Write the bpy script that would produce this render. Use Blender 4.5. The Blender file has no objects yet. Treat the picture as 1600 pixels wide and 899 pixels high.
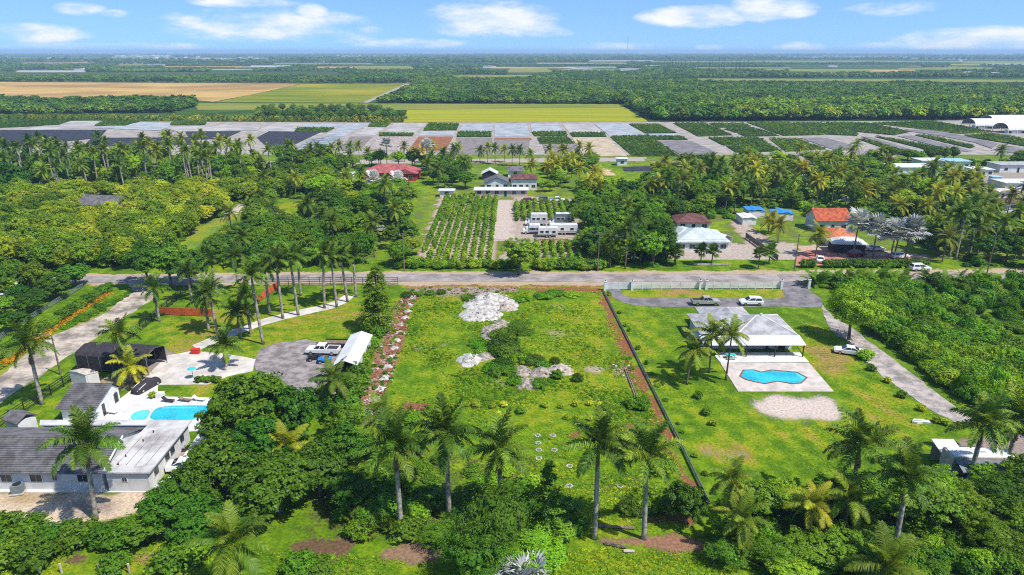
import bpy, math, random
import numpy as np
from mathutils import Vector
S = bpy.context.scene
COL = S.collection
R = math.radians
random.seed(7)
# ------------------------------------------------------------------ camera
CAMH, PITCH, FPX = 50.0, R(19.1), 1067.0
cam = bpy.data.objects.new('camera', bpy.data.cameras.new('camera'))
COL.objects.link(cam)
cam.location = (0, 0, CAMH)
cam.rotation_euler = (R(90) - PITCH, 0, 0)
cam.data.sensor_width = 36
cam.data.lens = 36 * FPX / 1600
cam.data.clip_start = 1
cam.data.clip_end = 200000
S.camera = cam
# ------------------------------------------------------------------ sun, sky, exposure
SUN_AZ, SUN_EL = R(121), R(57)          # azimuth clockwise from +Y (the view direction)
sd = Vector((math.sin(SUN_AZ) * math.cos(SUN_EL), math.cos(SUN_AZ) * math.cos(SUN_EL), math.sin(SUN_EL)))
sl = bpy.data.lights.new('sun', 'SUN')
sl.energy = 4.3
sl.angle = R(0.53)
sl.color = (1.0, 0.95, 0.86)
sun = bpy.data.objects.new('sun', sl)
COL.objects.link(sun)
sun.rotation_euler = (-sd).to_track_quat('-Z', 'Y').to_euler()
S.view_settings.view_transform = 'Standard'
S.view_settings.look = 'None'
S.view_settings.exposure = 0.58
S.view_settings.gamma = 1.0
HAZE = 1.35e-4
S.cycles.use_denoising = False
S.cycles.filter_width = 1.1
S.cycles.sample_clamp_indirect = 4.0
S.cycles.denoiser = 'OPENIMAGEDENOISE'
S.cycles.denoising_input_passes = 'RGB_ALBEDO_NORMAL'
S.cycles.denoising_prefilter = 'NONE'
S.cycles.max_bounces = 6
S.cycles.diffuse_bounces = 2
S.cycles.glossy_bounces = 2
S.cycles.transmission_bounces = 4
S.cycles.transparent_max_bounces = 6
S.cycles.volume_bounces = 0
S.cycles.caustics_reflective = False
S.cycles.caustics_refractive = False

# pixel (of the 1600 x 899 photograph) <-> place helpers
_f = np.array([0, math.cos(PITCH), -math.sin(PITCH)])
_u = np.array([0, math.sin(PITCH), math.cos(PITCH)])
def G(px, py, z=0.0):
    d = np.array([(px - 800) / FPX, 0, 0]) + _u * (-(py - 449.5) / FPX) + _f
    t = (CAMH - z) / -d[2]
    return Vector((d[0] * t, d[1] * t, z))
def HG(px, py, ptop):
    """height of something standing at ground pixel (px,py) whose top is at row ptop"""
    g = G(px, py)
    a = PITCH + math.atan((ptop - 449.5) / FPX)
    return CAMH - g.y * math.tan(a)
def P(x, y, z=0.0):
    dz = z - CAMH
    zc = y * _f[1] + dz * _f[2]
    zc = np.maximum(zc, 0.01)
    return 800 + FPX * x / zc, 449.5 - FPX * (y * _u[1] + dz * _u[2]) / zc

# ------------------------------------------------------------------ world: Nishita sky with cumulus
W = bpy.data.worlds.new('World'); S.world = W; W.use_nodes = True
nt = W.node_tree; nt.nodes.clear()
def N(tree, typ, **kw):
    n = tree.nodes.new(typ)
    for k, v in kw.items():
        if k == 'op': n.operation = v
        elif k.startswith('i_'): n.inputs[k[2:].replace('_', ' ')].default_value = v
        else: setattr(n, k, v)
    return n
def L(tree, a, b): tree.links.new(a, b)
def M(tree, op, a, b=None, c=None, clamp=False):
    n = tree.nodes.new('ShaderNodeMath'); n.operation = op; n.use_clamp = clamp
    for i, v in enumerate((a, b, c)):
        if v is None: continue
        if isinstance(v, (int, float)): n.inputs[i].default_value = v
        else: tree.links.new(v, n.inputs[i])
    return n.outputs[0]
def VM(tree, op, a, b=None):
    n = tree.nodes.new('ShaderNodeVectorMath'); n.operation = op
    for i, v in enumerate((a, b)):
        if v is None: continue
        if isinstance(v, tuple): n.inputs[i].default_value = v
        else: tree.links.new(v, n.inputs[i])
    return n.outputs[0]
def MIX(tree, fac, a, b, mode='MIX'):
    n = tree.nodes.new('ShaderNodeMix'); n.data_type = 'RGBA'; n.blend_type = mode
    for s, v in ((n.inputs[0], fac), (n.inputs[6], a), (n.inputs[7], b)):
        if isinstance(v, (int, float)): s.default_value = v
        elif isinstance(v, tuple): s.default_value = v if len(v) == 4 else (*v, 1)
        else: tree.links.new(v, s)
    return n.outputs[2]
def SMOOTH(tree, v, lo, hi):
    n = tree.nodes.new('ShaderNodeMapRange'); n.interpolation_type = 'SMOOTHSTEP'
    tree.links.new(v, n.inputs[0]); n.inputs[1].default_value = lo; n.inputs[2].default_value = hi
    return n.outputs[0]
tc = N(nt, 'ShaderNodeTexCoord').outputs['Generated']
sky = N(nt, 'ShaderNodeTexSky')
sky.sky_type = 'NISHITA'; sky.sun_disc = False
sky.sun_elevation = SUN_EL; sky.sun_rotation = SUN_AZ
sky.altitude = 50; sky.air_density = 1.0; sky.dust_density = 0.3; sky.ozone_density = 3.0
lift = VM(nt, 'NORMALIZE', VM(nt, 'ADD', tc, (0, 0, 0.17)))   # the clear air above the haze layer
L(nt, lift, sky.inputs[0])
hs = N(nt, 'ShaderNodeHueSaturation'); hs.inputs['Saturation'].default_value = 1.18
L(nt, sky.outputs[0], hs.inputs['Color'])
sp = N(nt, 'ShaderNodeSeparateXYZ'); L(nt, tc, sp.inputs[0])
az = M(nt, 'ARCTAN2', sp.outputs[0], sp.outputs[1])
el = M(nt, 'ARCSINE', sp.outputs[2])
cmb = N(nt, 'ShaderNodeCombineXYZ'); L(nt, az, cmb.inputs[0]); L(nt, M(nt, 'MULTIPLY', el, 3.4), cmb.inputs[1])
n1 = N(nt, 'ShaderNodeTexNoise'); n1.inputs['Scale'].default_value = 11; n1.inputs['Detail'].default_value = 7; n1.inputs['Roughness'].default_value = 0.6
L(nt, cmb.outputs[0], n1.inputs['Vector'])
CLOUDS = [(125, 14, 36, 11, .7), (175, 22, 26, 7, .4), (60, 52, 75, 15, .7), (380, 3, 90, 10, .7), (299, 32, 24, 9, .7), (420, 40, 150, 26, .72),
          (486, 19, 26, 13, .85), (545, 52, 60, 14, .55), (770, 30, 105, 27, 1.0), (850, 50, 48, 10, .5), (1085, 26, 84, 17, 1.0),
          (1205, 13, 66, 20, .9), (1252, 75, 45, 10, .85), (1108, 75, 26, 7, .7), (1545, 64, 125, 22, .9), (1380, 14, 80, 12, .4),
          (640, 68, 90, 8, .5), (180, 74, 170, 8, .5), (960, 73, 120, 7, .45), (1400, 72, 90, 7, .45)]
acc = None
for (cx, cy, rx, ry, s) in CLOUDS:
    a0 = math.atan((cx - 800) / FPX / math.cos(PITCH - math.atan((449.5 - 80) / FPX) + 0.33) * 0.97)
    d = np.array([(cx - 800) / FPX, 0, 0]) + _u * (-(cy - 449.5) / FPX) + _f
    d /= np.linalg.norm(d)
    a0 = math.atan2(d[0], d[1]); e0 = math.asin(d[2])
    ra = rx / FPX * math.cos(a0); re = ry / FPX * math.cos(a0)
    q = M(nt, 'ADD', M(nt, 'POWER', M(nt, 'ABSOLUTE', M(nt, 'MULTIPLY', M(nt, 'SUBTRACT', az, a0), 1 / ra)), 2.0),
          M(nt, 'POWER', M(nt, 'ABSOLUTE', M(nt, 'MULTIPLY', M(nt, 'SUBTRACT', el, e0), 1 / re)), 2.0))
    b = M(nt, 'MULTIPLY', M(nt, 'SUBTRACT', 1.25, q, clamp=True), s)
    acc = b if acc is None else M(nt, 'MAXIMUM', acc, b)
# the same kind of scattered cumulus over the rest of the sky
zz = M(nt, 'MAXIMUM', sp.outputs[2], 0.02)
pl = N(nt, 'ShaderNodeCombineXYZ'); L(nt, M(nt, 'DIVIDE', sp.outputs[0], zz), pl.inputs[0]); L(nt, M(nt, 'DIVIDE', sp.outputs[1], zz), pl.inputs[1])
n2 = N(nt, 'ShaderNodeTexNoise'); n2.inputs['Scale'].default_value = 0.9; n2.inputs['Detail'].default_value = 6; L(nt, pl.outputs[0], n2.inputs['Vector'])
high = M(nt, 'MULTIPLY', SMOOTH(nt, n2.outputs[0], 0.54, 0.66), SMOOTH(nt, sp.outputs[2], 0.085, 0.15))
mask = SMOOTH(nt, M(nt, 'ADD', M(nt, 'MULTIPLY', acc, 0.75), M(nt, 'MULTIPLY', M(nt, 'SUBTRACT', n1.outputs[0], 0.5), 2.0)), 0.08, 0.85)
mask = M(nt, 'MULTIPLY', mask, SMOOTH(nt, acc, 0.0, 0.35))
mask = M(nt, 'MAXIMUM', M(nt, 'MULTIPLY', mask, 0.95), M(nt, 'MULTIPLY', high, 0.8))
ccol = MIX(nt, SMOOTH(nt, n1.outputs[0], 0.35, 0.7), (3.9, 4.4, 5.0), (5.2, 5.25, 5.3))
skyc = MIX(nt, 1.0, hs.outputs[0], (1.02, 1.0, 1.0), 'MULTIPLY')
fin = MIX(nt, mask, skyc, ccol)
bg = N(nt, 'ShaderNodeBackground'); bg.inputs[1].default_value = 0.135
L(nt, fin, bg.inputs[0])
L(nt, bg.outputs[0], N(nt, 'ShaderNodeOutputWorld').inputs[0])

# ------------------------------------------------------------------ mesh helpers
class MB:
    def __init__(s): s.v = []; s.f = []
    def add(s, vs, fs):
        o = len(s.v); s.v += [tuple(v) for v in vs]; s.f += [tuple(i + o for i in f) for f in fs]; return s
    def box(s, cx, cy, cz, sx, sy, sz, rz=0.0):
        c, n = math.cos(rz), math.sin(rz); vs = []
        for k in (-.5, .5):
            for (i, j) in ((-.5, -.5), (.5, -.5), (.5, .5), (-.5, .5)):
                x, y = i * sx, j * sy
                vs.append((cx + x * c - y * n, cy + x * n + y * c, cz + k * sz))
        return s.add(vs, [(3, 2, 1, 0), (4, 5, 6, 7), (0, 1, 5, 4), (1, 2, 6, 5), (2, 3, 7, 6), (3, 0, 4, 7)])
    def prism(s, pts, z0, z1):
        n = len(pts)
        return s.add([(p[0], p[1], z0) for p in pts] + [(p[0], p[1], z1) for p in pts],
                     [tuple(range(n - 1, -1, -1)), tuple(range(n, 2 * n))] + [(i, (i + 1) % n, n + (i + 1) % n, n + i) for i in range(n)])
    def side(s, pts, y0, y1, in0=0.0, taper=None):
        """polygon in XZ extruded along Y"""
        n = len(pts)
        t = taper or [0] * n
        return s.add([(p[0], y0 + t[i], p[1]) for i, p in enumerate(pts)] + [(p[0], y1 - t[i], p[1]) for i, p in enumerate(pts)],
                     [tuple(range(n)), tuple(range(2 * n - 1, n - 1, -1))] + [((i + 1) % n, i, n + i, n + (i + 1) % n) for i in range(n)])
    def tube(s, path, rad, n=8, caps=True):
        path = [Vector(p) for p in path]; vs = []; fs = []
        if isinstance(rad, (int, float)): rad = [rad] * len(path)
        for i, p in enumerate(path):
            t = (path[min(i + 1, len(path) - 1)] - path[max(i - 1, 0)]).normalized()
            a = t.cross(Vector((0, 0, 1)) if abs(t.z) < .9 else Vector((1, 0, 0))).normalized(); b = t.cross(a)
            for k in range(n):
                w = 2 * math.pi * k / n
                vs.append(p + (a * math.cos(w) + b * math.sin(w)) * rad[i])
        for i in range(len(path) - 1):
            for k in range(n):
                fs.append((i * n + k, i * n + (k + 1) % n, (i + 1) * n + (k + 1) % n, (i + 1) * n + k))
        if caps: fs += [tuple(range(n)), tuple(range((len(path) - 1) * n + n - 1, (len(path) - 1) * n - 1, -1))]
        return s.add(vs, fs)
    def wheel(s, x, y, z, r, w, n=16):
        return s.tube([(x, y - w / 2, z), (x, y - w / 2 + .02, z), (x, y + w / 2 - .02, z), (x, y + w / 2, z)], [r * .92, r, r, r * .92], n)
    def mesh(s, name, mat=None, smooth=False):
        me = bpy.data.meshes.new(name); me.from_pydata(s.v, [], s.f); me.update()
        import bmesh as _b
        bm = _b.new(); bm.from_mesh(me); _b.ops.recalc_face_normals(bm, faces=bm.faces); bm.to_mesh(me); bm.free()
        if mat: me.materials.append(mat)
        if smooth: me.polygons.foreach_set('use_smooth', [True] * len(me.polygons))
        return me
    def build(s, name, mat, parent=None, smooth=False):
        return link(name, s.mesh(name, mat, smooth), parent)
def link(name, me, parent=None, loc=None, rz=None):
    o = bpy.data.objects.new(name, me); COL.objects.link(o)
    if parent: o.parent = parent
    if loc is not None: o.location = loc
    if rz is not None: o.rotation_euler = (0, 0, rz)
    return o
def tag(o, label, cat=None, group=None, kind=None):
    if label: o['label'] = label
    if cat: o['category'] = cat
    if group: o['group'] = group
    if kind: o['kind'] = kind
    return o
def thing(name, label, cat, loc=(0, 0, 0), rz=0.0, group=None, scale=1.0):
    o = bpy.data.objects.new(name, None); COL.objects.link(o); o.empty_display_size = .2
    o.location = loc; o.rotation_euler = (0, 0, rz); o.scale = (scale,) * 3
    return tag(o, label, cat, group)
def qmesh(name, verts, quads, mat, tris=None):
    """mesh from numpy arrays: (n,3) verts, (m,4) quads"""
    me = bpy.data.meshes.new(name)
    me.vertices.add(len(verts)); me.vertices.foreach_set('co', np.asarray(verts, np.float32).ravel())
    quads = np.asarray(quads, np.int32); loops = quads.ravel(); nq = len(quads)
    starts = np.arange(nq, dtype=np.int32) * 4; tot = np.full(nq, 4, np.int32)
    if tris is not None and len(tris):
        tris = np.asarray(tris, np.int32)
        starts = np.concatenate([starts, nq * 4 + np.arange(len(tris), dtype=np.int32) * 3])
        tot = np.concatenate([tot, np.full(len(tris), 3, np.int32)]); loops = np.concatenate([loops, tris.ravel()])
    me.loops.add(len(loops)); me.loops.foreach_set('vertex_index', loops)
    me.polygons.add(len(starts)); me.polygons.foreach_set('loop_start', starts); me.polygons.foreach_set('loop_total', tot)
    me.update(calc_edges=True)
    if mat: me.materials.append(mat)
    return me

# ------------------------------------------------------------------ materials
def mat(name, col, rough=0.8, var=0.12, scale=1.5, metal=0.0, bump=0.0, bscale=None, spec=0.3, col2=None, thr=(0.35, 0.65)):
    m = bpy.data.materials.new(name); m.use_nodes = True; t = m.node_tree
    b = t.nodes['Principled BSDF']
    b.inputs['Roughness'].default_value = rough; b.inputs['Metallic'].default_value = metal; b.inputs['Specular IOR Level'].default_value = spec
    if var or col2:
        geo = N(t, 'ShaderNodeNewGeometry')
        n = N(t, 'ShaderNodeTexNoise'); n.inputs['Scale'].default_value = scale; n.inputs['Detail'].default_value = 5; n.inputs['Roughness'].default_value = .65
        L(t, geo.outputs['Position'], n.inputs['Vector'])
        c2 = col2 or tuple(c * (1 - 2.2 * var) for c in col)
        c1 = col if col2 else tuple(min(1, c * (1 + 1.2 * var)) for c in col)
        c = MIX(t, SMOOTH(t, n.outputs[0], *thr), c2, c1)
        L(t, c, b.inputs['Base Color'])
        if bump:
            nb = N(t, 'ShaderNodeTexNoise'); nb.inputs['Scale'].default_value = bscale or scale * 6; nb.inputs['Detail'].default_value = 4
            L(t, geo.outputs['Position'], nb.inputs['Vector'])
            bp = N(t, 'ShaderNodeBump'); bp.inputs['Strength'].default_value = bump; bp.inputs['Distance'].default_value = .1
            L(t, nb.outputs[0], bp.inputs['Height']); L(t, bp.outputs[0], b.inputs['Normal'])
    else:
        b.inputs['Base Color'].default_value = (*col, 1)
    return m
LEAFK = 1.45
def leafmat(name, cols, transl=0.3, rough=0.5, objvar=0.35):
    m = bpy.data.materials.new(name); m.use_nodes = True; t = m.node_tree
    b = t.nodes['Principled BSDF']; out = t.nodes['Material Output']
    b.inputs['Roughness'].default_value = max(rough, .5); b.inputs['Specular IOR Level'].default_value = 0.16
    geo = N(t, 'ShaderNodeNewGeometry'); oi = N(t, 'ShaderNodeObjectInfo')
    cr = N(t, 'ShaderNodeValToRGB'); cr.color_ramp.interpolation = 'LINEAR'
    els = cr.color_ramp.elements
    for i, c in enumerate(cols):
        e = els[i] if i < 2 else els.new(1.0)
        e.position = i / (len(cols) - 1); e.color = (c[0] * LEAFK * 1.12, c[1] * LEAFK, c[2] * LEAFK * (.55 if c[2] < .1 else .8), 1)
    k = M(t, 'ADD', M(t, 'MULTIPLY', geo.outputs['Random Per Island'], 1 - objvar), M(t, 'MULTIPLY', oi.outputs['Random'], objvar))
    L(t, k, cr.inputs[0])
    wn = N(t, 'ShaderNodeTexWhiteNoise'); wn.noise_dimensions = '1D'; L(t, oi.outputs['Random'], wn.inputs['W'])
    hv = N(t, 'ShaderNodeHueSaturation'); L(t, cr.outputs[0], hv.inputs['Color'])
    pn = N(t, 'ShaderNodeTexNoise'); pn.inputs['Scale'].default_value = .011; pn.inputs['Detail'].default_value = 4; L(t, oi.outputs['Location'], pn.inputs['Vector'])   # stands of one kind
    st = SMOOTH(t, pn.outputs[0], .38, .62)
    L(t, M(t, 'ADD', M(t, 'ADD', 0.488, M(t, 'MULTIPLY', wn.outputs[0], .04)), M(t, 'MULTIPLY', st, -.028)), hv.inputs['Hue'])
    L(t, M(t, 'MULTIPLY', M(t, 'ADD', 0.8, M(t, 'MULTIPLY', oi.outputs['Random'], .45)), M(t, 'ADD', .92, M(t, 'MULTIPLY', st, .45))), hv.inputs['Value'])
    L(t, hv.outputs[0], b.inputs['Base Color'])
    tr = N(t, 'ShaderNodeBsdfTranslucent'); L(t, MIX(t, 1.0, hv.outputs[0], (1.3, 1.25, .5), 'MULTIPLY'), tr.inputs[0])
    mx = N(t, 'ShaderNodeMixShader'); mx.inputs[0].default_value = transl
    L(t, b.outputs[0], mx.inputs[1]); L(t, tr.outputs[0], mx.inputs[2]); L(t, mx.outputs[0], out.inputs[0])
    return m
MT = dict(
    white=mat('white_paint', (.66, .66, .65), .6, .06, .8), wall=mat('stucco_grey_white', (.55, .55, .545), .8, .07, .5),
    concrete=mat('white_concrete', (.50, .46, .42), .85, .10, .35, bump=.1), deck=mat('pale_deck', (.58, .565, .54), .8, .09, .4),
    pinkdeck=mat('pale_pink_deck', (.48, .42, .38), .85, .1, .5, bump=.05), asphalt=mat('grey_asphalt', (.17, .155, .16), .9, .16, .35, bump=.15),
    road=mat('worn_road', (.27, .235, .22), .9, .16, .22, bump=.12), dirtroad=mat('limerock_road', (.36, .305, .25), .95, .25, .25, bump=.4, bscale=3),
    gravel=mat('grey_gravel', (.235, .205, .20), .95, .2, .6, bump=.4, bscale=5), track=mat('gravel_track', (.33, .29, .265), .95, .2, .5, bump=.3, bscale=4),
    black=mat('black_metal', (.02, .02, .022), .5, 0), dark=mat('dark_fabric', (.035, .03, .035), .8, .15, 2), rubber=mat('rubber', (.018, .018, .018), .9, 0),
    glass=mat('dark_glass', (.02, .025, .03), .12, 0, spec=.6), chrome=mat('chrome', (.6, .6, .6), .25, 0, metal=1.0),
    carwhite=mat('car_white', (.75, .75, .75), .3, 0, spec=.5), carsilver=mat('car_silver', (.42, .41, .38), .35, 0, metal=.3, spec=.5),
    cargrey=mat('car_grey', (.10, .10, .11), .35, 0, spec=.5), carblack=mat('car_black', (.02, .02, .02), .35, 0, spec=.5), carmaroon=mat('car_maroon', (.12, .015, .03), .35, 0, spec=.5),
    headlamp=mat('head_lamp', (.7, .7, .65), .2, 0), taillamp=mat('tail_lamp', (.35, .02, .02), .3, 0),
    shingle_dark=mat('dark_shingles', (.125, .118, .122), .85, .18, .8, bump=.2, bscale=8), shingle_grey=mat('grey_shingles', (.34, .335, .345), .85, .14, .6, bump=.15, bscale=9),
    flatroof=mat('flat_white_roof', (.50, .49, .48), .8, 0.0, .25, col2=(.26, .24, .24), thr=(.28, .56), bump=.05), metalroof=mat('pale_metal_roof', (.44, .49, .50), .55, .08, .4),
    porchroof=mat('porch_white_metal', (.60, .60, .60), .5, .05, .5), redroof=mat('red_roof', (.33, .085, .085), .8, .15, .6), redwall=mat('red_wall', (.42, .02, .02), .75, .1, .8),
    terracotta=mat('terracotta', (.38, .085, .035), .85, .2, 1.2, bump=.2, bscale=6), orangetile=mat('orange_tile', (.48, .15, .06), .85, .18, 1.5, bump=.2, bscale=6),
    brownroof=mat('brown_roof', (.13, .055, .05), .85, .2, .8), brickpave=mat('brick_pavers', (.42, .17, .13), .9, .15, .8), bluetarp=mat('blue_tarp', (.03, .22, .62), .6, .12, 1.2),
    bluemetal=mat('blue_metal', (.3, .48, .68), .5, .08, 1), banner=mat('orange_windscreen', (.52, .10, .03), .8, .12, 1.2), redplastic=mat('red_plastic', (.55, .03, .02), .5, .05),
    greyfence=mat('pale_panel', (.55, .58, .58), .7, .08, .7), wood=mat('weathered_wood', (.20, .15, .11), .9, .25, 3), woodpole=mat('pole_wood', (.17, .13, .10), .9, .2, 2),
    bark=mat('bark', (.16, .125, .095), .95, .3, 2.5), palmtrunk=mat('palm_trunk', (.30, .27, .23), .9, .22, 2.2, bump=.2, bscale=4), palmdark=mat('palm_trunk_brown', (.19, .145, .11), .9, .25, 2.5),
    crownshaft=mat('crownshaft', (.16, .24, .05), .5, .15, 2), deadfrond=mat('dead_frond', (.22, .14, .08), .95, .25, 3),
    rockwhite=mat('white_limestone', (.44, .42, .39), .95, .2, 1.6, bump=1.0, bscale=4), rockgrey=mat('grey_spoil', (.29, .25, .21), .95, .22, 1.8, bump=.6, bscale=6),
    rockpink=mat('pale_spoil', (.40, .34, .29), .95, .16, 2, bump=.5, bscale=6), timber=mat('red_brown_timber', (.24, .09, .05), .9, .25, 3),
    teal=mat('teal_paint', (.03, .38, .33), .6, .05), cyan=mat('cyan_cloth', (.02, .45, .5), .7, .05), acgrey=mat('ac_grey', (.16, .19, .20), .6, .1),
    pot=mat('pot_black', (.02, .02, .02), .8, 0), wire=mat('cable', (.06, .06, .06), .6, 0), poolcoping=mat('pool_coping', (.20, .075, .05), .8, .1), polish=mat('pale_beige', (.46, .40, .34), .85, .1),
    shade=mat('shade_cloth', (.028, .028, .040), .85, .2, .25), bluegrey=mat('weed_mat', (.22, .245, .29), .8, .25, .15), soilbed=mat('grey_soil_bed', (.19, .165, .155), .95, .12, .25),
    tanbed=mat('tan_bed', (.40, .32, .225), .95, .1, .2), rustbed=mat('rust_bed', (.24, .09, .035), .95, .15, .3), lane=mat('pale_lane', (.30, .265, .235), .95, .12, .2),
)
def water(name, c, c2):
    m = mat(name, c, .06, 0, spec=.5)
    t = m.node_tree; b = t.nodes['Principled BSDF']; geo = N(t, 'ShaderNodeNewGeometry').outputs['Position']
    n = N(t, 'ShaderNodeTexNoise'); n.inputs['Scale'].default_value = .28; n.inputs['Detail'].default_value = 2; L(t, geo, n.inputs['Vector'])
    w = N(t, 'ShaderNodeTexNoise'); w.inputs['Scale'].default_value = 2.2; w.inputs['Detail'].default_value = 3; L(t, geo, w.inputs['Vector'])
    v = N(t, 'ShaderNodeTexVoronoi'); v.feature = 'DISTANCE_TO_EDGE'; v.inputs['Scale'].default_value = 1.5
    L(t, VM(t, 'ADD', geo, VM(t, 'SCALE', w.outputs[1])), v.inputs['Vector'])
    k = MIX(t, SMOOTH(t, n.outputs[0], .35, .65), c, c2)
    L(t, MIX(t, M(t, 'MULTIPLY', M(t, 'SUBTRACT', 1.0, SMOOTH(t, v.outputs[0], 0.0, .14)), .16), k, (.25, .72, .78)), b.inputs['Base Color'])  # pale web of sunlight caustics painted into the water colour
    bp = N(t, 'ShaderNodeBump'); bp.inputs['Strength'].default_value = .25; bp.inputs['Distance'].default_value = .06; L(t, w.outputs[0], bp.inputs['Height']); L(t, bp.outputs[0], b.inputs['Normal'])
    return m
MT['pool'] = water('pool_water', (.010, .30, .40), (.02, .43, .52)); MT['poollight'] = water('pool_shallow', (.06, .44, .50), (.10, .52, .56))
LF = dict(
    mango=leafmat('leaf_mango', [(.020, .060, .007), (.042, .112, .011), (.08, .17, .014)], .25),
    mid=leafmat('leaf_mid', [(.022, .066, .007), (.05, .125, .012), (.10, .19, .015)], .28),
    lime=leafmat('leaf_lime', [(.035, .10, .008), (.085, .19, .012), (.16, .26, .018)], .32),
    yellow=leafmat('leaf_orchard', [(.03, .082, .008), (.085, .165, .012), (.20, .235, .016)], .28, objvar=.5),
    palm=leafmat('leaf_palm', [(.016, .048, .010), (.042, .096, .015), (.11, .175, .028)], .22, .4),
    coco=leafmat('leaf_coco', [(.026, .068, .01), (.066, .12, .016), (.15, .185, .026)], .28, .4),
    cocoy=leafmat('leaf_coco_yellow', [(.06, .11, .01), (.14, .18, .02), (.25, .24, .03)], .28, .4),
    silver=leafmat('leaf_silver', [(.14, .17, .22), (.24, .28, .34), (.38, .42, .48)], .12, .5),
    conifer=leafmat('leaf_conifer', [(.010, .032, .008), (.022, .058, .012), (.04, .085, .016)], .12),
    weed=leafmat('leaf_weed', [(.03, .10, .006), (.06, .17, .008), (.13, .23, .012)], .3),
    grass=leafmat('leaf_grass', [(.05, .11, .006), (.12, .20, .010), (.22, .27, .015)], .35),
    darkweed=leafmat('leaf_darkweed', [(.018, .06, .006), (.035, .10, .010), (.06, .14, .012)], .25),
    yshrub=leafmat('leaf_yellow_shrub', [(.09, .17, .01), (.18, .26, .02), (.30, .36, .06)], .3),
    orangeflower=leafmat('orange_flower', [(.10, .14, .015), (.36, .17, .02), (.46, .24, .04)], .3),
    brownfan=leafmat('leaf_brownish', [(.05, .07, .015), (.14, .13, .03), (.22, .17, .06)], .2),
    red=leafmat('leaf_red_croton', [(.04, .05, .01), (.16, .03, .03), (.28, .08, .05)], .2),
)
# ------------------------------------------------------------------ ground
_rng = np.random.default_rng(11)
_lat = _rng.random((256, 256)).astype(np.float32)
def vnoise(x, y):
    xi = np.floor(x).astype(int); yi = np.floor(y).astype(int); fx = x - xi; fy = y - yi
    fx = fx * fx * (3 - 2 * fx); fy = fy * fy * (3 - 2 * fy)
    g = lambda i, j: _lat[(xi + i) & 255, (yi + j) & 255]
    return (g(0, 0) * (1 - fx) + g(1, 0) * fx) * (1 - fy) + (g(0, 1) * (1 - fx) + g(1, 1) * fx) * fy
def fbm(x, y, s, o=4):
    a, t, n = 0, 0, 1.0
    for k in range(o):
        a = a + n * vnoise(x * s * 2 ** k + 17.3 * k, y * s * 2 ** k + 5.1 * k); t += n; n *= .55
    return a / t
def inpoly(px, py, poly):
    ins = np.zeros(np.shape(px), bool); n = len(poly)
    for i in range(n):
        x1, y1 = poly[i]; x2, y2 = poly[(i + 1) % n]
        if y1 == y2: continue
        c = ((y1 > py) != (y2 > py)) & (px < (x2 - x1) * (py - y1) / (y2 - y1) + x1)
        ins ^= c
    return ins
def blur(a, n):
    if n < 1: return a
    k = 2 * n + 1
    for ax in (0, 1):
        p = np.concatenate([np.repeat(np.take(a, [0], ax), n + 1, ax), a, np.repeat(np.take(a, [-1], ax), n, ax)], ax)
        c = np.cumsum(p, ax)
        a = (np.take(c, range(k, k + a.shape[ax]), ax) - np.take(c, range(0, a.shape[ax]), ax)) / k
    return a
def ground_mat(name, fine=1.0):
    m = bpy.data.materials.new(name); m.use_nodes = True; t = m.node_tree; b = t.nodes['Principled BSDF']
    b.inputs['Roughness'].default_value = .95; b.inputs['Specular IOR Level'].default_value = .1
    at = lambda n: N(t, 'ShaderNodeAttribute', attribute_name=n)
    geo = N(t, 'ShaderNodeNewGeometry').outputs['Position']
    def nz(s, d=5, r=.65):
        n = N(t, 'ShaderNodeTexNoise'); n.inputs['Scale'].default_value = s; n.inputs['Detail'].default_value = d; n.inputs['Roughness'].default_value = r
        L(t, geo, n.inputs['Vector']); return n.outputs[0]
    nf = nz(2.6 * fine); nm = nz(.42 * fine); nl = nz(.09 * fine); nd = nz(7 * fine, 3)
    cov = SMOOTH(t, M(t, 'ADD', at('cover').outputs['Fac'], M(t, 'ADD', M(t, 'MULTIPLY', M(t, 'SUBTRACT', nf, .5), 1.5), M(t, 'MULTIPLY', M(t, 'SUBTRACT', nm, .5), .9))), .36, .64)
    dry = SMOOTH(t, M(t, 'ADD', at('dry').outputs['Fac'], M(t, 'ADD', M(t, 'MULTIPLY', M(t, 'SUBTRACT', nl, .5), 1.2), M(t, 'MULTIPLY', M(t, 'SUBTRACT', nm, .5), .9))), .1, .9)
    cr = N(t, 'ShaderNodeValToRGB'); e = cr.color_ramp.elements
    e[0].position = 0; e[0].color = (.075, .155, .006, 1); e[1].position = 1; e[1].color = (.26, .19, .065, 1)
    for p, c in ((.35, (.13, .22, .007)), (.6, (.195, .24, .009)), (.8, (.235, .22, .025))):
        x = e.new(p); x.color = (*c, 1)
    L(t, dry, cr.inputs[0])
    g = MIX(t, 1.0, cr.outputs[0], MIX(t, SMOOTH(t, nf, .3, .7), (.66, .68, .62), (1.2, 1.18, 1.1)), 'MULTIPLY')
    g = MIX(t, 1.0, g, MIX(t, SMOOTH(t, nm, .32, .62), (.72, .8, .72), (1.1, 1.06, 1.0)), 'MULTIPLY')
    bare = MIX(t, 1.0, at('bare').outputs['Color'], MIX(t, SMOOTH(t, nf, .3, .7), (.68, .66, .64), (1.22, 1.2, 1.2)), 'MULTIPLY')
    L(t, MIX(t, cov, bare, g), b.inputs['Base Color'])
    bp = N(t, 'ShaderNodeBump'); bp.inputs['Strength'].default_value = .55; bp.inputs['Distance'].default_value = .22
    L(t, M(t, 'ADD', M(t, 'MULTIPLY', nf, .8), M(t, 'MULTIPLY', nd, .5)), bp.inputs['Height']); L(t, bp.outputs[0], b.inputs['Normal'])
    return m
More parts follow.
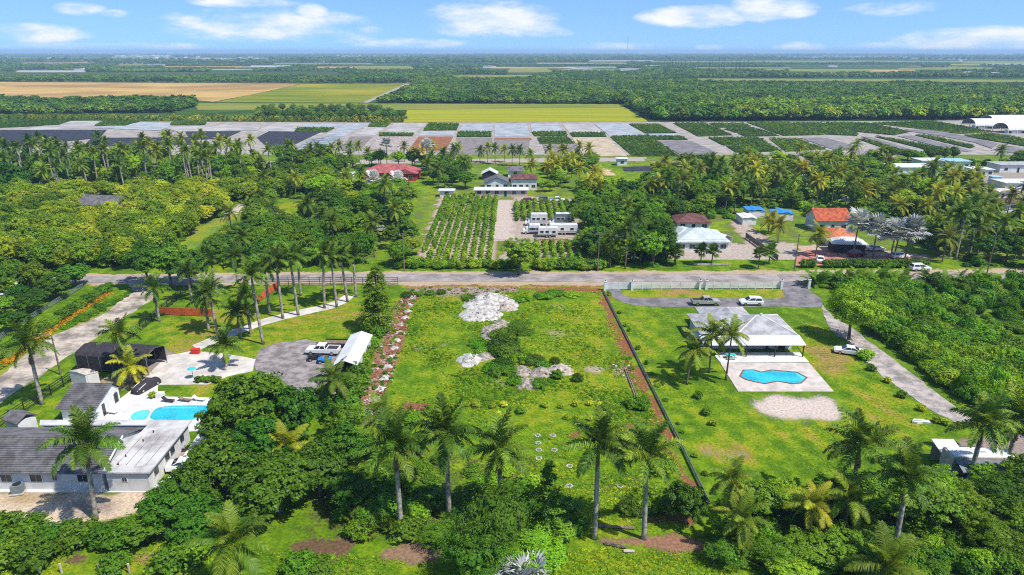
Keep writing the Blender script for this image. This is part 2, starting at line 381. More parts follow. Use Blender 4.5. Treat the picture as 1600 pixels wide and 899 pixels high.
class Grid:
    def __init__(s, x0, x1, y0, y1, d):
        s.d = d; nx = int((x1 - x0) / d) + 1; ny = int((y1 - y0) / d) + 1
        s.X, s.Y = np.meshgrid(np.linspace(x0, x1, nx), np.linspace(y0, y1, ny), indexing='ij')
        w = 1.6
        s.wx = s.X + (fbm(s.X, s.Y, .35) - .5) * 2 * w; s.wy = s.Y + (fbm(s.X + 91, s.Y + 40, .35) - .5) * 2 * w
        s.px, s.py = P(s.wx, s.wy)
        s.cover = np.full(s.X.shape, 1.0); s.dry = np.full(s.X.shape, .3); s.bare = np.zeros(s.X.shape + (3,)) + (.16, .10, .06)
        s.Z = np.zeros(s.X.shape)
    def paint(s, poly, cover=None, dry=None, bare=None, feather=1.0):
        m = blur(inpoly(s.px, s.py, poly).astype(float), int(feather / s.d))
        if cover is not None: s.cover = s.cover * (1 - m) + cover * m
        if dry is not None: s.dry = s.dry * (1 - m) + dry * m
        if bare is not None: s.bare = s.bare * (1 - m[..., None]) + np.array(bare) * m[..., None]
    def spot(s, px, py, rx, ry, **k):
        s.paint([(px + rx * math.cos(a * .5236), py + ry * math.sin(a * .5236)) for a in range(12)], **k)
    def make(s, name, m):
        nx, ny = s.X.shape
        v = np.stack([s.X, s.Y, s.Z], -1).reshape(-1, 3)
        i = np.arange(nx * ny).reshape(nx, ny)
        q = np.stack([i[:-1, :-1], i[1:, :-1], i[1:, 1:], i[:-1, 1:]], -1).reshape(-1, 4)
        me = qmesh(name, v, q, m)
        for n, a in (('cover', s.cover), ('dry', s.dry)):
            at = me.attributes.new(n, 'FLOAT', 'POINT'); at.data.foreach_set('value', a.astype(np.float32).ravel())
        at = me.attributes.new('bare', 'FLOAT_COLOR', 'POINT')
        at.data.foreach_set('color', np.concatenate([s.bare, np.ones(s.X.shape + (1,))], -1).astype(np.float32).ravel())
        return tag(link(name, me), None, kind='structure')
RED, TAN, PINK, GREYP, LITTER, WHT = (.22, .085, .04), (.32, .25, .165), (.34, .275, .225), (.26, .21, .185), (.12, .075, .042), (.42, .37, .325)
g = Grid(-150, 150, 30, 166, .5)
# the empty plot
g.paint([(628, 450), (940, 450), (1110, 830), (470, 830)], dry=.36, feather=2)
g.paint([(700, 560), (850, 590), (1000, 600), (1040, 700), (640, 660)], dry=.42, feather=6)
g.paint([(640, 470), (700, 470), (700, 560), (640, 620)], dry=.44, feather=4)
g.paint([(860, 470), (930, 470), (960, 560), (880, 590)], dry=.46, feather=4)
g.paint([(628, 455), (655, 455), (643, 490), (630, 530), (618, 570), (610, 600), (602, 630), (596, 665), (556, 665), (560, 625), (578, 575), (596, 530), (612, 490)], cover=0.08, bare=RED, feather=1)
g.paint([(612, 500), (632, 500), (600, 610), (575, 640), (568, 630), (590, 570)], bare=(.27, .15, .105), feather=1)
g.paint([(632, 449), (812, 449), (808, 459), (745, 463), (650, 462)], cover=.1, bare=GREYP, feather=.5)
g.paint([(800, 449), (940, 449), (940, 456), (870, 458)], cover=.35, bare=RED, feather=.5)
g.paint([(622, 443), (942, 444), (942, 449), (622, 449)], cover=.45, dry=.75, bare=RED, feather=.5)
g.paint([(932, 452), (943, 452), (975, 520), (1012, 600), (1050, 690), (1082, 760), (1066, 760), (1034, 712), (1009, 647), (984, 592), (957, 526)], cover=.12, bare=RED, feather=.5)
for (x, y, rx, ry, c, b_) in ((893, 683, 12, 6, .1, RED), (982, 667, 9, 5, .1, RED), (978, 696, 9, 6, .1, RED), (900, 740, 9, 4, .15, RED), (876, 752, 7, 3, .2, RED), (955, 672, 8, 4, .25, RED), (940, 760, 12, 4, .2, PINK),
                             (928, 578, 18, 7, .2, PINK), (965, 577, 12, 9, .1, PINK), (652, 545, 12, 4, .2, PINK), (830, 560, 22, 6, .35, GREYP), (878, 520, 30, 8, .5, PINK), (870, 480, 26, 6, .4, PINK),
                             (655, 640, 20, 8, .3, RED), (985, 762, 30, 6, .35, RED), (1050, 810, 36, 12, .1, RED), (690, 465, 8, 3, .3, GREYP), (780, 600, 30, 9, .5, GREYP), (800, 575, 25, 6, .4, GREYP)):
    g.spot(x, y, rx, ry, cover=c, bare=b_, feather=.6)
# front strip (nearest the camera)
g.paint([(455, 838), (560, 838), (560, 862), (540, 872), (455, 872)], cover=.1, bare=LITTER, feather=.7)
g.paint([(590, 850), (700, 846), (690, 880), (640, 884), (600, 872)], cover=.12, bare=(.22, .14, .09), feather=.7)
g.paint([(930, 838), (1125, 838), (1130, 862), (1040, 872), (990, 852), (930, 852)], cover=.15, bare=(.24, .13, .08), feather=.7)
g.paint([(560, 870), (720, 885), (700, 905), (540, 905)], dry=.35, feather=1)
g.paint([(920, 855), (1140, 870), (1140, 905), (920, 905)], dry=.42, feather=1)
g.paint([(0, 850), (300, 850), (300, 905), (0, 905)], dry=.45, feather=1)
g.paint([(110, 862), (160, 862), (150, 872), (105, 876)], cover=.15, bare=LITTER, feather=.5)
g.paint([(200, 860), (265, 862), (260, 880), (200, 876)], cover=.25, bare=(.28, .17, .09), feather=.6)
g.paint([(1120, 790), (1620, 770), (1620, 905), (1200, 905), (1120, 850)], cover=.55, dry=.2, bare=LITTER, feather=1)
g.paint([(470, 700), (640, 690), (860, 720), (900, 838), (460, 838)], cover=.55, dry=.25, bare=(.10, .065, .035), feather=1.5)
g.paint([(1460, 830), (1510, 830), (1510, 850), (1465, 850)], cover=.1, bare=(.30, .17, .09), feather=.5)
# right neighbour
g.paint([(950, 480), (1290, 480), (1500, 660), (1480, 760), (1110, 740)], dry=.27, feather=2)
g.paint([(965, 448), (1225, 450), (1235, 468), (970, 468)], dry=.5, feather=.6)
g.spot(1068, 458, 34, 4, cover=.35, bare=(.30, .17, .07), feather=.8)
g.paint([(1155, 618), (1310, 616), (1338, 648), (1290, 665), (1195, 664)], cover=.5, bare=WHT, feather=2)
_q = random.Random(4)
for _i in range(16): g.spot(_q.uniform(1195, 1300), _q.uniform(626, 654), _q.uniform(10, 30), _q.uniform(3, 7), cover=.08, bare=(.50, .42, .37), feather=1.0)
g.paint([(1255, 540), (1285, 535), (1335, 575), (1330, 590), (1290, 585)], dry=.95, cover=.7, feather=1.5)
g.paint([(1360, 590), (1420, 640), (1400, 680), (1340, 640)], dry=.62, feather=3)
g.paint([(960, 520), (1010, 510), (1040, 600), (1000, 620)], dry=.5, feather=4)
g.paint([(1240, 482), (1250, 482), (1290, 520), (1278, 520)], dry=.6, feather=1)
g.paint([(1080, 690), (1200, 700), (1180, 720), (1080, 715)], dry=.7, cover=.6, bare=PINK, feather=1.5)
g.paint([(1425, 448), (1445, 452), (1500, 485), (1560, 525), (1600, 552), (1600, 562), (1545, 530), (1490, 492)], cover=.15, bare=TAN, feather=.6)
g.paint([(1480, 465), (1620, 440), (1620, 545), (1560, 520)], dry=.32, feather=2)
g.paint([(1490, 690), (1620, 670), (1620, 760), (1490, 760)], cover=.1, bare=GREYP, feather=1)
# left neighbour
g.paint([(255, 490), (560, 455), (610, 500), (480, 540), (400, 560), (240, 560)], dry=.50, feather=2)
g.paint([(420, 450), (520, 450), (500, 470), (400, 490)], dry=.3, feather=1)
g.paint([(-60, 768), (225, 768), (222, 800), (160, 815), (80, 822), (-60, 812)], cover=.05, bare=(.50, .40, .29), feather=.8)
g.paint([(0, 775), (90, 772), (120, 785), (20, 790)], cover=.3, dry=.8, bare=(.36, .27, .165), feather=.8)
g.paint([(110, 790), (170, 775), (190, 795), (130, 808)], bare=(.26, .21, .17), feather=.6)
g.paint([(90, 600), (150, 590), (240, 590), (235, 602), (130, 620)], cover=.35, bare=TAN, feather=.8)
g.paint([(225, 545), (270, 548), (240, 590), (200, 590)], cover=0, bare=GREYP, feather=.5)
g.paint([(290, 700), (330, 700), (330, 760), (260, 760)], cover=0, bare=(.36, .27, .22), feather=.5)
g.paint([(-40, 560), (60, 520), (160, 455), (215, 455), (160, 495), (75, 530), (-40, 605)], dry=.36, feather=.6)
g.paint([(0, 589), (156, 495), (206, 458), (200, 456), (150, 490), (-5, 580)], cover=.5, dry=.7, bare=TAN, feather=.5)
g.paint([(-40, 650), (60, 595), (135, 545), (250, 470), (262, 472), (150, 545), (60, 612), (-40, 672)], dry=.4, feather=.5)
g.paint([(130, 428), (620, 424), (940, 424), (1620, 420), (1620, 446), (130, 446)], cover=.35, bare=(.40, .31, .23), dry=.7, feather=.4)
g.paint([(-100, 440), (120, 440), (20, 520), (-100, 560)], cover=.6, dry=.2, feather=1)
_m = blur(inpoly(g.px, g.py, [(960, 484), (1270, 484), (1345, 560), (1470, 650), (1490, 690), (1400, 760), (1120, 740)]).astype(float), 2)
g.dry += _m * (.09 * np.sign(np.sin((g.X * .95 + g.Y * .3) * 1.6)) + .16 * (fbm(g.X + 7, g.Y, .12, 3) - .5))     # mowing swaths
_m = blur(inpoly(g.px, g.py, [(262, 494), (420, 484), (560, 462), (605, 500), (575, 530), (410, 543), (340, 550), (255, 556)]).astype(float), 2)
g.dry += _m * .08 * np.sign(np.sin((g.X * .3 + g.Y) * 1.7))
g.dry += .35 * (fbm(g.X, g.Y + 33, .06, 4) - .5)
for _i in range(40):      # worn spots
    _x, _y = random.uniform(640, 1050), random.uniform(475, 760); g.spot(_x, _y, random.uniform(4, 12), random.uniform(1.5, 4), cover=.45, bare=random.choice([PINK, RED, TAN]), feather=.5)
g.Z = (fbm(g.X, g.Y, .5, 3) - .5) * .06
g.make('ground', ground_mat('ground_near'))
# the village side of the street
v = Grid(-300, 300, 166.0, 352, 1.25)
v.dry[:] = .33; v.cover[:] = .62; v.bare[:] = (.20, .14, .085)
v.paint([(688, 306), (778, 306), (772, 425), (648, 425)], cover=-.1, bare=(.36, .295, .235), feather=1)
v.paint([(772, 312), (826, 314), (832, 345), (850, 372), (768, 378)], cover=-.4, bare=(.43, .36, .315), feather=1)
v.paint([(800, 305), (905, 312), (905, 425), (770, 425), (800, 380)], cover=-.1, bare=(.34, .285, .23), feather=1)
v.paint([(1050, 380), (1240, 380), (1250, 422), (1040, 422)], cover=-.3, bare=(.36, .31, .27), feather=1)
v.paint([(1140, 345), (1160, 345), (1230, 395), (1180, 400)], cover=-.3, bare=(.36, .295, .24), feather=1)
v.paint([(1250, 385), (1300, 382), (1450, 400), (1450, 422), (1240, 422)], cover=.2, bare=(.42, .32, .24), feather=1)
v.paint([(440, 315), (505, 315), (470, 345), (430, 345)], cover=1.1, dry=.5, feather=2)
v.paint([(250, 395), (335, 345), (380, 320), (402, 318), (350, 350), (290, 400)], cover=.7, dry=.55, bare=WHT, feather=1)
v.paint([(360, 318), (400, 318), (385, 330), (340, 345)], cover=.2, bare=WHT, feather=1)
v.paint([(550, 270), (680, 270), (680, 300), (540, 300)], cover=1.1, dry=.4, feather=2)
v.paint([(760, 262), (860, 262), (880, 290), (780, 290)], cover=1.1, dry=.3, feather=2)
v.paint([(925, 258), (1060, 258), (1060, 330), (960, 320)], cover=1.1, dry=.38, feather=3)
v.paint([(930, 262), (945, 262), (965, 275), (945, 275)], cover=0, bare=(.48, .36, .22), feather=1)
v.paint([(1015, 252), (1100, 252), (1110, 268), (1040, 262)], cover=.2, bare=(.30, .17, .10), feather=1)
v.paint([(1100, 252), (1125, 252), (1140, 270), (1120, 270)], cover=-.3, bare=(.44, .17, .08), feather=.6)
v.paint([(1130, 253), (1200, 252), (1280, 280), (1200, 285)], cover=1.2, dry=.3, feather=2)
v.paint([(1190, 245), (1400, 243), (1400, 252), (1190, 252)], cover=.1, bare=(.31, .25, .205), feather=1)
v.paint([(1520, 270), (1620, 270), (1620, 360), (1560, 350)], cover=.2, bare=(.28, .24, .2), feather=2)
v.paint([(620, 415), (950, 415), (950, 424), (620, 424)], cover=.25, bare=(.36, .27, .2), feather=.6)
v.paint([(380, 252), (1010, 246), (1010, 252), (380, 258)], cover=.2, bare=(.34, .30, .26), feather=.6)
v.make('ground', ground_mat('ground_village', .6))
# farmland reaching to the horizon
def farm_mat():
    m = bpy.data.materials.new('farmland'); m.use_nodes = True; t = m.node_tree; b = t.nodes['Principled BSDF']
    b.inputs['Roughness'].default_value = 1; b.inputs['Specular IOR Level'].default_value = 0
    geo = N(t, 'ShaderNodeNewGeometry').outputs['Position']
    def nz(s, d=6, st=(1, 1, 1)):
        n = N(t, 'ShaderNodeTexNoise'); n.inputs['Scale'].default_value = s; n.inputs['Detail'].default_value = d; n.inputs['Roughness'].default_value = .7
        L(t, VM(t, 'MULTIPLY', geo, st), n.inputs['Vector']); return n.outputs[0]
    a = nz(.0011, 4, (.7, 1.3, 1)); c = nz(.03, 4)
    br = N(t, 'ShaderNodeTexVoronoi'); br.inputs['Scale'].default_value = .0016; br.distance = 'CHEBYCHEV'; L(t, geo, br.inputs['Vector'])
    cr = N(t, 'ShaderNodeValToRGB'); e = cr.color_ramp.elements
    e[0].color = (.028, .062, .014, 1); e[1].position = 1; e[1].color = (.06, .11, .02, 1)
    for p, col in ((.3, (.045, .09, .016)), (.45, (.022, .05, .012)), (.62, (.10, .15, .03)), (.72, (.03, .07, .014)), (.86, (.20, .19, .09))):
        x = e.new(p); x.color = (*col, 1)
    sx = N(t, 'ShaderNodeSeparateColor'); L(t, br.outputs['Color'], sx.inputs[0])
    L(t, M(t, 'ADD', M(t, 'MULTIPLY', sx.outputs[0], .75), M(t, 'MULTIPLY', a, .25)), cr.inputs[0])
    col = MIX(t, 1.0, cr.outputs[0], MIX(t, SMOOTH(t, c, .3, .7), (.6, .6, .6), (1.3, 1.3, 1.3)), 'MULTIPLY')
    L(t, col, b.inputs['Base Color'])
    return m
E = 90000
tag(MB().add([(-E, -3000, -.35), (E, -3000, -.35), (E, E, -.35), (-E, E, -.35)], [(0, 1, 2, 3)]).build('farmland', farm_mat()), None, kind='structure')

def sheet(name, poly, m, z=.06, jag=.25, step=1.2, parent=None, zz=0.0, kind='structure', label=None):
    """ground sheet from photo pixels, its outline broken up a little"""
    pts = [G(p[0], p[1], zz) for p in poly]; out = []
    for i in range(len(pts)):
        a, b = pts[i], pts[(i + 1) % len(pts)]; n = max(1, int((b - a).length / step)) if jag else 1
        for k in range(n):
            p = a.lerp(b, k / n)
            if jag:
                p = p + Vector(((float(fbm(np.array(p.x), np.array(p.y), .6, 3)) - .5) * 4 * jag, (float(fbm(np.array(p.x + 50), np.array(p.y + 9), .6, 3)) - .5) * 4 * jag, 0))
            out.append((p.x, p.y))
    o = MB().prism(out, -.3 if z < .5 else 0, z).build(name, m, parent)
    if not parent: tag(o, label, kind=kind)
    return o
sheet('street', [(-200, 433), (130, 432), (620, 428.5), (940, 428.5), (1250, 428.5), (1450, 427), (1900, 427), (1900, 436), (1450, 437), (1250, 440), (940, 441), (620, 440), (130, 443), (-200, 446)], MT['road'], .07, .25, 2)
sheet('dirt_road', [(-120, 650), (0, 589), (75, 528), (156, 495), (206, 458), (200, 441), (252, 441), (239, 467), (211, 486), (133, 539), (56, 592), (0, 631), (-120, 705)], MT['dirtroad'], .05, .3, 1.5)
sheet('driveway', [(944, 449), (966, 449), (972, 459), (985, 466), (1215, 467), (1228, 464), (1222, 452), (1221, 441), (1255, 440), (1262, 452), (1284, 468), (1286, 480), (1268, 481), (1230, 479), (1120, 481), (1000, 479), (975, 474), (955, 464)], MT['asphalt'], .05, .12, 1.5)
sheet('track', [(1282, 472), (1304, 496), (1338, 518), (1372, 542), (1426, 586), (1482, 628), (1520, 655), (1492, 660), (1452, 640), (1390, 597), (1348, 560), (1326, 534), (1310, 526), (1290, 505)], MT['track'], .04, .3, 1.2)
sheet('gravel_yard', [(398, 560), (410, 545), (440, 535), (480, 531), (545, 538), (552, 590), (520, 625), (470, 620), (455, 605), (430, 590), (400, 580)], MT['gravel'], .05, .3, 1)
sheet('concrete_pad', [(262, 556), (300, 549), (352, 553), (400, 562), (395, 580), (358, 588), (325, 601), (240, 602), (225, 618), (205, 612)], MT['concrete'], .06, .1, 1)
sheet('pool_deck', [(215, 603), (247, 602), (246, 620), (328, 622), (345, 640), (338, 672), (60, 690), (86, 656), (150, 655), (190, 622)], MT['deck'], .065, 0)
sheet('garden_path', [(300, 540), (350, 520), (408, 500), (440, 491), (470, 484), (505, 477), (525, 470), (538, 462), (556, 462), (540, 474), (518, 483), (490, 489), (445, 499), (410, 509), (360, 527), (310, 548)], MT['concrete'], .05, .05, 1)
# ------------------------------------------------------------------ vegetation: shared meshes
def _n(a): return a / np.maximum(np.linalg.norm(a, axis=-1, keepdims=True), 1e-6)
def leaves(pos, nrm, ln, wd, rng):
    """diamond leaf quads at pos facing nrm"""
    k = len(pos)
    t = _n(np.cross(nrm, rng.normal(size=(k, 3)))); b = np.cross(nrm, t)
    l = (ln * rng.uniform(.7, 1.3, k))[:, None]; w = (wd * rng.uniform(.7, 1.3, k))[:, None]
    dr = np.array([0, 0, -1.0]) * l * .12
    v = np.stack([pos - t * l * .5 + dr, pos + b * w * .5, pos + t * l * .5 + dr, pos - b * w * .5], 1)
    return v.reshape(-1, 3)
def blob(seed, clumps, rx, ry, rz, cr, per, ln, wd, cz=None, low=-.35, lobes=.35, core=.25):
    rng = np.random.default_rng(seed)
    d = _n(rng.normal(size=(clumps * 3, 3))); d = d[d[:, 2] > low][:clumps]
    # lobed outline
    ld = _n(rng.normal(size=(7, 3))); amp = 1 + lobes * (np.max(d @ ld.T, axis=1) - .7)
    c = d * np.array([rx, ry, rz]) * (amp * rng.uniform(.62, .98, len(d)))[:, None]
    k = len(c) * per
    ci = np.repeat(np.arange(len(c)), per)
    gap = _n(rng.normal(size=(3, 3))); keep = np.max(d @ gap.T, axis=1) < .93; c = c[keep]; d = d[keep]; k = len(c) * per; ci = np.repeat(np.arange(len(c)), per)
    crr = cr * rng.uniform(.55, 1.45, len(c)); lsz = rng.uniform(.75, 1.3, len(c))[ci]
    u = _n(rng.normal(size=(k, 3))); u[:, 2] = np.abs(u[:, 2]) * .9 - .15; u = _n(u)
    p = c[ci] + u * (crr[ci] * rng.uniform(.55, 1.05, k))[:, None] * np.array([1, 1, .72])
    nr = _n(u * .8 + np.array([0, 0, .45]) + rng.normal(size=(k, 3)) * .38 + d[ci] * .3)
    vs = leaves(p, nr, ln * lsz, wd * lsz, rng)
    if core:   # dense inside, so the crown is not see-through
        q = int(clumps * 6); dd = _n(rng.normal(size=(q, 3)))
        pp = dd * np.array([rx, ry, rz]) * rng.uniform(.3, .7, q)[:, None]
        vs = np.concatenate([vs, leaves(pp, _n(dd + rng.normal(size=(q, 3)) * .3), cr * 1.3, cr * 1.1, rng)])
    vs[:, 2] += cz if cz is not None else 0
    return vs
def vmesh(name, vs, m):
    return qmesh(name, vs, np.arange(len(vs)).reshape(-1, 4), m)
def limbs(seed, h, r, spread, n=5, top=.75):
    rng = random.Random(seed); b = MB(); f = h * rng.uniform(.28, .4)
    b.tube([(0, 0, -.2), (0, 0, f * .5), (rng.uniform(-.1, .1), rng.uniform(-.1, .1), f)], [r * 1.25, r, r * .85], 8)
    for i in range(n):
        a = 2 * math.pi * (i + rng.random() * .5) / n; s = spread * rng.uniform(.5, .8)
        b.tube([(0, 0, f * .9), (math.cos(a) * s * .45, math.sin(a) * s * .45, f + (h * top - f) * .5), (math.cos(a) * s, math.sin(a) * s, h * top)], [r * .6, r * .4, r * .15], 6)
    return b.mesh('trunk', MT['bark'], True)
# frond: rachis along +X, rising at a0 and bending down to a1
def frond(seed, Ln, a0, a1, nl, ll, lw, droop, ruffle, fold=.3, rach=.035):
    rng = np.random.default_rng(seed)
    n = 10; ang = R(a0) + (R(a1) - R(a0)) * (np.linspace(0, 1, n) ** 1.25); st = Ln / (n - 1)
    pts = np.zeros((n, 3))
    for i in range(1, n): pts[i] = pts[i - 1] + st * np.array([math.cos(ang[i - 1]), 0, math.sin(ang[i - 1])])
    V = []; Q = []; T = []
    def add(vs, qs, ts):
        o = len(V); V.extend(vs); Q.extend([tuple(i + o for i in q) for q in qs]); T.extend([tuple(i + o for i in q) for q in ts])
    for i in range(n - 1):   # rachis strip (two crossed faces)
        r0 = rach * (1 - .85 * i / n); r1 = rach * (1 - .85 * (i + 1) / n); a, b = pts[i], pts[i + 1]
        Y = np.array([0, 1., 0]); Zz = np.array([0, 0, 1.])
        add([a - Y * r0, a + Y * r0, b + Y * r1, b - Y * r1, a - Zz * r0, a + Zz * r0, b + Zz * r1, b - Zz * r1], [(0, 1, 2, 3), (4, 5, 6, 7)], [])
    for k in range(nl):
        t = .10 + .9 * (k + rng.uniform(-.3, .3)) / nl; t = min(max(t, .05), 1)
        i = min(int(t * (n - 1)), n - 2); f = t * (n - 1) - i; p = pts[i] * (1 - f) + pts[i + 1] * f
        tg = _n(pts[i + 1] - pts[i]); up = np.cross(tg, [0, 1., 0]); up = -up if up[2] < 0 else up
        l = ll * (math.sin(math.pi * min(1, .18 + .8 * t)) ** .6) * rng.uniform(.85, 1.1)
        for s in (-1, 1):
            ru = rng.uniform(-ruffle, ruffle)
            d = _n(tg * (.45 + .5 * t) + np.array([0, s, 0]) * .95 + up * (fold * 1.0 + ru))
            m_ = p + d * l * .5; e = m_ + _n(d + np.array([0, 0, -droop * rng.uniform(.7, 1.3)])) * l * .55
            w = tg * lw * .5
            add([p - w * .6, p + w * .6, m_ + w, m_ - w, e], [(0, 1, 2, 3)], [(3, 2, 4)])
    return np.array(V), np.array(Q), np.array(T)
def xf(fr, az, sc=1.0, base=(0, 0, 0), tilt=0.0):
    V = fr[0] * sc; c, s = math.cos(tilt), math.sin(tilt)
    V = np.stack([V[:, 0] * c - V[:, 2] * s, V[:, 1], V[:, 0] * s + V[:, 2] * c], -1)
    c, s = math.cos(az), math.sin(az)
    return np.stack([V[:, 0] * c - V[:, 1] * s, V[:, 0] * s + V[:, 1] * c, V[:, 2]], -1) + np.array(base), fr[1], fr[2]
def joinf(lst):
    V, Q, T, o = [], [], [], 0
    for a, q, t in lst:
        V.append(a); Q.append(q + o)
        if len(t): T.append(t + o)
        o += len(a)
    return np.concatenate(V), np.concatenate(Q), (np.concatenate(T) if T else None)
ROY = [frond(10 + i, 3.8, a0, a1, 50, .95, .115, dr, .5, .18) for i, (a0, a1, dr) in enumerate([(80, 45, .25), (62, 5, .5), (45, -25, .7), (28, -42, .8), (8, -60, .9), (-15, -78, .9)])]
COC = [frond(30 + i, 4.2, a0, a1, 42, 1.05, .125, dr, .2, .12, .045) for i, (a0, a1, dr) in enumerate([(78, 20, .4), (58, -15, .7), (38, -40, .9), (18, -60, 1.0), (-8, -76, 1.0), (-35, -85, .8)])]
MROY = [qmesh('frond', f[0], f[1], LF['palm'], f[2]) for f in ROY]
MCOC = [qmesh('frond', f[0], f[1], LF['coco'], f[2]) for f in COC]
MCOCY = [qmesh('frond', f[0], f[1], LF['cocoy'], f[2]) for f in COC]
def fanleaf(seed, pet, rad, nseg, cup, spanr=300):
    rng = random.Random(seed); V = []; Q = []; T = []
    V += [(0, -.03, 0), (0, .03, 0), (pet, .02, 0), (pet, -.02, 0)]; Q.append((0, 1, 2, 3))
    for k in range(nseg):
        a = R(-spanr / 2 + spanr * (k + .5) / nseg); da = R(spanr / nseg) * .5
        r = rad * (.75 + .25 * math.cos(a * .5)) * rng.uniform(.92, 1.06); o = len(V); c = cup * (.5 + .5 * rng.random())
        fz = .05 * (1 if k % 2 else -1)
        V += [(pet, 0, 0), (pet + math.cos(a - da) * r * .6, math.sin(a - da) * r * .6, cup * .25 + fz), (pet + math.cos(a) * r, math.sin(a) * r, c * .3 - .1 * r), (pet + math.cos(a + da) * r * .6, math.sin(a + da) * r * .6, cup * .25 - fz)]
        Q.append((o, o + 1, o + 2, o + 3))
    return np.array(V, float), np.array(Q), np.zeros((0, 3), int)
FAN = [fanleaf(60 + i, 1.0 + .25 * i, 1.15, 22, .7) for i in range(3)]
def crown_mesh(kind, seed, m, n, sc=1.0):
    rng = random.Random(seed); out = []
    for i in range(n):
        az = i * 2.39996 + rng.uniform(-.3, .3); f = i / (n - 1)
        if kind == 'fan':
            out.append(xf(FAN[i % 3], az, sc * rng.uniform(.85, 1.1), tilt=R(80 - 110 * f + rng.uniform(-8, 8))))
        else:
            lib = ROY if kind == 'roy' else COC
            j = min(len(lib) - 1, int(f * len(lib))); out.append(xf(lib[j], az, sc * rng.uniform(.88, 1.08), tilt=R(rng.uniform(-7, 7))))
    V, Q, T = joinf(out)
    return qmesh('crown', V, Q, m, T)
C_ROY = [crown_mesh('roy', 100 + i, LF['palm'], 17) for i in range(3)]
C_COC = [crown_mesh('coc', 110 + i, LF['coco'], 20) for i in range(3)]
C_COCY = [crown_mesh('coc', 115 + i, LF['cocoy'], 18) for i in range(2)]
C_FAN = [crown_mesh('fan', 120 + i, LF['palm'], 24) for i in range(2)]
C_SIL = [crown_mesh('fan', 125 + i, LF['silver'], 30, 1.35) for i in range(3)]
def clump(seed, m, n, lib, sc=.6, spread=.8):
    rng = random.Random(seed); out = []
    for i in range(n):
        a = rng.uniform(0, 6.28); r = spread * math.sqrt(rng.random())
        out.append(xf(rng.choice(lib[:4]), rng.uniform(0, 6.28), sc * rng.uniform(.7, 1.15), (math.cos(a) * r, math.sin(a) * r, rng.uniform(0, .5)), R(rng.uniform(0, 14))))
    V, Q, T = joinf(out); return qmesh('crown', V, Q, m, T)
C_ARECA = [clump(130 + i, LF['lime'], 26, COC, .62) for i in range(2)]
C_FANB = [crown_mesh('fan', 140 + i, LF['coco'], 20, .9) for i in range(2)]
def ptrunk(seed, h, r, lean=0.0, m='palmtrunk', bulge=True):
    rng = random.Random(seed); n = 9; p = []; rd = []
    a = rng.uniform(0, 6.28)
    for i in range(n):
        t = i / (n - 1); o = lean * t * t
        p.append((math.cos(a) * o, math.sin(a) * o, -.2 + (h + .2) * t))
        rd.append(r * (1.35 - .35 * min(1, t * 6)) * (1 - .25 * t) if not bulge else r * ((1.3 if i == 0 else 1.0) + .18 * math.sin(math.pi * t) - .28 * t))
    b = MB().tube(p, rd, 9)
    return b.mesh('trunk', MT[m], True), p[-1]
# broadleaf crowns: unit trees, height ~1 scaled when placed
KIND = {}
def kind(nm, m, seed, n, h, rx, rz, cr, clumps, per, ln, wd, tr=.16, low=-.35, lob=.4):
    KIND[nm] = [(vmesh('crown', blob(seed + i, clumps, rx, rx * (.9 + .2 * (i % 2)), rz, cr, per, ln, wd, cz=h - rz * 1.02, low=low, lobes=lob), LF[m]), limbs(seed + i, h, tr, rx * .8), h, rx) for i in range(n)]
kind('mango', 'mango', 200, 3, 8.0, 4.0, 3.3, .62, 170, 60, .38, .24, .25, lob=.6)
kind('broad', 'mid', 210, 3, 8.0, 3.8, 2.9, .58, 120, 54, .34, .21, .22, lob=.6)
kind('lime', 'lime', 220, 3, 7.0, 3.4, 2.5, .55, 105, 50, .32, .19, .18, lob=.6)
kind('feather', 'mid', 230, 2, 9.0, 4.4, 3.9, .6, 210, 46, .24, .10, .22, lob=.6)
kind('orchard', 'yellow', 240, 4, 6.0, 2.9, 2.5, .55, 120, 30, .36, .22, .14, low=-.6)
kind('umbrella', 'lime', 250, 1, 8.6, 5.2, 3.2, .85, 150, 56, .30, .19, .26, low=-.35, lob=.75)
def shrub(nm, m, seed, n, r, h, cr, clumps, per, ln, wd, low=-.1):
    KIND[nm] = [(vmesh('crown', blob(seed + i, clumps, r, r, h * .62, cr, per, ln, wd, cz=h * .38, low=low), LF[m]), limbs(seed + i, h * .8, .06, r * .7, 4), h, r) for i in range(n)]
shrub('shrub', 'mid', 300, 3, 1.3, 1.9, .42, 46, 34, .26, .16)
shrub('bush', 'lime', 310, 3, 1.6, 2.4, .45, 60, 34, .26, .15)
shrub('darkbush', 'mango', 320, 2, 1.5, 2.2, .42, 60, 36, .26, .16)
shrub('yshrub', 'yshrub', 330, 2, .45, .8, .2, 18, 16, .16, .10)
shrub('weedmound', 'weed', 340, 3, 1.2, .8, .35, 50, 30, .22, .10)
shrub('darkmound', 'darkweed', 345, 2, 1.4, 1.0, .36, 60, 34, .3, .07)
shrub('nursery', 'lime', 350, 3, .85, 2.3, .34, 34, 26, .24, .15, low=-.8)
shrub('red', 'red', 360, 1, .7, .9, .25, 26, 20, .2, .12)
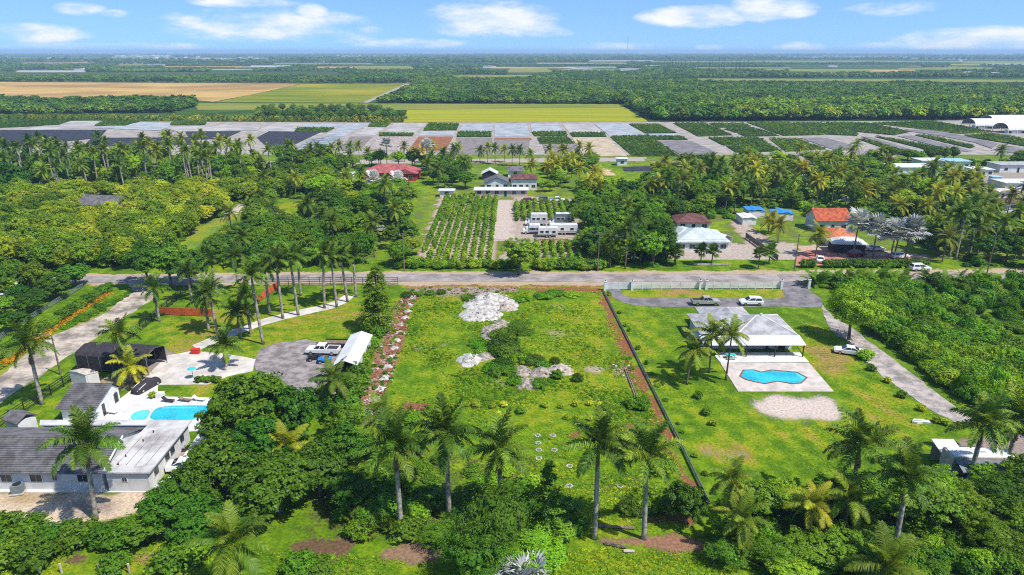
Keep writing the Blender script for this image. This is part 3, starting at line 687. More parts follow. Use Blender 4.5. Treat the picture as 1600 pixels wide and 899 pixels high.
def conifer(seed, h, r, tiers, droop, m, per=46, pw=1.3):
    rng = np.random.default_rng(seed); out = []
    for k in range(tiers):
        z = h * (.08 + .9 * k / tiers); rr = r * (1 - (k / tiers) ** pw) * rng.uniform(.65, 1.15) + .15
        nb = 9
        for b in range(nb):
            a = rng.uniform(0, 6.28); q = per // 3
            t = rng.uniform(.12, 1, q) ** .7
            p = np.stack([np.cos(a) * t * rr, np.sin(a) * t * rr, z - droop * rr * t ** 2 + rng.normal(0, .07, q)], -1)
            p[:, :2] += rng.normal(0, .16 * rr / 2 + .04, (q, 2))
            nr = _n(np.stack([np.cos(a) * .35 + rng.normal(0, .4, q), np.sin(a) * .35 + rng.normal(0, .4, q), np.ones(q)], -1))
            out.append(leaves(p, nr, .42, .13, rng))
    return vmesh('crown', np.concatenate(out), m)
CON = [(conifer(400, 12, 2.9, 30, .15, LF['mango'], 110, 3.0), MB().tube([(0, 0, -.2), (0, 0, 11.5)], [.3, .05], 8).mesh('trunk', MT['bark'], True)),
       (conifer(401, 10, 1.9, 13, -.12, LF['mid'], 90, 1.6), MB().tube([(0, 0, -.2), (0, 0, 9.8)], [.18, .04], 8).mesh('trunk', MT['bark'], True)),
       (conifer(402, 22, 2.2, 26, .1, LF['conifer'], 40), MB().tube([(0, 0, -.2), (0, 0, 21)], [.3, .05], 6).mesh('trunk', MT['bark'], True))]
# ---- placing
def plant(nm, kd, loc, h, label, cat, group=None, rx=None, rng=random, idx=None):
    lib = KIND[kd]; c, t, hh, rr = lib[(idx if idx is not None else rng.randrange(len(lib))) % len(lib)]
    o = thing(nm, label, cat, (loc[0], loc[1], 0), rng.uniform(0, 6.28), group)
    s = h / hh; w = s if rx is None else rx / rr
    o.scale = (w * rng.uniform(.87, 1.13), w * rng.uniform(.87, 1.13), s); o.rotation_euler[0], o.rotation_euler[1] = rng.gauss(0, .05), rng.gauss(0, .05)
    link('crown', c, o); link('trunk', t, o)
    return o
_pt = {}
def palm(nm, kd, loc, h, label, cat='palm', group=None, near=False, r=.2, sc=1.0, lean=0.0, rng=random, n=16, dead=0):
    """h: height of the growing point"""
    o = thing(nm, label, cat, (loc[0], loc[1], 0), rng.uniform(0, 6.28), group)
    o.rotation_euler[0], o.rotation_euler[1] = rng.gauss(0, .03), rng.gauss(0, .03)
    key = (kd, round(h), lean > .5)
    if key not in _pt:
        _pt[key] = ptrunk(len(_pt), 1.0 * round(h), {'roy': .26, 'coc': .15, 'cocy': .15, 'fan': .16, 'sil': .2}[kd], lean, 'palmtrunk' if kd == 'roy' else 'palmdark', kd == 'roy')
    tm, tp = _pt[key]; s = h / round(h)
    k = link('trunk', tm, o); k.scale = (1, 1, s)
    top = (tp[0], tp[1], tp[2] * s)
    if kd == 'roy':
        k = link('crownshaft', CSH, o); k.location = top
        top = (top[0], top[1], top[2] + 1.35)
    if near:
        lib = {'roy': MROY, 'coc': MCOC, 'cocy': MCOCY}[kd]
        for i in range(n):
            f = i / (n - 1)
            q = link('frond', lib[min(len(lib) - 1, int(f * len(lib)))], o); q.location = top
            q.rotation_euler = (rng.uniform(-.25, .25), rng.uniform(-.14, .14), i * 2.39996 + rng.uniform(-.3, .3))
            q.scale = (sc * rng.uniform(.86, 1.1),) * 3
        for i in range(dead):
            q = link('dead_frond', MDEAD, o); q.location = (top[0], top[1], top[2] - 1.2); q.rotation_euler = (0, 0, rng.uniform(0, 6.28)); q.scale = (.55,) * 3
    else:
        lib = {'roy': C_ROY, 'coc': C_COC, 'cocy': C_COCY, 'fan': C_FAN, 'sil': C_SIL}[kd]
        q = link('crown', rng.choice(lib), o); q.location = top; q.scale = (sc,) * 3
    return o
CSH = MB().tube([(0, 0, -.1), (0, 0, .5), (0, 0, 1.5)], [.19, .20, .09], 9).mesh('crownshaft', MT['crownshaft'], True)
_df = frond(77, 3.4, -70, -88, 30, .7, .1, .9, .3, .1)
MDEAD = qmesh('dead_frond', _df[0], _df[1], MT['deadfrond'], _df[2])
def areca(nm, loc, h, label, group=None, lib=None, cat='palm', rng=random):
    o = thing(nm, label, cat, (loc[0], loc[1], 0), rng.uniform(0, 6.28), group); s = h / 2.6
    q = link('crown', rng.choice(lib or C_ARECA), o); q.scale = (s,) * 3
    return o
# ---- things nobody could count: points carrying instances
def scatter(name, label, cat, pts, scl, sources, seed=0, smin=.8, smax=1.2):
    me = bpy.data.meshes.new(name); me.vertices.add(len(pts)); me.vertices.foreach_set('co', np.asarray(pts, np.float32).ravel())
    at = me.attributes.new('s', 'FLOAT', 'POINT'); at.data.foreach_set('value', np.asarray(scl, np.float32))
    o = link(name, me); tag(o, label, cat, kind='stuff')
    c = bpy.data.collections.new(name + '_sources')
    for i, (m, ) in enumerate([(s,) for s in sources]): c.objects.link(bpy.data.objects.new('source_%s_%d' % (name, i), m))
    t = bpy.data.node_groups.new(name, 'GeometryNodeTree')
    t.interface.new_socket('Geometry', in_out='INPUT', socket_type='NodeSocketGeometry'); t.interface.new_socket('Geometry', in_out='OUTPUT', socket_type='NodeSocketGeometry')
    gi, go = t.nodes.new('NodeGroupInput'), t.nodes.new('NodeGroupOutput')
    mp = t.nodes.new('GeometryNodeMeshToPoints'); ip = t.nodes.new('GeometryNodeInstanceOnPoints')
    ci = t.nodes.new('GeometryNodeCollectionInfo'); ci.inputs[0].default_value = c; ci.inputs[1].default_value = True; ci.inputs[2].default_value = True
    rv = t.nodes.new('FunctionNodeRandomValue'); rv.data_type = 'FLOAT_VECTOR'; rv.inputs[0].default_value = (0, 0, 0); rv.inputs[1].default_value = (.08, .08, 6.283); rv.inputs['Seed'].default_value = seed
    ri = t.nodes.new('FunctionNodeRandomValue'); ri.data_type = 'INT'; ri.inputs[4].default_value = 0; ri.inputs[5].default_value = 99; ri.inputs['Seed'].default_value = seed + 1
    na = t.nodes.new('GeometryNodeInputNamedAttribute'); na.data_type = 'FLOAT'; na.inputs[0].default_value = 's'
    ip.inputs['Pick Instance'].default_value = True
    l = t.links.new
    l(gi.outputs[0], mp.inputs[0]); l(mp.outputs[0], ip.inputs['Points']); l(ci.outputs[0], ip.inputs['Instance'])
    l(ri.outputs[2], ip.inputs['Instance Index']); l(rv.outputs[0], ip.inputs['Rotation']); l(na.outputs[0], ip.inputs['Scale']); l(ip.outputs[0], go.inputs[0])
    o.modifiers.new('scatter', 'NODES').node_group = t
    return o
def fill(poly, sp, seed=0, excl=(), jit=.42):
    """jittered points (ground metres) inside a pixel polygon, nearest first"""
    q = np.array([G(*p)[:2] for p in poly]); rng = np.random.default_rng(seed)
    x0, y0 = q.min(0); x1, y1 = q.max(0)
    X, Y = np.meshgrid(np.arange(x0, x1, sp), np.arange(y0, y1, sp), indexing='ij')
    X = X.ravel() + rng.uniform(-jit, jit, X.size) * sp; Y = Y.ravel() + rng.uniform(-jit, jit, Y.size) * sp
    k = inpoly(X, Y, [tuple(p) for p in q])
    px, py = P(X, Y)
    for e in list(excl) + EXC: k &= ~inpoly(px, py, e)
    a = np.stack([X[k], Y[k]], -1)
    return a[np.argsort(a[:, 1])]
EXC = []
# ------------------------------------------------------------------ buildings
def win(par, x, y, z, w, h, face='-y', m='glass', frame='white', name='window', panes=2):
    """window or door standing 4 cm proud of a wall"""
    b = MB(); d = .05
    if face in ('-y', '+y'): b.box(x, y, z, w + .12, d * 2, h + .12)
    else: b.box(x, y, z, d * 2, w + .12, h + .12)
    o = b.build(name, MT[frame], par); s = -1 if face[0] == '-' else 1
    for k in range(panes):
        c = MB(); ww = w / panes - .05; u = (k - (panes - 1) / 2) * (w / panes)
        if face in ('-y', '+y'): c.box(x + u, y + s * d, z, ww, .03, h)
        else: c.box(x + s * d, y + u, z, .03, ww, h)
        c.build('pane', MT[m], o)
    return o
def hipm(x0, x1, y0, y1, z, h, t=.18, run=None):
    """hip roof solid with fascia"""
    b = MB(); w, d = x1 - x0, y1 - y0; r = run if run else min(w, d) / 2
    if w >= d: e = [(x0 + r, (y0 + y1) / 2, z + h), (x1 - r, (y0 + y1) / 2, z + h)]
    else: e = [((x0 + x1) / 2, y0 + r, z + h), ((x0 + x1) / 2, y1 - r, z + h)]
    v = [(x0, y0, z), (x1, y0, z), (x1, y1, z), (x0, y1, z)] + e + [(x0, y0, z - t), (x1, y0, z - t), (x1, y1, z - t), (x0, y1, z - t)]
    f = [(0, 1, 5, 4), (1, 2, 5), (2, 3, 4, 5), (3, 0, 4)] if w >= d else [(0, 1, 4), (1, 2, 5, 4), (2, 3, 5), (3, 0, 4, 5)]
    f += [(6, 7, 1, 0), (7, 8, 2, 1), (8, 9, 3, 2), (9, 6, 0, 3), (9, 8, 7, 6)]
    return b.add(v, f)
def courses(o, x0, x1, ya, za, yb, zb, n, m, name='roof_slope', th=.05):
    """sloping roof plane as n stepped tile courses joined into one slope"""
    b = MB()
    for k in range(n):
        y0, y1 = ya + (yb - ya) * k / n, ya + (yb - ya) * (k + 1) / n; z0, z1 = za + (zb - za) * k / n, za + (zb - za) * (k + 1) / n
        b.add([(x0, y0, z0 + th), (x1, y0, z0 + th), (x1, y1, z1 + .005), (x0, y1, z1 + .005), (x0, y0, z0 - .03), (x1, y0, z0 - .03)], [(0, 1, 2, 3), (4, 5, 1, 0)])
    return b.build(name, m, o)
def house(nm, label, px, py, w, d, h, rh, roof, rm, wm, rz=0, wins=3, door=True, ov=.5, cat='house', group=None, axis='x'):
    p = G(px, py); o = thing(nm, label, cat, (p.x, p.y, 0), rz, group)
    MB().box(0, d / 2, h / 2 - .15, w, d, h + .3).build('wall', MT[wm], o)
    if roof == 'hip': hipm(-w / 2 - ov, w / 2 + ov, -ov, d + ov, h + .02, rh).build('roof', MT[rm], o)
    elif roof == 'flat': MB().box(0, d / 2, h + .12, w + 2 * ov, d + 2 * ov, .22).build('roof', MT[rm], o)
    elif axis == 'x':
        for s in (-1, 1): MB().add([(s * w / 2, 0, h), (s * w / 2, d, h), (s * w / 2, d / 2, h + rh)], [(0, 1, 2)]).build('gable', MT[wm], o)
        k = rh / (d / 2)
        for s in (0, 1):
            ya = -ov if s == 0 else d + ov
            MB().add([(-w / 2 - ov, ya, h - ov * k + .03), (w / 2 + ov, ya, h - ov * k + .03), (w / 2 + ov, d / 2, h + rh + .03), (-w / 2 - ov, d / 2, h + rh + .03),
                      (-w / 2 - ov, ya, h - ov * k + .18), (w / 2 + ov, ya, h - ov * k + .18), (w / 2 + ov, d / 2, h + rh + .18), (-w / 2 - ov, d / 2, h + rh + .18)],
                     [(0, 1, 2, 3), (7, 6, 5, 4), (0, 4, 5, 1), (1, 5, 6, 2), (0, 3, 7, 4)]).build('roof_slope', MT[rm], o)
    else:
        for y in (0, d): MB().add([(-w / 2, y, h), (w / 2, y, h), (0, y, h + rh)], [(0, 1, 2)]).build('gable', MT[wm], o)
        k = rh / (w / 2)
        for s in (-1, 1):
            xa = s * (w / 2 + ov)
            MB().add([(xa, -ov, h - ov * k + .03), (xa, d + ov, h - ov * k + .03), (0, d + ov, h + rh + .03), (0, -ov, h + rh + .03), (xa, -ov, h - ov * k + .18), (xa, d + ov, h - ov * k + .18), (0, d + ov, h + rh + .18), (0, -ov, h + rh + .18)],
                     [(0, 1, 2, 3), (7, 6, 5, 4), (0, 4, 5, 1), (1, 5, 6, 2), (0, 3, 7, 4)]).build('roof_slope', MT[rm], o)
    n = wins + (1 if door else 0)
    for i in range(n):
        x = -w / 2 + w * (i + .5) / n
        if door and i == n // 2: win(o, x, 0, 1.05, 1.0, 2.05, '-y', 'dark', 'white', 'door', 1)
        else: win(o, x, 0, 1.5, min(1.5, w / n * .6), 1.1)
    return o

# ---- house at the lower left
def Gx(px, py, z=0.): return G(px, py, z).x
def Gy(px, py, z=0.): return G(px, py, z).y
ye, yr = Gy(100, 741, 2.55), Gy(100, 681.5, 4.5); yf = ye + .5; xl, xm = -92.0, Gx(158, 741, 2.55); yb = 2 * yr - ye
o = thing('house', 'white bungalow with dark tiled roof and flat white wing beside the left pool', 'house', (0, 0, 0))
wx1 = Gx(234, 739.5, 2.8); wyf = Gy(200, 739.5, 2.8) + .25; wyb = Gy(300, 657.5, 2.8); wxb = Gx(300, 657.5, 2.8)
MB().box((xl + xm) / 2, (yf + yb) / 2 - .3, 1.2, xm - xl - .6, yb - yf - .6, 2.7).build('wall', MT['wall'], o)
MB().add([(xm - .35, yf, 2.5), (xm - .35, yb - .5, 2.5), (xm - .35, yr, 4.4)], [(0, 1, 2)]).build('gable', MT['wall'], o)
courses(o, xl, xm, ye, 2.55, yr, 4.5, 17, MT['shingle_dark'], th=.10); courses(o, xl, xm, yb, 2.55, yr, 4.5, 24, MT['shingle_dark'])
MB().tube([(xl, yr, 4.52), (xm, yr, 4.52)], .11, 6).build('ridge_cap', MT['shingle_dark'], o)
MB().add([(xm + .02, ye - .05, 2.4), (xm + .02, yr, 4.42), (xm + .02, yr, 4.62), (xm + .02, ye - .05, 2.62), (xm + .14, ye - .05, 2.4), (xm + .14, yr, 4.42), (xm + .14, yr, 4.62), (xm + .14, ye - .05, 2.62)],
         [(0, 1, 2, 3), (7, 6, 5, 4), (3, 2, 6, 7), (0, 3, 7, 4)]).build('bargeboard', MT['white'], o)
# flat wing, following the photo's right edge
wp = [(xm + .2, wyf - .3), (wx1, wyf - .3), (wxb, wyb), (Gx(60, 660, 2.8), wyb), (Gx(42, 681, 2.8), yb + .1), (xm + .2, yb + .1)]
wi = [(xm + .5, wyf), (wx1 - .45, wyf), (wxb - .45, wyb - .4), (Gx(60, 660, 2.8) + .5, wyb - .4), (Gx(42, 681, 2.8) + .5, yb + .4), (xm + .5, yb + .4)]
MB().prism(wi, -.2, 2.72).build('wing_wall', MT['wall'], o)
rf = MB().prism(wp, 2.74, 2.92).build('flat_roof', MT['flatroof'], o)
for k in range(1, 5):
    x = xm + (wx1 - xm) * k / 5
    MB().box(x + (wxb - wx1) * .35, (wyf + wyb) / 2 - 1.5, 2.935, .06, (wyb - wyf) * .55, .025, -math.atan2(wxb - wx1, wyb - wyf)).build('roof_seam', MT['gravel'], rf)
for (x, y) in ((185, 727), (197, 714), (224, 690), (240, 676)):
    p = G(x, y, 2.92); MB().tube([(p.x, p.y, 2.9), (p.x, p.y, 3.25)], .07, 6).build('vent_pipe', MT['dark'], rf)
for x, w in ((8, 1.3), (54.5, 1.4), (84, .6), (128, 1.3)): win(o, Gx(x, 751, 1.5), yf - .0, 1.65, w, .95 if w > 1 else .6, '-y')
win(o, Gx(196, 750, 1.6), wyf, 1.75, .6, .5, '-y')
sl = math.atan2(wxb - wx1, wyb - wyf)
for f in (.16, .42, .55, .8):
    x = wx1 - .45 + (wxb - wx1) * f; y = wyf + (wyb - .4 - wyf) * f
    b = MB().box(x + .03, y, 1.65, .1, 1.25, 1.0, -sl).build('window', MT['white'], o); MB().box(x + .07, y, 1.65, .06, 1.1, .85, -sl).build('pane', MT['glass'], b)
sheet('house_apron', [(-60, 757), (222, 757), (228, 770), (-60, 770)], MT['deck'], .09, 0)
sheet('side_walk', [(236, 762), (262, 748), (318, 668), (332, 672), (290, 745), (262, 770)], MT['deck'], .085, 0)
p = G(30, 770); o = thing('air_conditioner', 'grey air conditioning unit on a pad at the front of the left bungalow', 'air conditioner', (p.x, p.y, .09), R(12))
MB().box(0, 0, .06, 1.5, 1.5, .12).build('pad', MT['concrete'], o); MB().box(0, 0, .62, 1.15, 1.15, 1.0).build('casing', MT['acgrey'], o); MB().tube([(0, 0, 1.12), (0, 0, 1.17)], .45, 16).build('fan_grille', MT['black'], o)
# ---- pool house
F_, B_ = G(153.9, 658.8), G(189, 628.6); ang = math.atan2(B_.x - F_.x, B_.y - F_.y); dd = (B_ - F_).length; ww = (F_ - G(97, 660)).length
o = thing('pool_house', 'small white pool house with dark tiled roof sloping toward the camera', 'house', (F_.x, F_.y, 0), -ang)
rd = dd * .74; MB().side([(0, 0)], 0, 0) if False else None
b = MB(); b.add([(0, 0, -.2), (0, dd, -.2), (0, dd, 2.5), (0, rd, 3.75), (0, 0, 2.35), (-ww, 0, -.2), (-ww, dd, -.2), (-ww, dd, 2.5), (-ww, rd, 3.75), (-ww, 0, 2.35)], [(0, 1, 2, 3, 4), (9, 8, 7, 6, 5), (0, 4, 9, 5), (1, 6, 7, 2)]).build('wall', MT['white'], o)
courses(o, -ww - .4, .35, -.55, 2.2, rd, 3.85, 13, MT['shingle_dark'], th=.10); courses(o, -ww - .4, .35, dd + .4, 2.35, rd, 3.85, 8, MT['shingle_dark'])
MB().tube([(-ww - .4, rd, 3.87), (.35, rd, 3.87)], .1, 6).build('ridge_cap', MT['shingle_dark'], o)
for y, n, h in ((1.6, 'door', 2.0), (4.6, 'window', 1.5), (6.0, 'window', 1.5)): win(o, 0, min(y, dd - .8), 1.0 if n == 'door' else 1.3, .75, h, '+x', 'glass', 'white', n, 1)
# ---- pools
def pool(name, label, poly, wm, cope, cw=.3, z=.085, smooth=2):
    pts = [G(*p) for p in poly]; pts = [(p.x, p.y) for p in pts]
    for _ in range(smooth):
        q = []
        for i in range(len(pts)):
            a, b = pts[i], pts[(i + 1) % len(pts)]; q += [(a[0] * .75 + b[0] * .25, a[1] * .75 + b[1] * .25), (a[0] * .25 + b[0] * .75, a[1] * .25 + b[1] * .75)]
        pts = q
    o = thing(name, label, 'pool'); MB().prism(pts, -.25, z).build('water', MT[wm], o)
    b = MB(); n = len(pts); cx = sum(p[0] for p in pts) / n; cy = sum(p[1] for p in pts) / n; out = []
    for i in range(n):
        a, c = Vector(pts[i - 1]), Vector(pts[(i + 1) % n]); t = (c - a).normalized(); nn = Vector((t.y, -t.x))
        if nn.dot(Vector(pts[i]) - Vector((cx, cy))) < 0 and smooth and False: nn = -nn
        out.append((pts[i], nn))
    ar = sum(pts[i][0] * pts[(i + 1) % n][1] - pts[(i + 1) % n][0] * pts[i][1] for i in range(n)); sg = 1 if ar > 0 else -1
    for i in range(n):
        (p0, n0), (p1, n1) = out[i], out[(i + 1) % n]
        a, c = (p0[0] + n0.x * sg * cw, p0[1] + n0.y * sg * cw), (p1[0] + n1.x * sg * cw, p1[1] + n1.y * sg * cw)
        b.add([(*p0, z - .2), (*p1, z - .2), (*p1, z + .06), (*p0, z + .06), (*a, z + .06), (*c, z + .06), (*a, z - .05), (*c, z - .05)], [(0, 1, 2, 3), (3, 2, 5, 4), (4, 5, 7, 6)])
    b.build('coping', MT[cope], o); return o
o = pool('swimming_pool', 'curved turquoise swimming pool on the white deck behind the left bungalow', [(232, 657), (238, 645), (248, 636), (300, 634.5), (330, 635), (336, 641), (331, 650), (312, 654), (296, 659), (260, 660)], 'pool', 'deck', .25)
q = pool('hot_tub', 'pale shallow rounded basin at the left end of the curved pool', [(202, 655), (209, 645), (222, 642), (236, 643), (233, 650), (229, 657), (212, 660)], 'poollight', 'deck', .2, .095)
# ---- white little shed
c0, cl, cr_ = G(136.6, 603.5), G(112, 597.5), G(157, 599)
o = thing('garden_shed', 'small white metal shed between the black canopy and the pool house', 'shed', (c0.x, c0.y, 0))
a_, b_ = cl - c0, cr_ - c0; pl4 = [(0, 0), (b_.x, b_.y), (a_.x + b_.x, a_.y + b_.y), (a_.x, a_.y)]
MB().prism(pl4, -.1, 1.95).build('wall', MT['white'], o)
cc = ((a_.x + b_.x) / 2, (a_.y + b_.y) / 2)
e4 = [(cc[0] + (x - cc[0]) * 1.06, cc[1] + (y - cc[1]) * 1.06) for x, y in pl4]
MB().add([(*p, 1.97) for p in e4] + [((e4[0][0] + e4[3][0]) / 2, (e4[0][1] + e4[3][1]) / 2, 2.17), ((e4[1][0] + e4[2][0]) / 2, (e4[1][1] + e4[2][1]) / 2, 2.17)], [(0, 1, 5, 4), (2, 3, 4, 5), (0, 4, 3), (1, 2, 5), (3, 2, 1, 0)]).build('roof', MT['polish'], o)
mx = (b_.x * .5, b_.y * .5); MB().box(mx[0] + .02, mx[1] - .03, .95, 1.3, .05, 1.7, math.atan2(b_.y, b_.x)).build('door', MT['porchroof'], o)
# ---- black canopy
A = G(122, 580.5); B = G(233, 587.6); C = G(249, 575)
o = thing('canopy_shelter', 'long black fabric canopy shelter with open right end', 'canopy', (A.x, A.y, 0), math.atan2(B.y - A.y, B.x - A.x)); Ln = (B - A).length; wd = 5.0
pr = [(0, .5), (0, 2.9), (.35, 3.35), (wd / 2, 3.9), (wd - .35, 3.35), (wd, 2.9), (wd, .5)]
MB().add([(0, y, z) for y, z in pr] + [(Ln, y, z) for y, z in pr], [(k, k + 1, 8 + k, 7 + k) for k in range(6)]).build('fabric_cover', MT['dark'], o)
MB().add([(0.02, y, z) for y, z in pr], [tuple(range(7))]).build('end_curtain', MT['dark'], o)
for k in range(7):
    for y in (0.04, wd - .04): MB().box(Ln * k / 6 - (.05 if k == 6 else -.05), y, 1.45, .09, .09, 2.9).build('post', MT['acgrey'], o)
for y in (.04, wd - .04): MB().box(Ln / 2, y, .46, Ln, .07, .07).build('rail', MT['acgrey'], o)
MB().tube([(Ln - .05, y, z - .04) for y, z in pr], .05, 6).build('end_hoop', MT['acgrey'], o)
# ---- white gable shelter by the gravel yard
A = G(523, 592); B = G(549, 592); C = G(575, 541)
o = thing('gable_shelter', 'white ridged metal shelter at the edge of the gravel yard', 'shelter', (A.x, A.y, 0), -math.atan2(C.x - B.x, C.y - B.y)); w = 3.7; d = (C - B).length - .5
k = .55
for s, n in ((0, 'left'), (1, 'right')):
    xa = -.1 if s == 0 else w + .1
    MB().add([(xa, 0, 2.35), (xa, d, 2.35), (w / 2, d, 3.1), (w / 2, 0, 3.1), (xa, 0, 2.42), (xa, d, 2.42), (w / 2, d, 3.17), (w / 2, 0, 3.17)], [(0, 1, 2, 3), (7, 6, 5, 4), (0, 4, 5, 1), (0, 3, 7, 4), (1, 5, 6, 2)]).build('roof_slope', MT['porchroof'], o)
    MB().box(0 if s == 0 else w, d / 2, 1.2, .06, d - .1, 2.4).build('side_panel', MT['porchroof'], o)
for kk in range(5):
    for x in (.06, w - .06): MB().box(x, .1 + (d - .2) * kk / 4, 1.15, .1, .1, 2.3).build('post', MT['white'], o)
# ---- right neighbour house
RZ = lambda x, y: (1040 + x / 4.993, 440 + y / 4.993)
fr, brr = G(*RZ(1035, 420), 2.85), G(*RZ(870, 258), 2.85); bl = G(*RZ(125, 255), 2.85)
o = thing('house', 'grey shingled house with white porch roof behind the angular pool', 'house', (0, 0, 0))
x1 = (fr.x + brr.x) / 2; y0 = fr.y; y1 = brr.y; x0 = bl.x + 1.0
MB().box((x0 + x1) / 2, (y0 + y1) / 2, 1.3, x1 - x0 - 1.2, y1 - y0 - 1.2, 3.0).build('wall', MT['wall'], o)
xs = x0 + (x1 - x0) * .36
rA = hipm(xs, x1, y0, y1, 2.86, 1.8).build('roof', MT['shingle_grey'], o)
bk = G(*RZ(225, 200), 2.85); xw0, xw1 = bk.x, G(*RZ(600, 200), 2.85).x
MB().box((x0 + xs) / 2 + 2, (y0 + y1) / 2, 1.25, xs - x0 + 3, y1 - y0 - 1.4, 2.9).build('wall', MT['wall'], o)
rB = hipm(x0, xs + 5.0, y0 + .6, y1 + .4, 2.885, 1.5).build('roof', MT['shingle_grey'], o)
rC = hipm(xw0, xw1, y0 + 2, bk.y, 2.91, 1.75).build('roof', MT['shingle_grey'], o)
MB().box((xw0 + xw1) / 2, (y1 + bk.y) / 2, 1.25, xw1 - xw0 - 1.2, bk.y - y1 - .4, 2.9).build('wall', MT['wall'], o)
def ridge(a, b, par, m='porchroof'): MB().tube([a, b], .10, 5).build('ridge_cap', MT[m], par)
hw = (x1 - xs) / 2; hd = (y1 - y0) / 2; rn = min(hw, hd); zz = 2.86 + 1.8
if hw >= hd: ea, eb = (xs + rn, (y0 + y1) / 2, zz), (x1 - rn, (y0 + y1) / 2, zz)
else: ea, eb = ((xs + x1) / 2, y0 + rn, zz), ((xs + x1) / 2, y1 - rn, zz)
ridge((x1, y0, 2.88), ea if hw < hd else eb, rA); ridge((xs, y0, 2.88), ea, rA); ridge((x1, y1, 2.88), eb, rA); ridge(ea, eb, rA)
for e in ((x0, x1, y0, -1), ):
    MB().box((xs + x1) / 2, y0 - .03, 2.78, x1 - xs, .06, .22).build('fascia', MT['white'], o)
MB().box(x1 + .03, (y0 + y1) / 2, 2.78, .06, y1 - y0, .22).build('fascia', MT['white'], o)
for q in (rA, rC):
    pass
MB().tube([(eb[0], eb[1], zz - .1), (eb[0], eb[1], zz + .35)], .22, 10).build('roof_vent', MT['porchroof'], rA)
# porch roof in front
pf = G(*RZ(1098, 497), 2.45); px0 = G(*RZ(635, 497), 2.45).x; pl0 = G(*RZ(480, 490), 2.45).x
MB().add([(px0, pf.y, 2.45), (pf.x, pf.y, 2.45), (x1 + .3, y0 + .2, 2.84), (px0 - .6, y0 + .2, 2.84), (px0, pf.y, 2.35), (pf.x, pf.y, 2.35), (x1 + .3, y0 + .2, 2.74), (px0 - .6, y0 + .2, 2.74)], [(0, 1, 2, 3), (7, 6, 5, 4), (4, 5, 1, 0), (5, 6, 2, 1), (7, 4, 0, 3)]).build('porch_roof', MT['porchroof'], o)
MB().add([(pl0 - 4, pf.y + .2, 2.35), (px0 + .1, pf.y + .2, 2.35), (px0 - .4, y0 + .3, 2.7), (pl0 - 4, y0 + .3, 2.7), (pl0 - 4, pf.y + .2, 2.25), (px0 + .1, pf.y + .2, 2.25), (px0 - .4, y0 + .3, 2.6), (pl0 - 4, y0 + .3, 2.6)], [(0, 1, 2, 3), (7, 6, 5, 4), (4, 5, 1, 0), (5, 6, 2, 1), (7, 4, 0, 3)]).build('porch_roof', MT['porchroof'], o)
for k in range(1, 9):
    x = px0 + (pf.x - px0) * k / 9
    MB().add([(x - .03, pf.y + .02, 2.47), (x + .03, pf.y + .02, 2.47), (x + .03 - .1, y0 + .15, 2.86), (x - .03 - .1, y0 + .15, 2.86)], [(0, 1, 2, 3)]).build('roof_rib', MT['wall'], o)
for x in (px0 + .15, (px0 + pf.x) / 2, pf.x - .25): MB().box(x, pf.y + .25, 1.2, .16, .16, 2.4).build('porch_post', MT['dark'], o)
MB().tube([(pf.x - .3, pf.y + .2, .6), (pf.x - 1.5, pf.y + .25, 2.2)], .06, 5).build('brace', MT['dark'], o)
for f, w in ((.5, 2.4), (.8, 1.4), (.2, 1.2)): win(o, x0 + (x1 - x0) * f, y0 + .6, 1.35, w, 1.5, '-y', 'glass', 'white', 'window', 2)
sheet('patio', [RZ(385, 588), RZ(400, 560), RZ(1045, 560), RZ(1118, 634), RZ(430, 640)], MT['deck'], .16, 0)
sheet('pool_terrace', [RZ(428, 643), RZ(1120, 640), RZ(1312, 862), RZ(566, 862)], MT['pinkdeck'], .10, 0)
pool('swimming_pool', 'angular turquoise swimming pool with dark edging on the right terrace', [RZ(*p) for p in ((585, 745), (612, 699), (690, 699), (745, 717), (825, 699), (1025, 717), (1095, 755), (1050, 797), (980, 801), (870, 781), (770, 801), (700, 788), (630, 770))], 'pool', 'poolcoping', .22, .13, 0)
def strip(par_label, poly, z): 
    pts = [G(*p) for p in poly]; o = thing('pool_step', par_label, 'step'); MB().prism([(p.x, p.y) for p in pts], z - .1, z).build('tread', MT['poollight'], o)
strip('pale underwater bench along the back of the curved pool', [(254, 637), (308, 636.4), (308, 638.4), (253, 639.4)], .092)
strip('pale underwater steps at the right end of the angular pool', [RZ(1030, 722), RZ(1088, 755), RZ(1072, 768), RZ(1010, 728)], .137)
def bench(nm, label, cat, px, py, m, z=.16, rz=0, w=1.6):
    p = G(px, py); o = thing(nm, label, cat, (p.x, p.y, z), rz)
    MB().box(0, 0, .74, w, .75, .06).build('tabletop', MT[m], o)
    for s in (-1, 1):
        MB().box(0, s * .7, .44, w, .28, .05).build('seat', MT[m], o)
        q = MB(); q.tube([(s * w * .35, -.75, 0), (s * w * .35, 0, .72), (s * w * .35, .75, 0)], .045, 5); q.box(s * w * .35, 0, .40, .05, 1.5, .06); q.build('trestle', MT[m], o)
bench('picnic_table', 'teal picnic table on the patio left of the right-hand pool', 'table', *RZ(505, 605), 'teal')
for i, x in enumerate((795, 900)):
    p = G(*RZ(x, 545)); o = thing('patio_chair', ('dark patio chair under the middle of the white porch', 'dark lounge seat under the right half of the porch')[i], 'chair', (p.x, p.y, .16), R(20 - 50 * i))
    MB().box(0, 0, .42, .6 + .5 * i, .6, .08).build('seat', MT['dark'], o); MB().box(0, .28, .75, .6 + .5 * i, .08, .6).build('backrest', MT['dark'], o)
    for sx in (-1, 1):
        for sy in (-1, 1): MB().box(sx * (.25 + .25 * i), sy * .24, .2, .05, .05, .4).build('leg', MT['dark'], o)
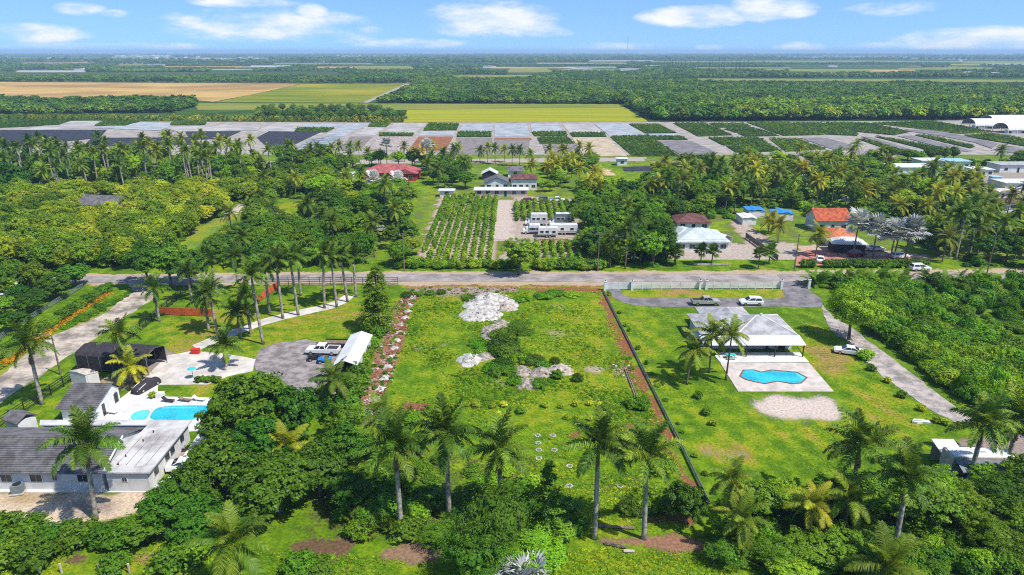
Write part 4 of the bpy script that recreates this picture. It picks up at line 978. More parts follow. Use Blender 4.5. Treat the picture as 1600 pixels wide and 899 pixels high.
# ---- across the street
o = house('house', 'bright red house with pink hip roof above the row plantation', 611, 281, 22, 10, 2.9, 2.6, 'hip', 'redroof', 'redwall', 0, 4)
MB().box(6.5, -1.3, 1.4, 8, 3.2, 3.0).build('wall', MT['redwall'], o); MB().add([(1.6, -3.4, 2.9), (11.4, -3.4, 2.9), (6.5, -3.4, 4.9), (1.6, 4, 2.9), (11.4, 4, 2.9), (6.5, 4, 4.9)], [(0, 3, 5, 2), (1, 2, 5, 4), (0, 2, 1)]).build('roof', MT['redroof'], o)
win(o, 4.6, -2.9, 1.5, 1.6, 1.3); win(o, 8.6, -2.9, 1.5, 1.6, 1.3)
house('house', 'small grey gabled house with white walls beside the dirt yard', 777, 297, 9.5, 8, 2.7, 2.0, 'gable', 'shingle_dark', 'white', 0, 2, axis='y')
house('house', 'white house with maroon hip roof right of the grey gabled house', 819, 297, 9.5, 8, 4.2, 1.6, 'hip', 'brownroof', 'white', 0, 3)
house('shed', 'white gabled outbuilding behind the small grey house', 765, 281, 6, 6, 2.4, 1.5, 'gable', 'porchroof', 'dark', 0, 0, False, cat='shed', axis='y')
house('shed', 'little dark roofed cabin behind the maroon roofed house', 805, 277, 6, 6, 2.6, 1.5, 'gable', 'shingle_dark', 'white', 0, 1, False, cat='shed')
house('storage_building', 'long low building with white flat roof at the head of the dirt yard', 783, 307.5, 19, 5, 2.3, .2, 'flat', 'porchroof', 'polish', 0, 5, cat='building')
house('house', 'grey roofed house nearly hidden in the left orchard', 160, 334, 17, 9, 2.8, 2.2, 'gable', 'shingle_dark', 'wall', R(-8), 3)
house('shed', 'pale blue and white building at the far left edge beside the orchard', -8, 486, 8, 7, 3.2, .3, 'flat', 'porchroof', 'bluegrey', R(35), 2, cat='building')
house('house', 'white house with pale metal hip roof and forecourt across the street', 1097, 394, 13.5, 12, 2.8, 2.3, 'hip', 'metalroof', 'white', 0, 4)
o = house('house_wing', 'pale metal roofed wing attached left of the forecourt house', 1072, 388, 7, 10, 2.7, 1.8, 'hip', 'metalroof', 'white', 0, 2, False, cat='house')
house('house', 'white house with dark brown roof behind the pale metal roofed house', 1083, 361, 9.5, 8, 2.6, 1.9, 'hip', 'brownroof', 'white', 0, 2)
def tent(label, px, py, w, d, rz, m='porchroof'):
    p = G(px, py); o = thing('carport_tent', label, 'carport', (p.x, p.y, 0), rz)
    for s in (-1, 1):
        MB().add([(s * w / 2, 0, 2.0), (s * w / 2, d, 2.0), (0, d, 2.9), (0, 0, 2.9), (s * w / 2, 0, 2.07), (s * w / 2, d, 2.07), (0, d, 2.97), (0, 0, 2.97)], [(0, 1, 2, 3), (7, 6, 5, 4), (0, 4, 5, 1), (0, 3, 7, 4)]).build('roof_slope', MT[m], o)
        MB().box(s * w / 2, d * .5, 1.45, .04, d, 1.1).build('side_sheet', MT[m], o)
        for k in range(4): MB().box(s * (w / 2 - .08), .1 + (d - .2) * k / 3, 1, .08, .08, 2).build('post', MT['white'], o)
tent('white carport tent beside the pale metal roofed house', 1135, 384, 4, 10, R(28))
house('house', 'terracotta roofed white house behind the silver palms', 1300, 362, 9.5, 8, 3.4, 2.6, 'gable', 'terracotta', 'wall', 0, 2)
house('house_wing', 'orange tiled front wing of the terracotta house', 1315, 386, 7, 8, 2.7, 1.7, 'hip', 'orangetile', 'white', R(-8), 2, cat='house')
house('porch_shelter', 'white hip roofed entrance porch in front of the orange tiled wing', 1326, 396, 8, 4.5, 2.6, 1.3, 'hip', 'porchroof', 'dark', R(-8), 0, False, cat='porch')
sheet('brick_drive', [(1246, 398), (1262, 391), (1300, 392), (1320, 402), (1390, 400), (1450, 405), (1450, 415), (1300, 414), (1240, 416)], MT['brickpave'], .06, .2)
def tarp(nm, label, px, py, w, d, h, m, cat='shed', wm='white', rz=0):
    p = G(px, py); o = thing(nm, label, cat, (p.x, p.y, 0), rz)
    MB().box(0, d / 2, h / 2, w * .92, d * .92, h).build('wall', MT[wm], o); b = MB(); n = 6
    b.add([(-w / 2 + w * i / n, d * j, h + .1 + .14 * math.sin(i * 2.1 + j) + .25 * (1 - abs(i / n * 2 - 1))) for j in (0, 1) for i in range(n + 1)], [(i, i + 1, n + 2 + i, n + 1 + i) for i in range(n)]); b.build('roof_sheet', MT[m], o)
tarp('tarp_shed', 'shed under a bright blue tarpaulin left of the yellow palms', 1182, 341, 5.5, 6, 2.3, 'bluetarp'); tarp('tarp_shed', 'white shed with flat blue roof behind the silver palms', 1225, 346, 6, 6, 2.4, 'bluetarp')
tarp('metal_shed', 'grey white sloping shed below the blue tarpaulin', 1171, 352, 4.5, 7, 2.0, 'porchroof')
for i, (x, y, w, d, h, m, lb) in enumerate([(1430, 273, 19, 10, 3.0, 'porchroof', 'long white flat building behind the yellow topped palms at right'), (1456, 262, 10, 8, 3.0, 'porchroof', 'white flat roofed block behind the long white building at right'), (1499, 264, 9, 8, 3.2, 'bluemetal', 'shed with light blue metal roof near the right nursery'),
                                        (1536, 276, 8, 7, 2.8, 'porchroof', 'small white cottage right of the red object'), (1590, 270, 16, 9, 3.2, 'shingle_grey', 'grey roofed white house at the right edge below the nursery'), (1598, 298, 14, 8, 2.8, 'porchroof', 'long white roofed trailer home at the right edge'),
                                        (1565, 312, 8, 6, 2.6, 'pinkdeck', 'pale round roofed shed at the right edge'), (1556, 290, 3, 3, 3.2, 'bluemetal', 'narrow pale blue tank shed at right'), (1595, 330, 9, 7, 2.6, 'brownroof', 'dark roofed shack at the right edge among palms'),
                                        (1270, 285, 5, 4, 2.2, 'porchroof', 'small white shed among the bushes right of the dug field'), (972, 259, 4.5, 4, 3.0, 'porchroof', 'white box shed beside the dark shade beds'), (404, 272, 4, 6, 2.4, 'porchroof', 'white van shaped shed left of the red house'), (421, 272, 5, 7, 2.8, 'porchroof', 'white domed shed left of the red house'),
                                        (541, 282, 5, 4, 2.6, 'porchroof', 'small white garage left of the red house'), (698, 308, 5, 3, 2.2, 'porchroof', 'low white shed at the top of the row plantation'), (1330, 320, 4, 3, 2.4, 'polish', 'pale hut under the palms behind the terracotta house')]):
    house('outbuilding', lb, x, y, w, d, h, .3, 'flat', m, 'white', 0, 2 if w > 6 else 1, w > 6, cat='building')
field2 = lambda nm, poly, m, z: sheet(nm, poly, m, z, jag=.15)
field2('shade_bed', [(972, 261), (1018, 260), (1022, 268), (975, 268)], MT['shade'], .08); field2('shade_bed', [(906, 280), (932, 279), (938, 287), (904, 288)], MT['bluegrey'], .08)
# ------------------------------------------------------------------ vehicles
def wheels(o, xs, y, r, w=.24):
    for x in xs:
        for s in (-1, 1):
            t = MB().wheel(x, s * y, r, r, w).build('wheel', MT['rubber'], o); MB().tube([(x, s * (y + w / 2 - .01), r), (x, s * (y + w / 2 + .015), r)], r * .6, 12).build('rim', MT['chrome'], t)
def car(nm, label, cat, px, py, rz, paint, typ='suv', z=.06, group=None, sc=1.0):
    p = G(px, py); o = thing(nm, label, cat, (p.x, p.y, z), rz, group, sc); m = MT[paint]
    if typ == 'pickup':
        L2, hw = 2.95, .98
        body = [(-L2, .55), (-L2, 1.12), (-.55, 1.12), (1.35, 1.12), (2.7, 1.02), (2.92, .85), (2.92, .5), (-2.85, .45)]; cab = [(-.75, 1.1), (-.6, 1.82), (.75, 1.86), (1.5, 1.1)]
        xs, r = (-1.85, 1.85), .40
    elif typ == 'sedan':
        L2, hw = 2.35, .9
        body = [(-2.35, .45), (-2.35, .85), (-2.1, .98), (-1.3, .98), (1.1, .92), (2.1, .8), (2.35, .6), (2.3, .32), (-2.3, .32)]; cab = [(-1.75, .95), (-.85, 1.42), (.3, 1.44), (1.2, .92)]
        xs, r = (-1.4, 1.4), .33
    else:
        L2, hw = 2.35, .94
        body = [(-2.35, .5), (-2.33, 1.0), (-1.3, 1.06), (1.15, 1.06), (2.1, .95), (2.35, .72), (2.33, .4), (-2.3, .4)]; cab = [(-2.2, 1.02), (-1.95, 1.66), (.35, 1.72), (1.25, 1.05)]
        xs, r = (-1.42, 1.42), .37
    b = MB()
    n = len(body); cxb = sum(q[0] for q in body) / n; czb = sum(q[1] for q in body) / n
    ins = [(cxb + (q[0] - cxb) * .97, czb + (q[1] - czb) * .93) for q in body]
    lay = [(-hw, ins), (-hw + .09, body), (hw - .09, body), (hw, ins)]
    vs = [(x, y, zz) for y, pr in lay for x, zz in pr]; fs = [tuple(range(n)), tuple(range(4 * n - 1, 3 * n - 1, -1))]
    for k in range(3): fs += [(k * n + (i + 1) % n, k * n + i, (k + 1) * n + i, (k + 1) * n + (i + 1) % n) for i in range(n)]
    if typ == 'pickup':
        fs = [f for f in fs]
    b.add(vs, fs); b.build('body', m, o)
    t = [.04 if q[1] < 1.2 else .2 for q in cab]
    MB().side(cab, -hw + .03, hw - .03, 0, t).build('cab' if typ == 'pickup' else 'roof', m, o)
    # glass: sides, windscreen, rear window set proud of the cab
    cx, cz = sum(q[0] for q in cab) / 4, sum(q[1] for q in cab) / 4
    gl = [(cx + (q[0] - cx) * .86, cz + (q[1] - cz) * .68 + .03) for q in cab]; tt = [.04 + .16 * max(0, min(1, (q[1] - cab[0][1]) / (cab[1][1] - cab[0][1]))) - .03 for q in gl]
    mid = [(gl[0][0] + gl[3][0]) / 2, (gl[1][0] + gl[2][0]) / 2]
    for s in (-1, 1):
        for A, Bq in (((gl[0], gl[1]), None), ((gl[2], gl[3]), None)):
            k = 0 if A[0] is gl[0] else 1
            q = [gl[0], gl[1], (mid[1] - .05, gl[1][1]), (mid[0] - .05, gl[0][1])] if k == 0 else [(mid[0] + .05, gl[3][1]), (mid[1] + .05, gl[2][1]), gl[2], gl[3]]
            tq = [.0 + .16 * max(0, min(1, (u[1] - cab[0][1]) / (cab[1][1] - cab[0][1]))) for u in q]
            MB().add([(u[0], s * (hw - .03 - .04 - tv + .035), u[1]) for u, tv in zip(q, tq)], [(0, 1, 2, 3)]).build('side_window', MT['glass'], o)
    def pane(a, c, nm2, off):
        f0, f1 = .16, .9; A = (a[0] + (c[0] - a[0]) * f0 + off, a[1] + (c[1] - a[1]) * f0 + .01); C = (a[0] + (c[0] - a[0]) * f1 + off, a[1] + (c[1] - a[1]) * f1 + .012)
        MB().add([(A[0], -hw + .16, A[1]), (A[0], hw - .16, A[1]), (C[0], hw - .3, C[1]), (C[0], -hw + .3, C[1])], [(0, 1, 2, 3)]).build(nm2, MT['glass'], o)
    pane(cab[3], cab[2], 'windscreen', .03); pane(cab[0], cab[1], 'rear_window', -.03)
    if typ == 'pickup':
        MB().box(-1.85, 0, 1.135, 2.0, 1.6, .03).build('bed_liner', MT['dark'], o)
        for s in (-1, 1): MB().box(-1.8, s * .9, 1.2, 2.3, .12, .16).build('bed_rail', m, o)
        MB().box(-2.88, 0, 1.15, .1, 1.7, .22).build('tailgate', m, o)
    for s in (-1, 1):
        MB().box(body[-3][0] - .04 if typ != 'pickup' else 2.88, s * (hw - .28), .74 if typ != 'sedan' else .62, .12, .36, .16).build('headlight', MT['headlamp'], o)
        MB().box(-L2 - .005, s * (hw - .2), .85 if typ != 'sedan' else .75, .06, .26, .2).build('taillight', MT['taillamp'], o)
    MB().box(L2 - .03, 0, .42, .12, hw * 1.7, .16).build('bumper', MT['dark'], o)
    wheels(o, xs, hw - .12, r); return o
car('pickup_truck', 'silver pickup truck with dark bed parked on the right-hand driveway', 'truck', 1102, 476.5, 0, 'carsilver', 'pickup')
car('suv', 'white car with dark windows parked on the driveway beside the silver pickup', 'car', 1173, 476.5, R(180), 'carwhite', 'suv')
car('sedan', 'white saloon car parked under the spreading tree by the track', 'car', 1325, 553, R(159), 'carwhite', 'sedan', .03)
car('pickup_truck', 'white pickup truck with open bed on the gravel yard', 'truck', 505, 553, R(176), 'carwhite', 'pickup')
car('suv', 'silver white estate car on the street beyond the thicket', 'car', 1437, 423, 0, 'carwhite', 'suv', .07)
car('suv', 'white car under the silver palms on the brick drive', 'car', 1405, 404, R(10), 'carwhite', 'suv')
car('sedan', 'second white car further back beneath the silver palms', 'car', 1368, 392, R(5), 'carwhite', 'sedan')
car('suv', 'maroon car in front of the white entrance porch', 'car', 1338, 401, R(15), 'carmaroon', 'suv')
car('sedan', 'pale car nosing out of the red brick drive by the clipped hedge', 'car', 1281, 409, R(70), 'carwhite', 'sedan')
car('sedan', 'light coloured car half hidden by the big tree beside the left bungalow', 'car', 293, 733, R(10), 'carwhite', 'sedan', .09)
car('suv', 'white car under the porch at the left end of the grey shingled house', 'car', 1093, 540, R(-60), 'carwhite', 'suv', .05)
car('pickup_truck', 'white pickup at the far end of the dirt yard', 'truck', 870, 316, 0, 'carwhite', 'pickup')
car('suv', 'dark red car beside the rows at the head of the dirt yard', 'car', 827, 317, R(20), 'carmaroon', 'suv')
car('suv', 'dark grey car left of the white pickup in the far yard', 'car', 852, 315, R(5), 'cargrey', 'suv')
car('suv', 'silver car in the shaded grove below the red house', 'car', 598, 362, R(12), 'carsilver', 'suv'); car('suv', 'silver car hidden among trees left of the grove', 'car', 557, 362, R(70), 'carsilver', 'suv')
# boat-like covered car by the canopy
p = G(229, 607); q = G(236, 596); o = thing('covered_car', 'low car under a fitted black cover on the white paving', 'car', (p.x, p.y, .07), math.atan2(4, 1.3))
st = [(-2.4, .55, .55), (-2.2, .85, .85), (-1.2, .93, 1.0), (-.4, .9, 1.28), (.6, .9, 1.3), (1.3, .93, 1.0), (2.2, .85, .85), (2.5, .5, .5)]
V = []; nn = 9
for x, w, h in st:
    for k in range(nn):
        a = math.pi * k / (nn - 1); V.append((x, -w * math.cos(a), .08 + h * math.sin(a) ** .6))
MB().add(V, [(i * nn + k, i * nn + k + 1, (i + 1) * nn + k + 1, (i + 1) * nn + k) for i in range(len(st) - 1) for k in range(nn - 1)] + [tuple(range(nn)), tuple(range((len(st) - 1) * nn, len(st) * nn))]).build('fitted_cover', MT['dark'], o, True)
MB().tube([(-2.3, -.62, .6), (-1.4, -.66, .92), (-.5, -.62, 1.12)], .05, 5).build('trim', MT['white'], o); MB().tube([(-2.3, .62, .6), (-1.4, .66, .92), (-.5, .62, 1.12)], .05, 5).build('trim', MT['white'], o)
wheels(o, (-1.45, 1.45), .82, .3, .2)
def atv(label, px, py, rz, m, roof=False):
    p = G(px, py); o = thing('utility_buggy' if roof else 'quad_bike', label, 'buggy' if roof else 'quad bike', (p.x, p.y, .06), rz); s = 1.35 if roof else 1.0
    MB().side([(-1.1 * s, .45), (-1.05 * s, .85), (-.3 * s, .75), (.2 * s, .8), (.7 * s, 1.0), (1.15 * s, .8), (1.1 * s, .45)], -.38 * s, .38 * s).build('body', MT[m], o)
    MB().box(-.35 * s, 0, .95, .75 * s, .36 * s, .2).build('seat', MT['dark'], o)
    for k in (-1, 1): MB().box(.78 * s, k * .48 * s, .78, .62, .3, .08).build('fender', MT[m], o); MB().box(-.78 * s, k * .48 * s, .78, .62, .3, .08).build('fender', MT[m], o)
    if roof:
        for x in (-.8, .55):
            MB().tube([(x, -.6, .8), (x, -.55, 1.95), (x, .55, 1.95), (x, .6, .8)], .035, 6).build('roll_bar', MT['black'], o)
        MB().box(-.12, 0, 1.99, 1.6, 1.2, .06).build('roof', MT[m], o)
    else: MB().tube([(.3, -.42, 1.22), (.42, 0, 1.12), (.3, .42, 1.22)], .03, 6).build('handlebar', MT['black'], o)
    wheels(o, (-.78 * s, .78 * s), .52 * s, .31, .26)
atv('black quad bike in front of the white pickup on the gravel', 492, 563, R(200), 'carblack'); atv('blue quad bike beside the white ridged shelter', 508, 567, R(190), 'bluetarp'); atv('dark roofed utility buggy at the edge of the gravel yard', 510, 596, R(185), 'carblack', True)
p = G(530, 541); o = thing('flatbed_trailer', 'grey flatbed trailer behind the white pickup on the gravel yard', 'trailer', (p.x, p.y, .06), R(178))
MB().box(0, 0, .62, 5.5, 2.1, .12).build('deck', MT['wood'], o); MB().tube([(2.7, -.8, .55), (4.2, 0, .5), (2.7, .8, .55)], .06, 5).build('drawbar', MT['black'], o); wheels(o, (-.5, .4), 1.05, .34)
for s in (-1, 1): MB().box(0, s * 1.03, .8, 5.5, .06, .2).build('side_rail', MT['black'], o)
# big vehicles in the dirt yard, trailer home at lower right
def motorhome(nm, label, px, py, rz, Ln, h, boxm, cab=True, cat='motorhome', roofm='porchroof'):
    p = G(px, py); o = thing(nm, label, cat, (p.x, p.y, 0), rz); w = 2.4; hb = .75
    MB().side([(-Ln / 2, hb), (-Ln / 2, h - .1), (-Ln / 2 + .15, h), (Ln / 2 - .2, h), (Ln / 2, h - .2), (Ln / 2, hb)], -w / 2, w / 2).build('body', MT[boxm], o)
    MB().box(0, 0, h + .03, Ln - .4, w - .2, .08).build('roof', MT[roofm], o); MB().box(.2, .2, h + .2, .8, .7, .28).build('roof_unit', MT['wall'], o)
    for s in (-1, 1):
        for f in (-.3, .05, .32): win(o, Ln * f, s * w / 2, h * .62, 1.0, .6, '-y' if s < 0 else '+y', panes=1)
        MB().box(0, s * (w / 2 + .012), h * .36, Ln * .94, .02, .12).build('stripe', MT['acgrey'], o)
    if cab:
        MB().side([(Ln / 2 - .1, .5), (Ln / 2 - .1, 2.0), (Ln / 2 + .7, 1.95), (Ln / 2 + 1.1, 1.3), (Ln / 2 + 1.7, 1.15), (Ln / 2 + 1.75, .5)], -1.0, 1.0).build('cab', MT['carwhite'], o)
        MB().add([(Ln / 2 + .74, -.9, 1.9), (Ln / 2 + .74, .9, 1.9), (Ln / 2 + 1.12, .9, 1.36), (Ln / 2 + 1.12, -.9, 1.36)], [(0, 1, 2, 3)]).build('windscreen', MT['glass'], o)
        wheels(o, (-Ln * .28, Ln / 2 + .9), 1.0, .42, .28)
    else: wheels(o, (-.5, .4), 1.05, .36); MB().tube([(Ln / 2, -.6, .6), (Ln / 2 + 1.2, 0, .55), (Ln / 2, .6, .6)], .05, 5).build('drawbar', MT['black'], o)
    return o
motorhome('box_truck', 'white box truck with grey ribbed box at the left of the truck yard', 842, 352, R(180), 5.0, 3.6, 'wall', cat='truck'); motorhome('box_truck', 'grey box truck behind the long white caravan', 880, 352, R(180), 5.0, 3.7, 'acgrey', cat='truck', roofm='greyfence')
motorhome('motorhome', 'long white caravan parked on the right of the truck yard', 880, 366, R(180), 8.0, 3.0, 'white', False, 'caravan'); motorhome('motorhome', 'white caravan with two dark windows nearest the rows', 856, 370, R(180), 5.5, 2.8, 'white', False, 'caravan')
motorhome('motorhome', 'white camper with rounded front at the left of the caravans', 835, 365, R(180), 3.2, 2.7, 'white', True)
p = G(862, 378); o = thing('trailer_frame', 'orange steel trailer frame lying in front of the caravans', 'trailer', (p.x, p.y, 0)); MB().box(0, .8, .45, 8, .2, .25).build('beam', MT['orangetile'], o); MB().box(0, -.8, .45, 8, .2, .25).build('beam', MT['orangetile'], o)
for k in range(6): MB().box(-3.6 + k * 1.44, 0, .45, .12, 1.5, .18).build('cross_member', MT['orangetile'], o)
wheels(o, (-.5, .5), .95, .36)
o = motorhome('caravan', 'white caravan with awning half hidden by palms at the lower right', 1522, 742, R(-2), 7.6, 3.2, 'polish', False, 'caravan')
MB().add([(-3.6, -1.2, 2.9), (3.6, -1.2, 2.9), (3.6, -3.2, 2.3), (-3.6, -3.2, 2.3), (-3.6, -1.2, 2.95), (3.6, -1.2, 2.95), (3.6, -3.2, 2.35), (-3.6, -3.2, 2.35)], [(0, 1, 2, 3), (7, 6, 5, 4), (3, 2, 6, 7)]).build('awning', MT['bluegrey'], o)
p = G(1475, 725); o = thing('screen_annex', 'white framed annex with white sloping roof left of the caravan', 'shed', (p.x, p.y, 0), R(-2))
MB().add([(-1.4, -1.6, 2.1), (1.4, -1.6, 2.1), (1.4, 1.4, 2.7), (-1.4, 1.4, 2.7), (-1.4, -1.6, 2.2), (1.4, -1.6, 2.2), (1.4, 1.4, 2.8), (-1.4, 1.4, 2.8)], [(0, 1, 2, 3), (7, 6, 5, 4), (0, 4, 5, 1), (1, 5, 6, 2), (0, 3, 7, 4)]).build('roof', MT['porchroof'], o)
MB().box(0, .9, 1.15, 2.7, .08, 2.3).build('back_wall', MT['polish'], o); MB().box(0, -1.5, .5, 2.7, .06, 1.0).build('screen_panel', MT['polish'], o)
for sx in (-1, 1):
    for sy in (-1.5, .95): MB().box(sx * 1.33, sy, 1.1, .09, .09, 2.2).build('post', MT['dark'], o)
p = G(1520, 768); o = thing('utility_trailer', 'small blue grey utility trailer in front of the lower right caravan', 'trailer', (p.x, p.y, 0), R(60)); MB().box(0, 0, .8, 2.6, 1.5, .7).build('box', MT['bluegrey'], o); MB().box(0, 0, 1.18, 2.7, 1.6, .06).build('lid', MT['bluemetal'], o); wheels(o, (0,), .85, .32)
# ------------------------------------------------------------------ fences, walls, poles
def fence(label, pts, h, m, panel=2.4, kindp='black', post=.08, group=None):
    P0 = [G(*p) for p in pts]; o = thing('fence', label, 'fence', (P0[0].x, P0[0].y, 0), 0, group); cache = {}
    for a, b in zip(P0, P0[1:]):
        n = max(1, round((b - a).length / panel)); d = (b - a) / n; ang = math.atan2(d.y, d.x); ln = d.length
        key = round(ln, 1)
        if key not in cache:
            q = MB()
            if kindp == 'picket':
                q.box(ln / 2, 0, h * .94, ln, .06, .08); q.box(ln / 2, 0, .25, ln, .06, .08)
                k = int(ln / .16)
                for i in range(k): q.box((i + .5) * ln / k, 0, h * .52, .12, .03, h * .8)
            elif kindp == 'solid':
                q.box(ln / 2, 0, h * .5 + .05, ln - post, .04, h * .9)
            elif kindp == 'rails':
                for z in (.3, .62, .94, 1.2): q.box(ln / 2, 0, h * z / 1.25, ln, .05, .085)
                for i in range(int(ln / .22)): q.box((i + .5) * .22, 0, h * .5, .018, .018, h * .92)
            cache[key] = (q.mesh('panel', MT[m]), MB().box(0, 0, h / 2 + .03, post, post, h + .1).mesh('post', MT[m]))
        for i in range(n):
            p = a + d * i - P0[0]; link('panel', cache[key][0], o, p, ang); link('post', cache[key][1], o, p, ang)
    link('post', cache[key][1], o, P0[-1] - P0[0], 0); return o
fence('black railing along the dirt road beside the left property', [(-30, 690), (60, 632), (100, 605), (160, 562), (220, 518), (262, 483), (290, 458)], 1.8, 'black', 2.4, 'rails', .13)
fence('black railing along the street behind the tall left palms', [(402, 447), (500, 446), (600, 446), (622, 446)], 1.9, 'black', 2.4, 'rails', .09)
fence('black mesh fence along the track at the far left', [(-20, 545), (60, 492), (130, 450)], 1.1, 'acgrey', 3, 'rails', .07)
fence('orange red windscreen barrier across the left lawn', [(252, 492), (290, 494), (336, 495)], 1.7, 'banner', 3.0, 'solid', .1); fence('orange red windscreen barrier climbing toward the street', [(398, 478), (418, 463), (436, 450)], 1.7, 'banner', 3.0, 'solid', .1)
o = fence('white picket fence with square pillars along the street frontage', [(988, 452.5), (1093, 452), (1102, 452), (1180, 452), (1220, 451.5)], 1.75, 'white', 2.0, 'picket', .1)
fence('pale solid sliding gate at the left end of the white picket fence', [(946, 453.5), (987, 453)], 1.8, 'greyfence', 3.0, 'solid', .1)
for i, (x, y) in enumerate([(945, 453.8), (987, 453.2), (1093, 452.4), (1103, 452.4), (1220, 451.8), (1263, 451)]):
    p = G(x, y); o = thing('gate_pillar', ('first', 'second', 'third', 'fourth', 'fifth', 'sixth')[i] + ' white pillar from the left of the picket frontage', 'pillar', (p.x, p.y - .12, 0), 0, 'white pillars of the picket frontage')
    MB().box(0, 0, 1.0, .5, .5, 2.2).build('shaft', MT['white'], o); MB().box(0, 0, 2.13, .62, .62, .1).build('cap', MT['white'], o); MB().box(0, 0, 2.28, .22, .22, .22).build('lantern', MT['black'], o)
fence('dark low boundary fence along the right side of the empty plot', [(942, 455), (980, 530), (1020, 610), (1060, 690), (1108, 790)], 0.6, 'acgrey', 2.6, 'rails', .06)
fence('low white garden wall in front of the forecourt house', [(1085, 415), (1140, 415)], .5, 'pinkdeck', 4, 'solid', .2); fence('grey wall beside the lane right of the forecourt house', [(1165, 372), (1215, 408)], 1.6, 'wood', 3, 'solid', .12)
def upole(label, px, py, top, light=False):
    p = G(px, py); h = HG(px, py, top); o = thing('utility_pole', label, 'pole', (p.x, p.y, 0)); MB().tube([(0, 0, -.2), (0, 0, h)], [.16, .10], 8).build('post', MT['woodpole'], o)
    if light: MB().tube([(0, 0, h - .2), (-1.2, 0, h + .15), (-1.9, 0, h + .1)], .05, 6).build('lamp_arm', MT['acgrey'], o); MB().box(-2.0, 0, h + .08, .6, .25, .14).build('lamp_head', MT['wall'], o)
    else:
        MB().box(0, 0, h - .5, 1.9, .1, .12).build('crossarm', MT['woodpole'], o); 
        for s in (-.8, 0, .8): MB().tube([(s, 0, h - .45), (s, 0, h - .25)], .05, 6).build('insulator', MT['wall'], o)
    return Vector((p.x, p.y, h - .25))
tops = [upole('wooden utility pole at the street beside the row plantation', 632, 424, 365), upole('wooden utility pole right of the tall palm across the street', 934, 424, 363), upole('wooden utility pole beside the red brick drive', 1241, 423, 366), upole('wooden utility pole by the tall palms at right', 1541, 432, 352)]
upole('wooden pole with street lamp arm on the verge of the dirt road', 95, 586, 523, True)
for i in range(3):
    for k, s in enumerate((-.8, .8)):
        a, b = tops[i], tops[i + 1]; pts = [a.lerp(b, t / 10) + Vector((0, s, -1.6 * (1 - (t / 5 - 1) ** 2))) for t in range(11)]
        tag(MB().tube(pts, .022, 4).build('power_line', MT['wire']), '%s overhead cable between the %s pair of street poles' % (('near', 'far')[k], ('left', 'middle', 'right')[i]), 'cable', 'overhead cables')
# ------------------------------------------------------------------ small things
def heap(nm, label, px, py, rx, ry, h, m, seed, cat='rubble', group=None, rocks=14):
    p = G(px, py); o = thing(nm, label, cat, (p.x, p.y, 0), 0, group); n = 30; V = []; F = []
    rg = 12
    for i in range(rg + 1):
        for k in range(n):
            a = 2 * math.pi * k / n; t = i / rg
            ed = 1 + .35 * (float(fbm(np.array(seed * 7.1 + 3 * math.cos(a)), np.array(3 * math.sin(a)), .7, 3)) - .5) * 2
            x, y = rx * t * ed * math.cos(a), ry * t * ed * math.sin(a)
            z = h * max(0, 1 - t) ** .8 * (1 - .15 * t) + (float(fbm(np.array(x + seed * 9.), np.array(y), 1.3, 4)) - .5) * h * .8 * (1 - t ** 3)
            V.append((x, y, max(z, .02) if i < rg else -.05))
    for i in range(rg):
        for k in range(n): F.append((i * n + k, i * n + (k + 1) % n, (i + 1) * n + (k + 1) % n, (i + 1) * n + k))
    MB().add(V, F).build('mound', MT[m], o, True); r = random.Random(seed)
    for i in range(rocks):
        a = r.uniform(0, 6.28); t = r.uniform(.2, 1.02); s = r.uniform(.05, .15) * (1 + h * .3)
        b = MB(); x, y = rx * t * math.cos(a), ry * t * math.sin(a); z = h * max(0, 1 - t) ** .8
        v8 = [(x + s * (sx + r.uniform(-.4, .4)), y + s * (sy + r.uniform(-.4, .4)), z + s * .7 * (sz + r.uniform(-.3, .3))) for sz in (-1, 1) for sx, sy in ((-1, -1), (1, -1), (1, 1), (-1, 1))]
        b.add(v8, [(3, 2, 1, 0), (4, 5, 6, 7), (0, 1, 5, 4), (1, 2, 6, 5), (2, 3, 7, 6), (3, 0, 4, 7)]).build('stone', MT[m], o)
    return o
heap('limestone_heap', 'large white limestone rubble heap near the back of the plot', 768, 474, 5.6, 4.6, 2.2, 'rockwhite', 1, rocks=70); heap('limestone_heap', 'white rubble spread at the lower left of the large heap', 752, 493, 4.2, 3.4, 1.5, 'rockwhite', 2, rocks=50)
heap('limestone_heap', 'pale rubble lobe at the right side of the large white heap', 790, 481, 2.6, 2.4, 1.4, 'rockpink', 3, rocks=24); heap('limestone_heap', 'rounded cream limestone heap left of the weedy mounds', 734, 564, 2.2, 2.6, 1.3, 'rockwhite', 4, rocks=16)
heap('spoil_heap', 'pale spoil ridge joining the cream heap to the weeds', 757, 558, 1.7, 1.6, .9, 'rockgrey', 5)
for i, (x, y, rx, ry, h, m, lb) in enumerate([(770, 517, 2.4, 3.2, 1.0, 'rockgrey', 'grey spoil mound just below the white heap'), (765, 524, 1.8, 2.2, .8, 'rockgrey', 'small grey mound at the left of the dark weeds'), (815, 581, 2.0, 1.9, 1.0, 'rockgrey', 'grey spoil mound in the middle of the plot'), (846, 584, 2.2, 2.0, 1.1, 'rockgrey', 'second grey spoil mound right of the middle one'),
                                       (876, 580, 2.5, 2.2, 1.3, 'rockpink', 'smooth pinkish spoil mound at the right of the row'), (825, 601, 2.3, 2.0, 1.1, 'rockgrey', 'weedy spoil mound nearest the camera in the plot'), (784, 506, 1.6, 1.8, .8, 'rockgrey', 'low weedy grey mound right under the white heap')]):
    heap('spoil_heap', lb, x, y, rx, ry, h, m, 10 + i, rocks=8)
